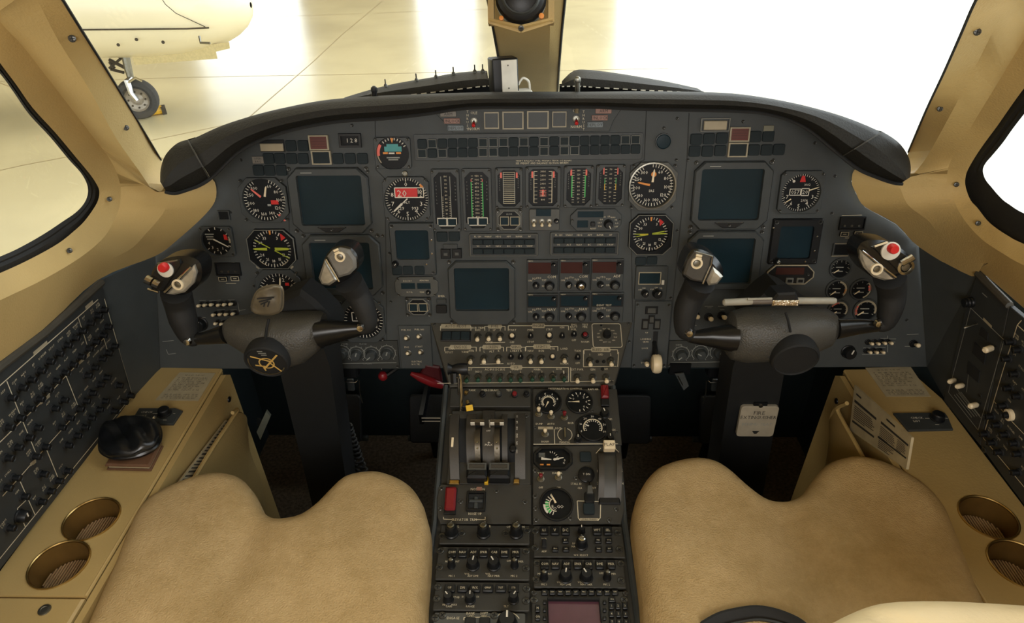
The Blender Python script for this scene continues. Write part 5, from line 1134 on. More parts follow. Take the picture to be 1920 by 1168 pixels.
for a, c in (((1082, 941), (1084, 973)), ((1082, 941), (1124, 942)), ((1126, 942), (1125, 973)), ((1084, 973), (1088, 978)), ((1125, 973), (1120, 978)), ((1117, 852), (1126, 842)), ((1160, 850), (1152, 842))): b.line(u.at(*a), u.at(*c), .0011, u.d+.0004)
X, Y, W_, H_ = u.bx(1087, 973, 1122, 978); b.use(FRAMEW).quad(X-W_/2, Y-H_/2, X+W_/2, Y+H_/2, u.d+.0003).use(INK).text('STALL WARN', X, Y, H_*.7, u.d+.0006, sx=.8)
u.part('lettering', b)
FLC = mat('flap_cover', (58, 58, 54), .45)
def strip2(x0, x1, y0, y1, m, lift, nm):
    rows = []
    a0, a1, c0, c1 = u.at(x0, y0), u.at(x1, y0), u.at(x0+1, y1), u.at(x1+2, y1)
    for i in range(13):
        t = i/12; z = .004+(lift)*math.sin(math.pi*(.15+.85*t))
        L_ = (a0[0]+(c0[0]-a0[0])*t, a0[1]+(c0[1]-a0[1])*t); R_ = (a1[0]+(c1[0]-a1[0])*t, a1[1]+(c1[1]-a1[1])*t); rows.append([(*L_, .004), (*L_, z), (*R_, z), (*R_, .004)])
    return u.part(nm, MB(m).grid(rows))
strip2(1120, 1130, 856, 942, QC, .024, 'slot_cover'); strip2(1153, 1162, 856, 942, QC, .024, 'slot_cover'); strip2(1130, 1153, 854, 944, FLC, .019, 'slot_track'); x, y, w, h = u.bx(1122, 934, 1162, 948); u.part('slot_end', MB(BLACK).prism(rect(w, h), u.d, .008, .002), (x, y, 0))
x, y, w, h = u.bx(1129, 841, 1150, 857); o = u.part('flap_lever', MB(CREAM).prism(rrect(w, h, .0015), .020, .034, .0015), (x, y, 0), label='cream FLAP knob'); ob('lettering', MB(INK).text('FLAP', 0, -h*.05, h*.36, .0344), o); ob('lever_arm', MB(STEEL).box(-w*.3, -.003, .006, w*.3, .003, .021), o)
screws(u, [u.at(*q) for q in ((1003, 932), (1004, 955), (1005, 976), (1069, 973), (1142, 977), (1155, 956), (1003, 884), (1080, 898))], SCREW, u.d)
# ----- lower radio modules on the flat part
def keysrow(u, xs, y0, y1, words, w=16, d=.005):
    for px, s_ in zip(xs, words):
        x, y, ww, hh = u.bx(px-w/2, y0, px+w/2, y1); o = key(u, x, y, ww, hh, d, BLACK, 'key', u.d)
        if s_: ob('lettering', MB(TXT).text(s_, 0, 0, hh*.28 if len(s_) > 2 else hh*.36, d+.0003, sx=.8), o)
def dzus(u, pts): screws(u, [u.at(*q) for q in pts], SCREWL, u.d)
u = module(Q2, 'dimmer_panel', 'strip with three tall black knobs across left pedestal column', 'knob panel', (824, 987, 994, 1023))
for px, a in ((847, 0), (907, 20), (968, 10)): x, y = u.at(px, 1004); knob(u, x, y, .0095, .020, u.d, a, cap=STEEL)
u.part('lettering', mtext(u, (('L', 860, 990), ('R', 919, 990), ('OFF', 955, 991), ('ON', 979, 991)), 5)); dzus(u, ((829, 1008), (866, 1003), (948, 1003), (988, 998)))
for lab, pl, bx, ky, yk, yn, yl in (('audio panel with seven square keys, upper one in left column', Q2, (818, 1027, 994, 1090), (848, 868, 888, 907, 927, 946, 967), 1034, 1050, 1083), ('audio panel with seven square keys in right column', Q2, (999, 1050, 1172, 1105), (1021, 1041, 1062, 1083, 1103, 1124, 1145), 1056, 1073, 1099)):
    u = module(pl, 'audio_panel', lab, 'audio panel', bx, group='audio control panels')
    keysrow(u, ky, yk, yk+16, ('COM', 'NAV', 'ADF', 'SPKR', 'CAB', 'DME', 'MKR'))
    k0 = ky[0]
    for dx, r, h_, a in ((-1, .0055, .014, -20), (39, .0090, .014, 10), (78, .0090, .014, -30), (117, .0055, .014, 20)): x, y = u.at(k0+dx, yn+14); knob(u, x, y, r, h_, u.d, a, cap=STEEL if r < .007 else None)
    u.part('lettering', mtext(u, (('MIC', k0-9, yn+6), ('INT', k0+10, yn+6), ('MIC 1', k0-1, yl), ('VOL', k0+28, yl-4), ('ADF DME', k0+39, yl), ('VOL', k0+67, yl-4), ('NAV MKR', k0+78, yl), ('MIC 2', k0+116, yl), ('OFF', k0+106, yn+5), ('EMER', k0+128, yn+6)), 4))
    dzus(u, ((bx[0]+8, bx[1]+9), (bx[0]+6, bx[1]+40), (bx[2]-8, bx[1]+10), (bx[2]-8, bx[1]+42)))
u = module(Q2, 'radar_panel', 'panel with six wide keys and three knobs, lower left column', 'radar panel', (813, 1093, 994, 1148))
keysrow(u, (844, 868, 891, 915, 939, 963), 1102, 1115, ('UP', 'DN', 'WX', 'GMAP', 'TGT', 'STB'), 20)
for px, a in ((841, -40), (882, 0), (963, 30)): x, y = u.at(px, 1128); knob(u, x, y, .0070, .014, u.d, a)
u.part('lettering', mtext(u, (('GAIN', 842, 1140), ('RANGE', 882, 1140), ('TILT', 949, 1140), ('MIN', 834, 1137), ('MAX', 852, 1137), ('10', 868, 1122), ('50', 896, 1122), ('STAB', 856, 1123)), 4)); dzus(u, ((821, 1104), (819, 1126), (987, 1107), (986, 1130)))
u = module(Q2, 'autopilot_panel', 'bottom left pedestal panel with BANK and SOFT keys and TURN dial', 'autopilot panel', (810, 1150, 986, 1215), m=BEZELL)
keysrow(u, (882, 909), 1163, 1178, ('', ''), 20); x, y = u.at(951, 1175); knob(u, x, y, .013, .018, u.d)
b = mtext(u, (('BANK', 883, 1153), ('LIMIT', 883, 1158, 4), ('SOFT', 908, 1153), ('RIDE', 908, 1158, 4), ('ENGAGE', 850, 1162, 5), ('TURN', 951, 1158, 5)), 5)
b.arc(-60, 60, .0185, .0198, u.d+.0004, 16, x, y); b.path([u.at(870, 1166), u.at(870, 1161), u.at(918, 1160), u.at(918, 1166)], .0011, u.d+.0004); u.part('lettering', b); dzus(u, ((816, 1162), (830, 1157), (927, 1157)))
u = module(Q2, 'navigation_control_panel', 'right column panel with ringed knob and small keys above audio panel', 'key panel', (999, 988, 1170, 1048))
keysrow(u, (1020, 1040, 1060, 1119, 1139), 993, 1008, ('ILS', 'V', 'DC', 'WPT', 'SEL'), 16); keysrow(u, (1060, 1121, 1141), 1014, 1023, ('ET', 'FMS', 'TTG'), 12, .004); keysrow(u, (1041, 1061, 1122, 1142), 1030, 1039, ('BRG', 'HSI', 'MAP', 'SBY'), 12, .004)
x, y = u.at(1090, 1026); knob(u, x, y, .0088, .016, u.d, 0, cap=CHROME); x, y = u.at(1090, 1001); knob(u, x, y, .0055, .012, u.d, 0)
x, y, w, h = u.bx(1016, 1017, 1024, 1032); u.part('slide_switch', MB(MATT).prism(rrect(w, h, .001), u.d, .010, .001), (x, y, 0)); u.part('lettering', mtext(u, (('VOR', 1020, 1013), ('ADF', 1020, 1037), ('WX SELECT', 1089, 1044), ('DIM', 1077, 1022), ('MAX', 1077, 1028)), 4)); dzus(u, ((1003, 999), (1003, 1031), (1158, 1002), (1161, 1034)))
u = module(Q2, 'flight_management_unit', 'control unit with purple brown screen and number keys at bottom right of pedestal', 'control unit', (996, 1107, 1182, 1225))
keysrow(u, [1021+14.6*i for i in range(10)], 1111, 1120, ('FPL', 'NAV', 'VNV', 'DTO', 'LST', 'PRG', 'TUN', 'CLR', 'BRT', 'DIM'), 12, .004)
keysrow(u, (1147,), 1125, 1134, ('MSG',), 13, .004); keysrow(u, (1146, 1158, 1171), 1136, 1147, '123', 10, .004); keysrow(u, (1146, 1159, 1172), 1151, 1162, '456', 10, .004); keysrow(u, (1147, 1160, 1173), 1166, 1177, '789', 10, .004); keysrow(u, (1008,), 1140, 1152, ('M',), 9, .004); keysrow(u, (1008,), 1156, 1168, ('ON',), 9, .004)
for px in (1021, 1133):
    for py in (1134, 1149, 1164): x, y, w, h = u.bx(px-3, py-3, px+3, py+3); key(u, x, y, w, h, .004, BLACK, 'line_key', u.d)
x, y, w, h = u.bx(1027, 1126, 1127, 1215); u.part('screen_bezel', MB(BLACK).ring(rect(w, h), rect(w*.97, h*.9), u.d, .010, .004, ch=.001), (x, y, 0)); u.part('screen', MB(mat('screen_purple', (84, 50, 62), .25, spec=.6)).flat(rect(w*.98, h*.92), .0046), (x, y, 0), label='purple brown screen'); dzus(u, ((1001, 1128), (1170, 1128))); screws(u, [u.at(*q) for q in ((1001, 1115), (1172, 1116))], SCREW, u.d)
# ---------------------------------------------------------------- side consoles
def console(sg, label, lid_y, holes, plate_px, placard_px, strip_px):
    xi, xo = sg*.613, sg*.757
    e = empty('side_console', label, 'console', Matrix.Translation((sg*.68, .6, 0)))
    ox, oy = sg*.68, .6
    lo = [(xi-ox, .2-oy), (xo-ox, .2-oy), (xo-ox, lid_y-.002-oy), (xi-ox, lid_y-.002-oy)]
    ob('rear_lid', MB(TAN2).prism(lo, .585, .609, .003), e)
    X, Y = (xi+xo)/2-sg*.02, lid_y-.035
    X = CON.xy(83, 1143)[0] if sg < 0 else .665; Y = CON.xy(83, 1143)[1]
    ob('lid_lock', MB(STEEL).lathe([(.0085, 0), (.008, .0015), (.005, .002), (.0045, .001), (0, .001)], 16), e, (X-ox, Y-oy, .609))
    # main lid with the two cup holes
    outer = [(xi, lid_y), (xi, 1.055), (sg*.735, 1.058), (xo, .97), (xo, lid_y)]
    if sg > 0: outer = outer[::-1]
    pts = [V3(q) for q in ccw(outer)]; edges = [(i, (i+1) % 5) for i in range(5)]; loops = [list(range(5))]
    for hx, hy, r in holes:
        k = len(pts); pts += [V3((x+hx, y+hy)) for x, y in circ(r, 28)]; loops.append([k+i for i in range(28)])
    res = delaunay_2d_cdt(pts, [], loops, 2, 1e-7)
    m = MB(TAN2).add([(p.x-ox, p.y-oy, .610) for p in res[0]], [tuple(f) for f in res[2]])
    o5 = ccw(outer); m.grid([[(x-ox, y-oy, .585) for x, y in inset(o5, 0)], [(x-ox, y-oy, .6085) for x, y in inset(o5, -.0006)], [(x-ox, y-oy, .610) for x, y in o5]], True)
    ob('lid', m, e)
    ob('lid_edge', MB(TAN2).tube([(xi-ox, lid_y-oy, .6075), (xi-ox, 1.053-oy, .6075)], .003, 8), e)
    b = MB(TAN2).box(min(xi, xo)-ox+.012, .2-oy, 0, max(xi, xo)-ox-.012, 1.05-oy, .30); ob('carcass', b, e)
    xs = sg*.599
    sp = MB(TAN2)
    a = [(.2, .0), (.2, .606), (1.04, .606), (1.055, .595), (1.055, .0)]
    def sx(z): return xs-ox-sg*(.606-z)*.03
    v = [(sx(z), y-oy, z) for y, z in a]+[(sx(z)+sg*.010, y-oy, z) for y, z in a]
    sp.add(v, [(0, 1, 2, 3, 4), (9, 8, 7, 6, 5)]+[(i, i+5, (i+1) % 5+5, (i+1) % 5) for i in range(5)]); ob('side_panel', sp, e)
    for y, z in ((1.02, .56), (.80, .555)):
        ob('fastener', MB(BLACK).lathe([(.0062, 0), (.0055, .002), (.003, .0022), (0, .001)], 12), e, (sx(z)-sg*.0005, y-oy, z), (0, math.radians(-90*sg), 0))
    return e, ox, oy, sx
hl = [(*CON.xy(172, 973), .0405), (*CON.xy(111, 1058), .0405)]
hr = [(*CON.xy(1853, 970), .0405), (*CON.xy(1912, 1058), .0405)]
cl, clx, cly, slx = console(-1, 'tan side console left of captain seat with two cup holders', CON.xy(70, 1116)[1], hl, 0, 0, 0)
cr, crx, cry, srx = console(1, 'tan side console right of copilot seat with two cup holders', .50, hr, 0, 0, 0)
RIBM = mat('ribbed_mat', (170, 142, 104), .6)
CUPM = mat('cup_brown', (112, 84, 40), .4, metal=.3, bump=(60, .1))
for (hx, hy, r), lab in zip(hl+hr, ('brass rimmed cup holder nearer the panel on left console', 'brass rimmed cup holder nearer the viewer on left console', 'brass rimmed cup holder nearer the panel on right console', 'brass rimmed cup holder at right picture edge')):
    e = empty('cup_holder', lab, 'cup holder', Matrix.Translation((hx, hy, .610)), 'cup holders in the side consoles')
    ob('rim', MB(GOLD).lathe([(r*1.03, .0004), (r*1.02, .0020), (r*.985, .0024), (r*.955, .0012), (r*.945, -.004)], 36), e)
    ob('cup', MB(CUPM).lathe([(r*.945, 0), (r*.93, -.02), (r*.91, -.040), (0, -.040)][::-1], 36), e)
    o = ob('ribbed_base', MB(mat('rib_gap_brown', (84, 64, 42), .7)).lathe([(0, -.0380), (r*.88, -.0380), (r*.88, -.040)], 28), e)
    rb = MB(RIBM)
    for k in range(-8, 9):
        y = k*r*.10; hw = math.sqrt(max(0, (r*.84)**2-y*y)); rb.box(y-.0010, -hw, -.038, y+.0010, hw, -.0362)
    q = ob('ribs', rb, o); q['kind'] = 'stuff'
# printed placards and check-list plates on the consoles
def quadpx(m, pl, pts, z=0, d=.0008, ox=0, oy=0): return m.prism([(pl.xy(*q)[0]-ox, pl.xy(*q)[1]-oy) for q in pts], z, z+d)
def placard(name, label, pts, rows):
    P_ = [V3((*CON.xy(*q), 0)) for q in pts]; c = sum(P_, V3((0, 0, 0)))/4
    e = empty(name, label, 'placard', Matrix.Translation((c.x, c.y, ZC+.0004)))
    ob('sheet', MB(PAPER).prism([(p.x-c.x, p.y-c.y) for p in P_], 0, .0006), e)
    b = MB(INK); a, bb, cc, dd = [p-c for p in P_]
    def at(s, t): return a.lerp(bb, s).lerp(dd.lerp(cc, s), t)
    random.seed(3)
    for t, s0, s1, hgt in rows:
        s = s0
        while s < s1-.03:
            w = random.uniform(.04, .11); p, q = at(s, t), at(min(s+w, s1), t); ang = math.atan2(q.y-p.y, q.x-p.x)
            wd = ''.join(random.choice('ABDEFGILNOPRSTU') for _ in range(max(2, int(w*32)))); b.text(wd, p.x, p.y, hgt, .0008, 'l', ang, .75); s += w+.025
    ob('lettering', b, e); return e
R14 = [(.10, .22, .78, .0036)]+[(.2+i*.062, .1, (.9, .95, .8, .92, .75, .85, .7, .88)[i], .0038) for i in range(8)]+[(.80+i*.06, .1, .9, .0038) for i in range(3)]
placard('placard', 'cream printed placard on the left console by the panel', [(337, 699), (404, 700), (372, 752), (291, 751)], R14)
placard('placard', 'cream printed placard on the right console by the panel', [(1622, 690), (1707, 688), (1745, 744), (1661, 744)], R14)
for lab, pts, kx, txt in (('dark CHECK LIST light plate with knob on left console', [(262, 768), (330, 768), (343, 773), (326, 798), (243, 798)], (310, 779), ((266, 776, 'CHECK'), (264, 783, 'LIST'))), ('dark CHECK LIST light plate with knob on right console', [(1674, 777), (1770, 776), (1776, 784), (1786, 808), (1702, 810)], (1755, 788), ((1706, 787, 'CHECK'), (1711, 793, 'LIST')))):
    P_ = [CON.xy(*q) for q in pts]; cx_ = sum(p[0] for p in P_)/5; cy_ = sum(p[1] for p in P_)/5
    e = empty('map_light_plate', lab, 'light switch', Matrix.Translation((cx_, cy_, ZC+.0004)))
    ob('plate', MB(BEZEL).prism([(x-cx_, y-cy_) for x, y in P_], 0, .004, .001), e)
    kx_, ky_ = CON.xy(*kx); k = ob('knob', KN.setdefault('cl', knob_mesh(.011, .012)), e, (kx_-cx_, ky_-cy_, .004))
    b = MB(WHITE)
    for px, py, s_ in txt: x, y = CON.xy(px, py); b.text(s_, x-cx_, y-cy_, .0048, .0043, 'l')
    x, y = CON.xy(kx[0]-22, kx[1]); b.line((x-cx_, y-cy_), (x-cx_+.010, y-cy_), .0010, .0043); x, y = CON.xy(kx[0]+16, kx[1]); b.line((x-cx_, y-cy_), (x-cx_+.004, y-cy_), .0010, .0043); x, y = CON.xy(kx[0], kx[1]+12); b.line((x-cx_-.003, y-cy_), (x-cx_+.004, y-cy_), .0010, .0043)
    ob('lettering', b, e)
# wallet and pouch on the left console
wp_ = [CON.xy(*q) for q in ((201, 882), (284, 884), (307, 838), (232, 830))]; wc = (sum(p[0] for p in wp_)/4, sum(p[1] for p in wp_)/4)
e = empty('notebook', 'brown leather notebook under the black pouch on left console', 'notebook', Matrix.Translation((*wc, ZC+.0005)))
BRN = mat('brown_leather', (100, 72, 52), .4, bump=(300, .3), var=(30, .12))
wo = [(x-wc[0], y-wc[1]) for x, y in wp_]
ob('lower_cover', MB(BRN).prism(wo, 0, .0035, .001), e); ob('pages', MB(PAPER).prism(inset(ccw(wo), .003), .0035, .009), e); ob('upper_cover', MB(BRN).prism(wo, .009, .0135, .0025), e)
hp2 = [CON.offset(.014).xy(*q) for q in ((190, 850), (191, 822), (204, 804), (238, 795), (272, 792), (297, 800), (305, 818), (301, 838), (284, 852), (258, 862), (226, 866), (204, 862))]
hc = (sum(p[0] for p in hp2)/12, sum(p[1] for p in hp2)/12)
e = empty('pouch', 'black glossy pouch lying on brown notebook, left console', 'pouch', Matrix.Translation((*hc, ZC+.0142)))
GLB = mat('glossy_black', (16, 18, 20), .32, bump=(40, .5), spec=.6)
hs = sm2([(x-hc[0], y-hc[1]) for x, y in hp2], 4)
pz = lambda x, y: .004*math.sin(x*90)*math.cos(y*70)+.003*math.sin((x+y)*160)
ob('body', cushion(hs, .024, .013, .008, .011, pz, GLB, .006), e)
ob('flap_fold', MB(GLB).tube([(p[0]*.93, p[1]*.93, .012+.002*math.sin(i)) for i, p in enumerate(hs[26:46])], .0045, 8), e)
ob('snap', MB(CHROME).lathe([(.004, 0), (.004, .002), (.002, .0035), (0, .004)], 12), e, (.028, .036, .023))
# map pockets and papers on the inner console faces
def sheet(name, label, pts, cat, bars, m=PAPER):
    P_ = pts; c = sum(P_, V3((0, 0, 0)))/4
    e = empty(name, label, cat, Matrix.Translation(c)); n = (P_[1]-P_[0]).cross(P_[3]-P_[0]).normalized(); n = n if n.dot(CAM-c) > 0 else -n
    ob('page', MB(m).add([p-c for p in P_]+[p-c-n*.004 for p in P_], [(0, 1, 2, 3), (7, 6, 5, 4), (0, 4, 5, 1), (1, 5, 6, 2), (2, 6, 7, 3), (3, 7, 4, 0)]), e)
    a, b_, cc, dd = [p-c+n*.0006 for p in P_]
    b = MB(INK)
    for s0, t0, s1, t1, kind in bars:
        def at(s, t): return a.lerp(b_, s).lerp(dd.lerp(cc, s), t)
        if kind == 'b': b.add([at(s0, t0), at(s1, t0), at(s1, t1), at(s0, t1)], [(0, 1, 2, 3)])
        else:
            k = 0; t = t0
            random.seed(5)
            while t < t1:
                e1 = s0+(s1-s0)*random.uniform(.55, 1); b.add([at(s0, t), at(e1, t), at(e1, t+.018), at(s0, t+.018)], [(0, 1, 2, 3)]); t += .045
    ob('printing', b, e); return e
rp = [hitx(1602, 722, .586), hitx(1709, 820, .578), hitx(1699, 880, .574), hitx(1593, 806, .580)]
sheet('checklist', 'large printed checklist card in the pocket of right console', rp, 'checklist', ((.04, .28, .46, .34, 'b'), (.54, .26, .98, .32, 'b'), (.06, .12, .16, .16, 'b'), (.62, .08, .76, .13, 'b'), (.05, .40, .45, .70, 'l'), (.54, .38, .80, .95, 'l'), (.04, .74, .46, .79, 'b'), (.52, .66, .98, .71, 'b'), (.82, .36, .96, .7, 'l')))
lp = [hitx(424, 788, -.588), hitx(438, 793, -.583), hitx(352, 918, -.580), hitx(322, 922, -.586)]
sheet('checklist', 'printed checklist strip in the pocket of left console', lp, 'checklist', [(.1, .02+i*.24, .95, .045+i*.24, 'b') for i in range(5)]+[(.1, .08+i*.24, .9, .22+i*.24, 'l') for i in range(4)])
def pocket(e, ox, oy, sg, edge, low):
    E_ = smooth_path([hitx(x, y, sg*.570)-V3((ox, oy, 0)) for x, y in edge], 4); L_ = smooth_path([hitx(x, y, sg*.588)-V3((ox, oy, 0)) for x, y in low], 4)
    n = min(len(E_), len(L_)); o = ob('map_pocket', MB(TAN2).grid([E_[:n], [p.lerp(q, .5)+V3((-sg*.010, 0, 0)) for p, q in zip(E_[:n], L_[:n])], L_[:n]]), e)
    ob('pocket_hem', MB(TAN2).tube(E_[:n], .004, 6), o)
pocket(cl, clx, cly, -1, [(436, 774), (446, 768), (432, 790), (400, 838), (362, 900)], [(450, 772), (462, 800), (470, 850), (490, 900), (498, 950)])
pocket(cr, crx, cry, 1, [(1588, 756), (1570, 766), (1580, 790), (1598, 822), (1618, 858)], [(1566, 764), (1560, 800), (1553, 840), (1546, 880), (1540, 920)])
# ---------------------------------------------------------------- circuit breaker panels
BRK = MB(MATT).lathe([(.0066, 0), (.0064, .0022), (.0050, .0026)], 12).use(BLACK).lathe([(.0046, .0024), (.0044, .008), (.0050, .0084), (.0050, .0118), (.0042, .0126), (.0036, .0118), (0, .0118)], 12).mesh('circuit_breaker')
CBG = mat('breaker_panel_grey', (46, 49, 49), .6, bump=(700, .1), var=(15, .08))
ABB = ('FUEL PUMP', 'DC BUS', 'INV 1', 'WARN LTS', 'HYD QTY', 'STALL', 'PITOT', 'RUDDER', 'AP 1', 'NAV 1', 'COM 1', 'ADF', 'XPDR', 'DME', 'FUEL QTY', 'IGN', 'TRIM', 'FLAP', 'GEAR', 'OXY')
u = U(BL, 'circuit_breaker_panel', 'black breaker panel with slanting rows of breakers along captain side', 'breaker panel', 0, 620, 200, 900)
def bl(*q): return u.at(*q)
ou = [bl(*q) for q in ((187, 529), (250, 744), (0, 1063), (-230, 1358), (-230, 895), (-110, 775), (0, 684), (80, 624))]
u.part('plate', MB(CBG).prism(ou, -.004, .003, .001)); u.part('top_lip', MB(mat('lip_olive', (60, 56, 46), .8)).tube([(*bl(187, 529), .003), (*bl(80, 624), .003), (*bl(0, 684), .003), (*bl(-110, 775), .003)], .006, 8))
b = MB(TXT)
def ln(*pts, w=.0016): b.path([bl(*q) for q in pts], w, .0034)
ln((180, 561), (0, 718), (-80, 788)); ln((192, 560), (245, 741), (0, 1041), (-80, 1138)); ln((191, 634), (120, 704), (70, 757), (37, 788), (0, 824), (-60, 880)); ln((141, 773), (82, 838), (31, 896), (0, 930))
for q in (((142, 593), (160, 648)), ((120, 705), (142, 760)), ((8, 714), (33, 777)), ((37, 787), (63, 849)), ((82, 840), (105, 896)), ((31, 897), (62, 966)), ((191, 634), (197, 654)), ((44, 938), (28, 953), (43, 987))): ln(*q, w=.0014)
for px, py, l in ((163, 571, 14), (71, 652, 26), (154, 672, 20), (80, 748, 18), (56, 868, 8), (60, 866, 6)):
    a = bl(px-l/2, py+l*.42); c = bl(px+l/2, py-l*.42); b.use(FRAMEW).line(a, c, .0056, .0036); b.use(TXT)
brs = [(185, 580), (174, 591), (159, 605), (144, 620), (131, 633), (116, 646), (100, 662), (83, 677), (66, 694), (48, 711), (31, 726), (10, 745),
       (193, 612), (184, 628), (170, 640), (157, 653), (142, 668), (127, 683), (112, 698), (95, 713), (79, 730), (64, 747), (45, 765), (27, 783), (6, 800),
       (205, 648), (194, 661), (182, 672), (168, 688), (155, 703), (110, 749), (93, 765), (60, 801), (44, 820), (23, 838), (5, 858),
       (191, 707), (179, 720), (164, 736), (152, 751), (140, 766), (121, 783), (105, 801), (75, 837), (57, 855), (19, 895), (3, 914),
       (215, 722), (188, 751), (177, 767), (162, 783), (149, 800), (135, 816), (118, 834), (71, 888), (36, 930),
       (236, 741), (224, 753), (205, 770), (117, 882), (100, 901), (85, 920), (68, 940), (9, 989)]
for i, q in enumerate(brs):
    x, y = bl(*q); u.part('circuit_breaker', BRK, (x, y, .003))
    t = ABB[i % 20].split(); 
    for k, s_ in enumerate(t): b.text(s_, x-.004, y+.0125-k*.0045+.0015, .0034, .0034)
x, y = bl(31, 967); knob(u, x, y, .0095, .014, .003, 0)
u.part('lettering', b)
for q in ((84, 626), (206, 764), (168, 862), (232, 765)): x, y = bl(*q); u.part('screw', SCREW, (x, y, .003))
u = U(BR, 'circuit_breaker_panel', 'black breaker panel at right picture edge beside copilot', 'breaker panel', 1850, 640, 1918, 850)
ou = [bl(*q) for q in ((1897, 574), (1919, 592), (2010, 676), (2140, 800), (2140, 1230), (2010, 1060), (1887, 898), (1842, 836))]
u.part('plate', MB(CBG).prism(ou, -.004, .003, .001))
b = MB(TXT); ln((1920, 600), (1912, 609), (1884, 697), (1847, 820), (1914, 900), (1960, 955)); ln((1867, 751), (1900, 788), (1925, 814), w=.0012); ln((1912, 609), (1940, 634))
for i, q in enumerate(((1904, 640), (1918, 655), (1897, 672), (1900, 727), (1917, 742), (1890, 760), (1866, 780), (1878, 796), (1855, 813), (1893, 814), (1869, 829), (1911, 830), (1882, 847), (1918, 850), (1915, 885), (1912, 700))):
    x, y = bl(*q); u.part('circuit_breaker', BRK, (x, y, .003))
    for k, s_ in enumerate(ABB[(i*3) % 20].split()): b.text(s_, x+.004, y+.0125-k*.0045+.0015, .0034, .0034)
x, y = bl(1900, 777); o = u.part('circuit_breaker', BRK, (x, y, .003), label='breaker with white collar'); ob('collar', MB(CREAM).lathe([(.0095, 0), (.0095, .006), (.0066, .007), (.0066, .001)], 16), o)
u.part('lettering', b); x, y = bl(1849, 843); u.part('screw', SCREWL, (x, y, .003))
u = U(BR, 'oxygen_control_panel', 'dark side panel with big cream levers right of copilot console', 'control panel', 1790, 580, 1880, 790)
ou = [bl(*q) for q in ((1836, 511), (1896, 573), (1841, 835), (1772, 752), (1815, 575))]
u.part('plate', MB(CBG).prism(ou, -.004, .003, .001)); u.part('top_lip', MB(mat('lip_olive', (60, 56, 46), .8)).tube([(*bl(1837, 512), .003), (*bl(1897, 572), .003)], .006, 8))
b = MB(TXTD); ln((1824, 577), (1887, 637), (1838, 806), (1782, 735), (1824, 577), w=.0014); ln((1797, 728), (1843, 783), w=.0012); ln((1820, 700), (1816, 735), w=.0012); ln((1846, 549), (1855, 557), w=.0016)
for px, py, l in ((1856, 604, 16),): b.use(FRAMEW).line(bl(px-8, py-7), bl(px+8, py+9), .005, .0036); b.use(TXTD)
for i in range(4): b.line(bl(1793+i*4, 740-i*2), bl(1826+i*5, 782-i*1), .0016, .0034)
u.part('lettering', b)
x, y = bl(1827, 566); u.part('ridged_knob', MB(BLACK).lathe([(.0085, 0), (.0085, .003), (.0078, .004), (.0085, .005), (.0085, .008), (.0078, .009), (.0082, .010), (.0075, .014), (0, .014)], 16), (x, y, .003))
for qd in (((1844, 612), (1858, 624), (1856, 639), (1840, 627)), ((1832, 641), (1854, 661), (1850, 683), (1827, 661)), ((1820, 676), (1842, 697), (1839, 718), (1817, 699))):
    u.part('lever_recess', MB(MATT).prism([bl(*q) for q in qd], .003, .0042, .0005))
def cap_lever(px, py, qx, qy, m=CREAM, r=.0052, name='cream_lever'):
    w0 = BR.w(px, py, .006); w1 = BR.w(qx, qy, .028)
    im = u.e.matrix_world.inverted(); bpy.context.view_layer.update(); im = (BR.M @ Matrix.Translation((u.cx, u.cy, 0))).inverted()
    a, c = im @ w0, im @ w1
    u.part(name, MB(STEEL).tube([a+(0*a), a.lerp(c, .4)], r*.45, 8).use(m).tube([a.lerp(c, .25), a.lerp(c, .35), a.lerp(c, .9), c], [r*.7, r, r, r*.6], 10))
cap_lever(1866, 650, 1846, 657); cap_lever(1794, 711, 1780, 716, r=.0045); cap_lever(1810, 721, 1794, 725, r=.0045); cap_lever(1838, 757, 1818, 762, r=.0048); cap_lever(1834, 607, 1808, 615, STEEL, .0022, 'thin_lever')
for q in ((1845, 525), (1781, 764), (1842, 742)): x, y = bl(*q); u.part('screw', SCREW, (x, y, .003))
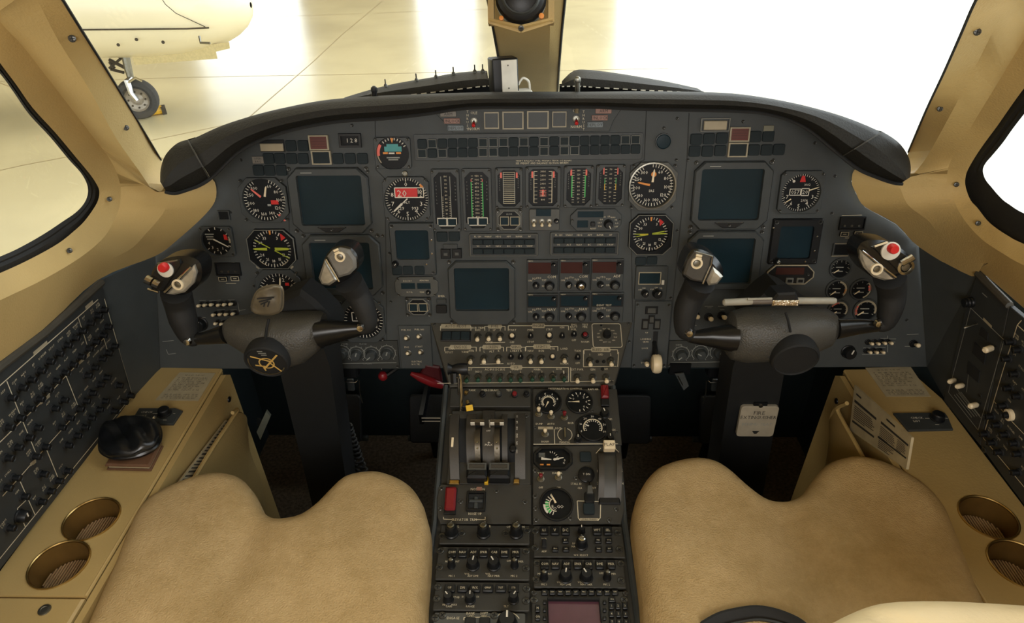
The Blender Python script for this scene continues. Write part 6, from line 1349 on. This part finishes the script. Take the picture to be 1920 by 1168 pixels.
# ---------------------------------------------------------------- control yokes
YK = P.offset(.20)
def yoke(label, hub, horns, heads, disc, emblem, seam, head_poly, col, group=None):
    cx0, cy0 = YK.xy(*disc[:2])
    e = empty('control_yoke', label, 'control yoke', YK.M @ Matrix.Translation((cx0, cy0, 0)))
    def L(px, py, z=0): x, y = YK.xy(px, py, z); return V3((x-cx0, y-cy0, z))
    rows = []
    for px, yt, yb, dz in hub:
        a, c = L(px, yt), L(px, yb); my = (a.y+c.y)/2; hy = (a.y-c.y)/2
        ring = []
        for k in range(20):
            t = 2*math.pi*k/20; s, q = math.sin(t), math.cos(t)
            ring.append((a.x, my+hy*math.copysign(abs(s)**.75, s), -.012+dz*math.copysign(abs(q)**.8, q)))
        rows.append(ring)
    m = MB(LEA).grid(rows, True); n = len(rows)*20; m.f += [tuple(range(20))[::-1], tuple(range(n-20, n))]; m.mi += [0, 0]
    hubo = ob('hub_pad', m, e)
    ob('seam', MB(MATT).tube([L(*q) for q in seam], .0022, 6), hubo)
    ob('column_head', MB(MATT).prism([tuple(L(*q, -.07)[:2]) for q in head_poly], -.10, -.035, .008), e)
    for arm in horns:
        pts = [L(*q[:2], q[3] if len(q) > 3 else 0) for q in arm['arm']]; rad = [q[2]*.00086 for q in arm['arm']]
        ob('arm', MB(mat('arm_satin_black', (34, 34, 33), .3, metal=.3)).tube(pts, [(r*1.0, r*.8) for r in rad], 14), e)
        hp = smooth_path([L(*q[:2], q[3] if len(q) > 3 else 0) for q in arm['horn']], 4); rr = []
        for i in range(len(arm['horn'])-1):
            for k in range(4): rr.append((arm['horn'][i][2]*(1-k/4)+arm['horn'][i+1][2]*k/4)*.00086)
        rr.append(arm['horn'][-1][2]*.00086)
        ob('horn', MB(RUB).tube(hp, rr, 14), e)
        ob('elbow_cap', MB(CHROME).lathe([(0, -.006), (.005, -.005), (.007, 0), (.005, .005), (0, .006)], 12), e, L(*arm['cap'], .016))
    for h in heads:
        z0 = h['z']
        hb = ob('grip_head', MB(GRIPB).prism(sm2([tuple(L(*q, z0)[:2]) for q in h['body']], 3), z0-.045, z0, .009), e)
        for nm, pl_, mm, za, zb, ch in h['plates']: ob(nm, MB(mm).prism([tuple(L(*q, z0+zb)[:2]) for q in pl_], z0+za, z0+zb, ch), hb)
        for nm, q, r, mm, zz, hh in h['rounds']:
            rr_ = r*.00086; ob(nm, MB(mm).lathe([(rr_, 0), (rr_, hh*.7), (rr_*.8, hh), (0, hh)], 18), hb, L(*q, z0+zz))
        for nm, q, r, mm, zz in h['rings']:
            rr_ = r*.00086; o = ob(nm, MB(mm).lathe([(rr_, 0), (rr_, .003), (rr_*.7, .0036), (rr_*.62, .001)], 20), hb, L(*q, z0+zz)); ob('screw_head', MB(STEEL).lathe([(rr_*.55, 0), (rr_*.5, .002), (0, .0028)], 12), hb, L(*q, z0+zz))
        for nm, a, c, r, mm, zz in h.get('bars', ()):
            ob(nm, MB(mm).tube([L(*a, z0+zz), L(*c, z0+zz)], r*.00086, 10), hb)
    # boss disc facing the pilot
    R_ = disc[2]*.00080
    d = ob('boss_disc', MB(MATT).lathe([(R_*1.0, -.02), (R_*1.04, -.004), (R_, .002), (R_*.93, .004), (R_*.88, .002), (0, .002)], 32), e, (0, 0, .034), (math.radians(22), 0, 0))
    if emblem:
        b = MB(GOLDP); b.arc(0, 360, R_*.30, R_*.36, .0026, 24, 0, -R_*.05); 
        b.line((-R_*.62, R_*.42), (R_*.2, R_*.08), .003, .0030).line((-R_*.2, -R_*.42), (R_*.62, R_*.52), .0030, .0034).line((R_*.18, -R_*.05), (R_*.55, -R_*.6), .0026, .0030).line((-R_*.55, -R_*.18), (-R_*.1, -R_*.26), .003, .0030).line((-R_*.22, -R_*.2), (-R_*.16, -R_*.55), .0026, .0030)
        b.use(STEEL).arc(115, 260, R_*.78, R_*.84, .0028, 20); b.arc(-120, -70, R_*.78, R_*.83, .0028, 10)
        b.use(TXTD).line((-R_*.2, R_*.62), (R_*.15, R_*.62), .002, .0028).line((-R_*.22, R_*.74), (R_*.02, R_*.74), .002, .0028).line((-R_*.1, R_*.5), (R_*.15, R_*.5), .002, .0028)
        ob('emblem', b, d, label='gold and silver propeller like emblem')
    # column down to the floor
    t0, t1, b0, b1 = col
    A, B, C_, D = hity(*t0, .93), hity(*t1, .93), hity(*b1, .965), hity(*b0, .965)
    k = (C_.z-.004)/max(.01, (B.z-C_.z)); k0 = (D.z-.004)/max(.01, (A.z-D.z))
    F1, F0 = C_+(C_-B)*k, D+(D-A)*k0
    org = (YK.M @ Matrix.Translation((cx0, cy0, 0))).inverted()
    A2, B2 = A+V3((0, -.01, .05)), B+V3((0, -.01, .05))
    fr = [A2, B2, B, C_, F1, F0, D, A]; bk = [p+V3((0, .075, 0)) for p in fr]; v = [org @ p for p in fr+bk]
    ob('column', MB(mat('column_black', (24, 26, 27), .6)).add(v, [tuple(range(8)), tuple(range(15, 7, -1))]+[(i, i+8, (i+1) % 8+8, (i+1) % 8) for i in range(8)]), e)
    return e, L
GRIPB = mat('grip_black', (20, 21, 22), .22, bump=(60, .05), spec=.6); GRIPG = mat('grip_grey', (112, 110, 104), .38, bump=(200, .2), var=(30, .15)); SILV = mat('grip_silver', (178, 174, 162), .3, metal=.6, var=(60, .25), bump=(60, .4))
GRIPD = mat('grip_dark_grey', (70, 68, 64), .35, bump=(200, .1))
yl_, LL = yoke('captain control yoke on the left, hub with gold emblem disc',
    [(417, 606, 638, .018), (424, 602, 646, .026), (455, 599, 664, .036), (490, 597, 684, .041), (525, 595, 690, .042), (560, 593, 680, .040), (590, 592, 658, .032), (601, 595, 644, .022)],
    [dict(arm=[(352, 637, 12), (385, 634, 15), (422, 627, 22)], horn=[(372, 640, 10), (356, 630, 19), (344, 600, 25), (336, 570, 26), (330, 548, 27, .012)], cap=(352, 640)),
     dict(arm=[(598, 626, 32), (640, 620, 24), (684, 616, 13)], horn=[(676, 618, 11), (690, 606, 17), (682, 575, 21), (668, 548, 23), (654, 528, 26, .012)], cap=(676, 614))],
    [dict(z=.030, body=[(276, 532), (283, 505), (305, 488), (340, 483), (367, 492), (374, 515), (366, 540), (342, 556), (318, 556), (296, 548), (280, 546)],
          plates=[('switch_plate', [(277, 527), (297, 494), (336, 487), (338, 497), (306, 545), (290, 546)], GRIPB, -.002, .004, .001), ('silver_cover', [(310, 552), (362, 498), (367, 512), (362, 532), (345, 549), (325, 554)], SILV, -.002, .006, .003)],
          rounds=[('button_collar', (311, 505), 14, WHITE, .004, .004), ('button', (309, 500), 8.5, RED, .008, .010)], rings=[('screw_ring', (334, 533), 10, CREAM, .006)],
          bars=[('trim_roller', (274, 523), (285, 528), 8, CHROME, .007), ('trim_roller', (288, 530), (299, 535), 8, CHROME, .007), ('trim_edge', (308, 548), (358, 500), 1.8, CHROME, .006), ('trim_edge', (296, 494), (333, 488), 1.6, STEEL, .006), ('base_edge', (277, 542), (297, 548), 2.4, CHROME, .002)]),
     dict(z=.030, body=[(594, 524), (604, 492), (616, 472), (634, 464), (656, 468), (668, 484), (669, 506), (656, 522), (640, 532), (618, 541), (600, 537)],
          plates=[('grey_cover', [(612, 482), (622, 470), (636, 466), (654, 470), (666, 486), (667, 504), (655, 516), (634, 522)], GRIPG, -.002, .006, .004), ('silver_cover', [(596, 522), (608, 488), (632, 526), (616, 537), (602, 534)], SILV, -.002, .006, .004)],
          rounds=[], rings=[('screw_ring', (638, 481), 9, CREAM, .006)], bars=[('trim_edge', (611, 486), (636, 528), 1.8, CHROME, .007), ('index_mark', (626, 471), (634, 467), 2, CREAM, .007), ('index_mark', (628, 476), (636, 472), 2, CREAM, .007)])],
    (514, 660, 44), True, [(504, 598, .03), (500, 615, .034), (497, 640, .03)],
    [(574, 531), (600, 550), (628, 578), (640, 604), (560, 610), (462, 604), (500, 572), (548, 540)],
    ((523, 690), (619, 690), (560, 842), (640, 842)))
yr_, LR = yoke('copilot control yoke on the right, hub with plain black disc',
    [(1372, 604, 668, .022), (1380, 592, 676, .030), (1410, 586, 680, .040), (1470, 584, 676, .042), (1530, 584, 664, .040), (1562, 588, 650, .034), (1573, 594, 640, .022)],
    [dict(arm=[(1290, 632, 12), (1330, 632, 22), (1378, 634, 33)], horn=[(1300, 630, 11), (1284, 618, 18), (1286, 582, 22), (1300, 550, 24), (1314, 528, 27, .012)], cap=(1292, 624)),
     dict(arm=[(1568, 616, 24), (1610, 612, 18), (1652, 611, 12)], horn=[(1644, 612, 10), (1660, 604, 17), (1670, 575, 22), (1672, 545, 24), (1668, 520, 27, .012)], cap=(1646, 606))],
    [dict(z=.030, body=[(1281, 518), (1286, 494), (1298, 474), (1312, 470), (1334, 478), (1350, 492), (1359, 512), (1354, 530), (1334, 538), (1314, 534), (1292, 530)],
          plates=[('grey_cover', [(1282, 516), (1290, 490), (1303, 472), (1336, 480), (1333, 496), (1318, 530), (1296, 526)], GRIPD, -.002, .006, .003), ('silver_cover', [(1326, 528), (1338, 502), (1350, 512), (1357, 520), (1346, 534), (1330, 537)], SILV, -.002, .007, .004)],
          rounds=[], rings=[('screw_ring', (1306, 493), 10, CREAM, .006)], bars=[('trim_edge', (1336, 481), (1333, 498), 1.8, CHROME, .007), ('trim_edge', (1333, 498), (1318, 532), 1.8, CHROME, .007), ('trim_edge', (1304, 472), (1336, 481), 1.6, STEEL, .007), ('index_mark', (1305, 478), (1316, 480), 2.2, CREAM, .007), ('index_mark', (1304, 483), (1315, 485), 2.2, CREAM, .007)]),
     dict(z=.030, body=[(1613, 470), (1624, 456), (1650, 453), (1676, 458), (1704, 476), (1717, 492), (1712, 508), (1690, 520), (1668, 528), (1642, 524), (1622, 506), (1613, 486)],
          plates=[('switch_plate', [(1636, 464), (1662, 454), (1702, 480), (1714, 494), (1700, 508), (1684, 508)], GRIPB, -.002, .004, .001), ('silver_cover', [(1615, 470), (1680, 524), (1660, 527), (1640, 521), (1622, 504), (1614, 486)], SILV, -.002, .006, .003)],
          rounds=[('button_collar', (1669, 470), 16, WHITE, .004, .004), ('button', (1672, 465), 8.5, RED, .008, .010)], rings=[('screw_ring', (1643, 504), 10.5, CREAM, .006), ('trim_ring', (1697, 500), 14, CHROME, .002)],
          bars=[('trim_roller', (1690, 494), (1702, 487), 6, CHROME, .008), ('trim_roller', (1702, 488), (1712, 482), 6, CHROME, .008), ('trim_edge', (1617, 470), (1680, 520), 1.8, CHROME, .006), ('trim_edge', (1640, 462), (1664, 454), 1.8, CREAM, .006)])],
    (1477, 656, 45), False, [(1473, 586, .03), (1478, 602, .034), (1482, 622, .03)],
    [(1424, 538), (1446, 522), (1470, 532), (1510, 560), (1550, 590), (1540, 604), (1400, 604), (1380, 580)],
    ((1374, 690), (1472, 690), (1350, 850), (1444, 850)))
# clip pad on the captain's yoke
pl_ = [(472, 584), (475, 560), (486, 544), (508, 537), (526, 540), (529, 560), (525, 583), (500, 591)]
c0 = YK.offset(.062); cx_, cy_ = c0.xy(500, 565)
e = empty('clip_pad', 'bronze grey clip pad with dark winged emblem on captain yoke', 'clip', c0.M @ Matrix.Translation((cx_, cy_, 0)))
o2 = sm2([(c0.xy(*q)[0]-cx_, c0.xy(*q)[1]-cy_) for q in pl_], 3)
CLP = mat('clip_bronze', (104, 98, 84), .34, metal=.5, bump=(150, .1))
ob('pad', cushion(o2, .004, .006, .006, .004, lambda x, y: -.18*abs(x)-.12*abs(y+.002), CLP, .001), e)
b = MB(MATT); 
for k, (a0, a1, c_) in enumerate((((-.012, .006), (.014, .008), .0022), ((-.010, .001), (.010, .006), .0022), ((-.008, -.003), (.004, .002), .0022), ((.006, .002), (.002, -.007), .002), ((-.001, .000), (-.004, -.007), .002))): b.line(a0, a1, c_, .0048)
ob('winged_emblem', b, e, label='dark winged emblem'); ob('spring', MB(BLACK).box(-.014, -.012, -.030, .014, .010, -.003), e)
# pen and clip across the copilot's yoke
c0 = YK.offset(.040); cx_, cy_ = c0.xy(1468, 566)
e = empty('pen_rod', 'grey pens held by a shiny clip across the copilot yoke', 'pen', c0.M @ Matrix.Translation((cx_, cy_, 0)))
def pl3(px, py, z=0): x, y = c0.xy(px, py); return V3((x-cx_, y-cy_, z))
GRP = mat('pen_grey', (150, 146, 132), .45)
ob('pen_barrel', MB(GRP).tube([pl3(1355, 567), pl3(1358, 567), pl3(1404, 565), pl3(1410, 565)], [.003, .0052, .0056, .005], 12), e); ob('pen_cap', MB(mat('pen_dark', (100, 92, 84), .45)).tube([pl3(1408, 565), pl3(1450, 564)], .0050, 12), e); ob('pen_clip', MB(GRP).tube([pl3(1400, 559, .004), pl3(1446, 558, .004)], .0018, 6), e)
ob('pen_barrel', MB(GRP).tube([pl3(1490, 564), pl3(1562, 564), pl3(1567, 564)], [.0052, .0052, .0042], 12), e)
ob('shiny_clip', MB(mat('foil', (215, 200, 175), .2, metal=.9, bump=(300, .8))).prism([tuple(pl3(*q)[:2]) for q in ((1445, 571), (1447, 560), (1496, 560), (1494, 571))], .003, .008, .002), e, label='crinkled shiny clip'); ob('clip_body', MB(BLACK).prism([tuple(pl3(*q)[:2]) for q in ((1444, 562), (1456, 548), (1490, 546), (1497, 562))], -.03, .006, .003), e)
# ---------------------------------------------------------------- pilot seats
SZ = .605
def seat(label, pts, back, groove):
    o = [hitz(*q, SZ) for q in pts]; cx_ = sum(p.x for p in o)/len(o); cy_ = .70
    e = empty('pilot_seat', label, 'seat', Matrix.Translation((cx_, cy_, 0)), 'pilot seats')
    o2 = [(p.x-cx_, p.y-cy_) for p in o]+[(x-cx_, y-cy_) for x, y in back]
    o2 = [(p.x, p.y) for p in smooth_path([(x, y, 0) for x, y in o2], 3, True)]
    g0 = groove-cx_
    fz = lambda x, y: -.012*math.exp(-((x-g0)/.03)**2)*min(1, max(0, (y+.25)/.2))-.004*math.sin(x*23+y*11)*math.sin(y*17)
    ob('cushion', cushion(o2, SZ+.018, .035, .014, .07, fz, VEL, .012), e)
    lo = ccw(inset(ccw(o2), .004)); P3 = [V3((x, y, SZ-.052)) for x, y in lo]
    ob('piping', MB(VEL).tube(P3+[P3[0]], .004, 6), e)
    ob('seat_pan', MB(MATT).prism(inset(ccw(o2), .03), SZ-.16, SZ-.085), e)
    ob('pedestal_base', MB(MATT).box(-.12, -.22, 0.0, .12, .10, SZ-.15), e)
    return e
seat('left pilot seat cushion in tan velour with notched front', [(792, 1168), (797, 1110), (803, 1040), (804, 985), (797, 951), (790, 932), (773, 910), (747, 893), (713, 882), (673, 883), (640, 893), (615, 915), (593, 938), (563, 961), (533, 967), (510, 965), (493, 950), (477, 918), (457, 896), (427, 885), (383, 887), (333, 902), (280, 929), (253, 958), (232, 1002), (213, 1051), (188, 1105), (160, 1168)], [(-.585, .44), (-.56, .38), (-.20, .38), (-.165, .44)], -.42)
seat('right pilot seat cushion in tan velour with notched front', [(1868, 1168), (1842, 1110), (1816, 1040), (1791, 980), (1776, 950), (1750, 920), (1720, 897), (1680, 875), (1640, 860), (1600, 854), (1575, 857), (1547, 868), (1526, 890), (1510, 912), (1497, 927), (1475, 935), (1450, 934), (1430, 926), (1405, 908), (1380, 886), (1357, 870), (1335, 861), (1310, 857), (1280, 859), (1240, 870), (1215, 890), (1198, 915), (1190, 940), (1188, 970), (1193, 1010), (1200, 1060), (1206, 1110), (1212, 1168)][::-1], [(.585, .44), (.56, .38), (.20, .38), (.165, .44)], .385)
# cream armrest nearest to the camera and the black band in front of it
ao = [hitz(*q, .80) for q in ((1525, 1185), (1560, 1160), (1600, 1140), (1645, 1126), (1700, 1121), (1780, 1121), (1860, 1125), (1930, 1130), (2010, 1140))]
ao += [V3((ao[-1].x+.03, ao[-1].y-.05, .8)), V3((ao[-1].x+.02, ao[-1].y-.12, .8)), V3((ao[0].x+.04, ao[-1].y-.14, .8)), V3((ao[0].x-.005, ao[0].y-.06, .8))]
cx_ = sum(p.x for p in ao)/len(ao); cy_ = sum(p.y for p in ao)/len(ao)
e = empty('armrest', 'cream leather armrest in the bottom right corner', 'armrest', Matrix.Translation((cx_, cy_, 0)))
CRL = mat('cream_leather', (232, 214, 170), .5, bump=(200, .3), var=(10, .05))
o2 = [(p.x, p.y) for p in smooth_path([(p.x-cx_, p.y-cy_, 0) for p in ao], 3, True)]
ob('pad', cushion(o2, .815, .03, .012, .05, lambda x, y: -.006*math.exp(-((y+x*.6+.03)/.01)**2), CRL, .012), e); ob('post', MB(BLACK).box(.675-cx_, .40-cy_, .612, .715-cx_, .43-cy_, .775), e)
bp = smooth_path([hitz(*q, .628) for q in ((1320, 1180), (1350, 1163), (1385, 1154), (1420, 1150), (1455, 1156), (1490, 1170), (1510, 1185))], 4); c = bp[0].copy()
e = empty('seat_strap', 'black strap curving over bottom edge of the right seat', 'strap', Matrix.Translation(c))
ob('webbing', MB(RUB).tube([p-c for p in bp], [(.010, .005)]*len(bp), 10), e); ob('edge_stitch', MB(BEZEL).tube([p-c+V3((0, -.011, .004)) for p in bp], .0012, 5), e)
# ---------------------------------------------------------------- under the panel
def wobj(name, label, cat, c): return empty(name, label, cat, Matrix.Translation(c))
c = hity(718, 705, 1.06); e = wobj('pull_knob', 'red ball knob on a black stalk under left panel', 'knob', c)
ob('ball', MB(DRED).lathe([(0, -.010), (.006, -.008), (.0095, -.003), (.0095, .003), (.006, .008), (0, .010)], 16), e); ob('stalk', MB(BLACK).tube([(.005, .0, 0), (.03, .02, .008), (.055, .05, .02)], .005, 8), e)
c = hity(800, 713, 1.05); e = wobj('emergency_handle', 'dark red slanting handle under panel left of pedestal', 'handle', c)
a = hity(770, 700, 1.05)-c; d = hity(830, 724, 1.05)-c
ob('grip', MB(DRED).tube([a, a.lerp(d, .3), a.lerp(d, .7), d], [(.004, .006), (.009, .011), (.010, .012), (.006, .008)], 12), e); ob('shield', MB(mat('deep_red', (70, 20, 24), .5)).prism([(-.02, -.01), (.03, -.02), (.028, .02), (.0, .026)], 0, .012, .003), e, (0, .015, .01), (math.radians(90), 0, 0)); ob('stem', MB(BLACK).tube([(0, .0, 0), (0, .08, .02)], .006, 8), e)
for lab, px, pxb in (('black box with chrome bar under left panel beside column', 652, 1), ('black box with chrome bar under right panel beside column', 1347, -1)):
    c = hity(px, 700, 1.085); e = wobj('headset_hook', lab, 'hook', c)
    ob('box', MB(BLACK).prism(rrect(.040, .034, .004), 0, .03, .003), e, (0, .03, 0), (math.radians(80), 0, 0)); ob('bar', MB(CHROME).tube([(-.018*pxb, -.004, -.018), (.014*pxb, -.004, -.020), (.018*pxb, .0, -.018)], .0016, 8), e); ob('side_wire', MB(STEEL).tube([(.021*pxb, 0, -.02), (.018*pxb, 0, -.05), (.019*pxb, 0, -.08)], .0013, 6), e); ob('pad', MB(BEZEL).prism(rrect(.014, .028, .002), 0, .006, .001), e, (-.004*pxb, .02, -.045), (math.radians(85), 0, 0)); ob('stem', MB(BLACK).box(-.006, .02, 0, .006, .04, .05), e)
c = hity(1275, 712, 1.04); e = wobj('release_lever', 'small grey V shaped lever under panel right of gear wheel', 'lever', c)
ob('blade', MB(BEZEL).prism([(-.012, .014), (.006, .016), (.018, -.012), (.008, -.022)], 0, .004, .001), e, (0, 0, 0), (math.radians(75), 0, 0)); ob('ridge', MB(STEEL).tube([(-.006, -.004, .012), (.008, -.006, -.014)], .0012, 6), e); ob('mount', MB(BLACK).box(-.02, .01, .004, .02, .05, .03), e)
cc = [hity(x, y, 1.10) for x, y in ((650, 800), (660, 830), (672, 865), (690, 905))]; path = smooth_path(cc, 30); c = path[0].copy()
e = wobj('coiled_cord', 'black coiled cord hanging beside the left yoke column', 'cord', c)
hx = []
for i in range(len(path)):
    for k in range(4): t = (i+k/4); a = t*2*math.pi/6.5; p = path[i]; hx.append(p-c+V3((.011*math.cos(a), .011*math.sin(a), 0)))
ob('coil', MB(RUB).tube(hx, .0030, 6), e); tail = path[-1]-c; ob('plug', MB(BLACK).tube([V3((0, 0, .02)), V3((0, 0, 0))], .006, 8), e); ob('tail', MB(RUB).tube([tail, V3((tail.x+.02, tail.y+.02, -c.z+.004))], .004, 6), e)
for lab, x in (('dark left rudder pedal of captain', -.50), ('dark right rudder pedal of captain', -.27), ('dark left rudder pedal of copilot', .27), ('dark right rudder pedal of copilot', .50)):
    e = wobj('rudder_pedal', lab, 'pedal', V3((x, 1.36, .0)))
    ob('foot_plate', MB(RUB).prism(rrect(.10, .13, .01), 0, .014, .003), e, (0, 0, .20), (math.radians(62), 0, 0)); ob('lever', MB(BLACK).tube([(0, .02, .18), (0, .06, .0)], .012, 8), e); ob('cross_tube', MB(BEZEL).tube([(-.06, -.01, .135), (.06, -.01, .135)], .008, 8), e)
# tubes of the rudder mechanism
c = hity(830, 784, 1.20); e = wobj('control_rod', 'pair of thin bright rods crossing the dark footwell left of pedestal', 'rod', V3((c.x, 1.20, c.z)))
ob('rod', MB(STEEL).tube([(-.05, 0, 0), (.03, 0, 0)], .0022, 6), e); ob('rod', MB(STEEL).tube([(-.05, 0, -.010), (.03, 0, -.010)], .0016, 6), e); ob('bracket', MB(BLACK).box(-.056, 0, -.02, -.046, .30, .01), e)
# plate on the copilot's column
c = hity(1420, 790, .936); a, d_ = hity(1386, 790, .936), hity(1456, 790, .936); hgt = hity(1420, 764, .936).z-hity(1420, 817, .936).z
e = empty('extinguisher_plate', 'pale FIRE EXTINGUISHER plate on the copilot yoke column', 'sign', Matrix.Translation(c) @ Matrix.Rotation(math.radians(86), 4, 'X'))
w_ = (d_.x-a.x); ob('plate', MB(mat('plate_grey', (158, 150, 132), .45)).prism(rrect(w_, hgt, .006), -.006, .0015, .0008), e)
b = MB(INK); b.text('FIRE', 0, hgt*.30, hgt*.12, .0018); b.text('EXTINGUISHER', 0, hgt*.15, hgt*.11, .0018, sx=.88); b.use(TXTD).text('BEHIND SEAT', 0, -hgt*.07, hgt*.09, .0018); b.use(MATT).flat([(-w_*.1, -hgt*.30), (w_*.1, -hgt*.30), (w_*.03, -hgt*.40), (-w_*.03, -hgt*.40)], .0018); ob('lettering', b, e)
ob('mount', MB(BLACK).box(-.012, hgt*.42, -.012, .012, hgt*.6, .0), e); ob('mount_bolt', MB(STEEL).lathe([(.004, 0), (.004, .002), (0, .003)], 10), e, (0, hgt*.52, 0))
c = hity(491, 798, 1.02); e = wobj('foot_plate_strip', 'small slanted grey plate in dark footwell beside left console', 'plate', c)
a_, b_, c_, d_ = [hity(*q, 1.02)-c for q in ((499, 771), (507, 781), (488, 825), (481, 810))]
ob('plate', MB(mat('plate_dim', (96, 100, 90), .6)).add([a_, b_, c_, d_]+[p+V3((0, .006, 0)) for p in (a_, b_, c_, d_)], [(0, 1, 2, 3), (7, 6, 5, 4), (0, 4, 5, 1), (1, 5, 6, 2), (2, 6, 7, 3), (3, 7, 4, 0)]), e)
ob('bracket', MB(BLACK).tube([(0, .004, 0), (-.03, .05, -.03), (-c.x-.60, .09, -.08)], .005, 6), e)
# ---------------------------------------------------------------- aircraft parked outside
JY = 8.0
JW = mat('jet_cream_paint', (226, 214, 180), .3, var=(1.5, .03), coat=.3); JG = mat('jet_door_tan', (190, 172, 122), .5); JS = mat('jet_seam', (60, 50, 34), .7); TYR = mat('tyre_rubber', (60, 58, 54), .85); WHL = mat('wheel_grey', (150, 140, 124), .45, metal=.3)
tip = hity(471, 12, JY); xt = tip.x; zc_ = .14; RJ = .52
gp = hitz(262, 219, GZ)
e = empty('parked_jet', 'cream business jet nose parked in the hangar, upper left window', 'airplane', Matrix.Translation((gp.x, JY, GZ)))
oj = V3((gp.x, JY, GZ))
def jet_ring(x, n=40):
    s = xt-x; L_ = 1.15
    f = math.sqrt(max(0, 1-(1-min(1, s/L_))**2))**.9
    zc2 = zc_-.0+.10*min(1, s/4)
    return [V3((x, JY+RJ*1.05*f*math.cos(2*math.pi*k/n), zc2+RJ*(1.0+.22*min(1, s/4))*f*math.sin(2*math.pi*k/n)))-oj for k in range(n)]
xs_ = [xt-.001, xt-.01, xt-.04, xt-.1, xt-.2, xt-.35, xt-.55, xt-.8, xt-1.15, xt-1.6, xt-2.4, xt-4, xt-7]
ob('fuselage', MB(JW).grid([jet_ring(x) for x in xs_], True), e)
def jp(px, py, y): return hity(px, py, y)-oj
ob('panel_seam', MB(JS).tube([jp(120, 56, JY-.525), jp(250, 55, JY-.525), jp(350, 54, JY-.495), jp(392, 52, JY-.41)], .009, 6), e)
ob('panel_seam', MB(JS).tube([jp(300, -8, JY-.54), jp(310, 8, JY-.54), jp(330, 25, JY-.53), jp(384, 50, JY-.40), jp(400, 70, JY-.22)], .004, 6), e)
ob('gear_door', MB(JG).add([jp(*q, JY-.22) for q in ((246, 98), (405, 82), (430, 79), (431, 91), (405, 97), (408, 110), (252, 122))]+[jp(*q, JY-.20) for q in ((246, 98), (405, 82), (430, 79), (431, 91), (405, 97), (408, 110), (252, 122))], [(0, 1, 2, 3, 4, 5, 6), tuple(range(13, 6, -1))]+[(i, i+7, (i+1) % 7+7, (i+1) % 7) for i in range(7)]), e)
for q in ((291, 42), (256, 74), (222, 84), (306, 79)): ob('vent_port', MB(JS).lathe([(.018, 0), (.016, .01), (0, .01)], 8), e, jp(*q, JY-.50), (math.radians(90), 0, 0))
ob('probe', MB(STEEL).tube([jp(374, 68, JY-.42), jp(376, 80, JY-.46), jp(394, 81, JY-.46)], .014, 6), e)
ax = jp(258, 185, JY+.02)
RW_ = ax.z
tr = [(RW_*.55, -.055), (RW_*.72, -.085), (RW_*.92, -.075), (RW_, -.035), (RW_, .035), (RW_*.92, .075), (RW_*.72, .085), (RW_*.55, .055)]
wh = ob('wheel', MB(WHL).lathe([(0, -.03), (RW_*.15, -.055), (RW_*.3, -.035), (RW_*.5, -.05), (RW_*.58, -.075), (RW_*.62, -.05), (RW_*.62, .05), (RW_*.5, .05), (0, .05)], 28), e, ax, (math.radians(-90), math.radians(0), math.radians(18)))
ob('tyre', MB(TYR).lathe(tr, 32), wh)
for k in range(8): a = k*math.pi/4; ob('wheel_bolt', MB(JS).lathe([(.012, 0), (.010, -.012), (0, -.012)], 6), wh, (RW_*.40*math.cos(a), RW_*.40*math.sin(a), -.05))
ob('strut', MB(STEEL).tube([jp(234, 98, JY+.0), jp(240, 128, JY+.0), jp(246, 150, JY+.0)], [.045, .045, .035], 10), e); ob('fork', MB(CHROME).tube([jp(246, 146, JY+.0), jp(238, 152, JY-.09), jp(246, 175, JY-.10), jp(257, 188, JY-.09)], [.03, .035, .03, .03], 8), e); ob('mudguard', MB(CHROME).tube([jp(240, 155, JY-.10), jp(254, 146, JY-.09), jp(266, 152, JY-.06)], .016, 6), e)
for a, c_, r in (((200, 98), (238, 112), .016), ((205, 112), (236, 128), .02), ((238, 100), (205, 128), .014), ((180, 84), (200, 105), .03), ((208, 130), (232, 136), .018), ((186, 104), (214, 104), .02), ((214, 96), (240, 102), .03), ((206, 116), (214, 128), .02)): ob('drag_link', MB(JS).tube([jp(*a, JY+.02), jp(*c_, JY+.0)], r, 6), e)
cg = hitz(290, 216, GZ)
e2 = empty('wheel_chock', 'small yellow and black chock behind the parked jet nose wheel', 'chock', Matrix.Translation(cg) @ Matrix.Rotation(.5, 4, 'Z'))
ob('bar', MB(mat('chock_yellow', (220, 170, 50), .5)).tube([(-.10, 0, .05), (.10, .02, .05)], .05, 8), e2); ob('end_block', MB(JS).box(-.16, -.05, 0, -.09, .06, .09), e2); ob('end_block', MB(JS).box(.09, -.04, 0, .14, .07, .09), e2)
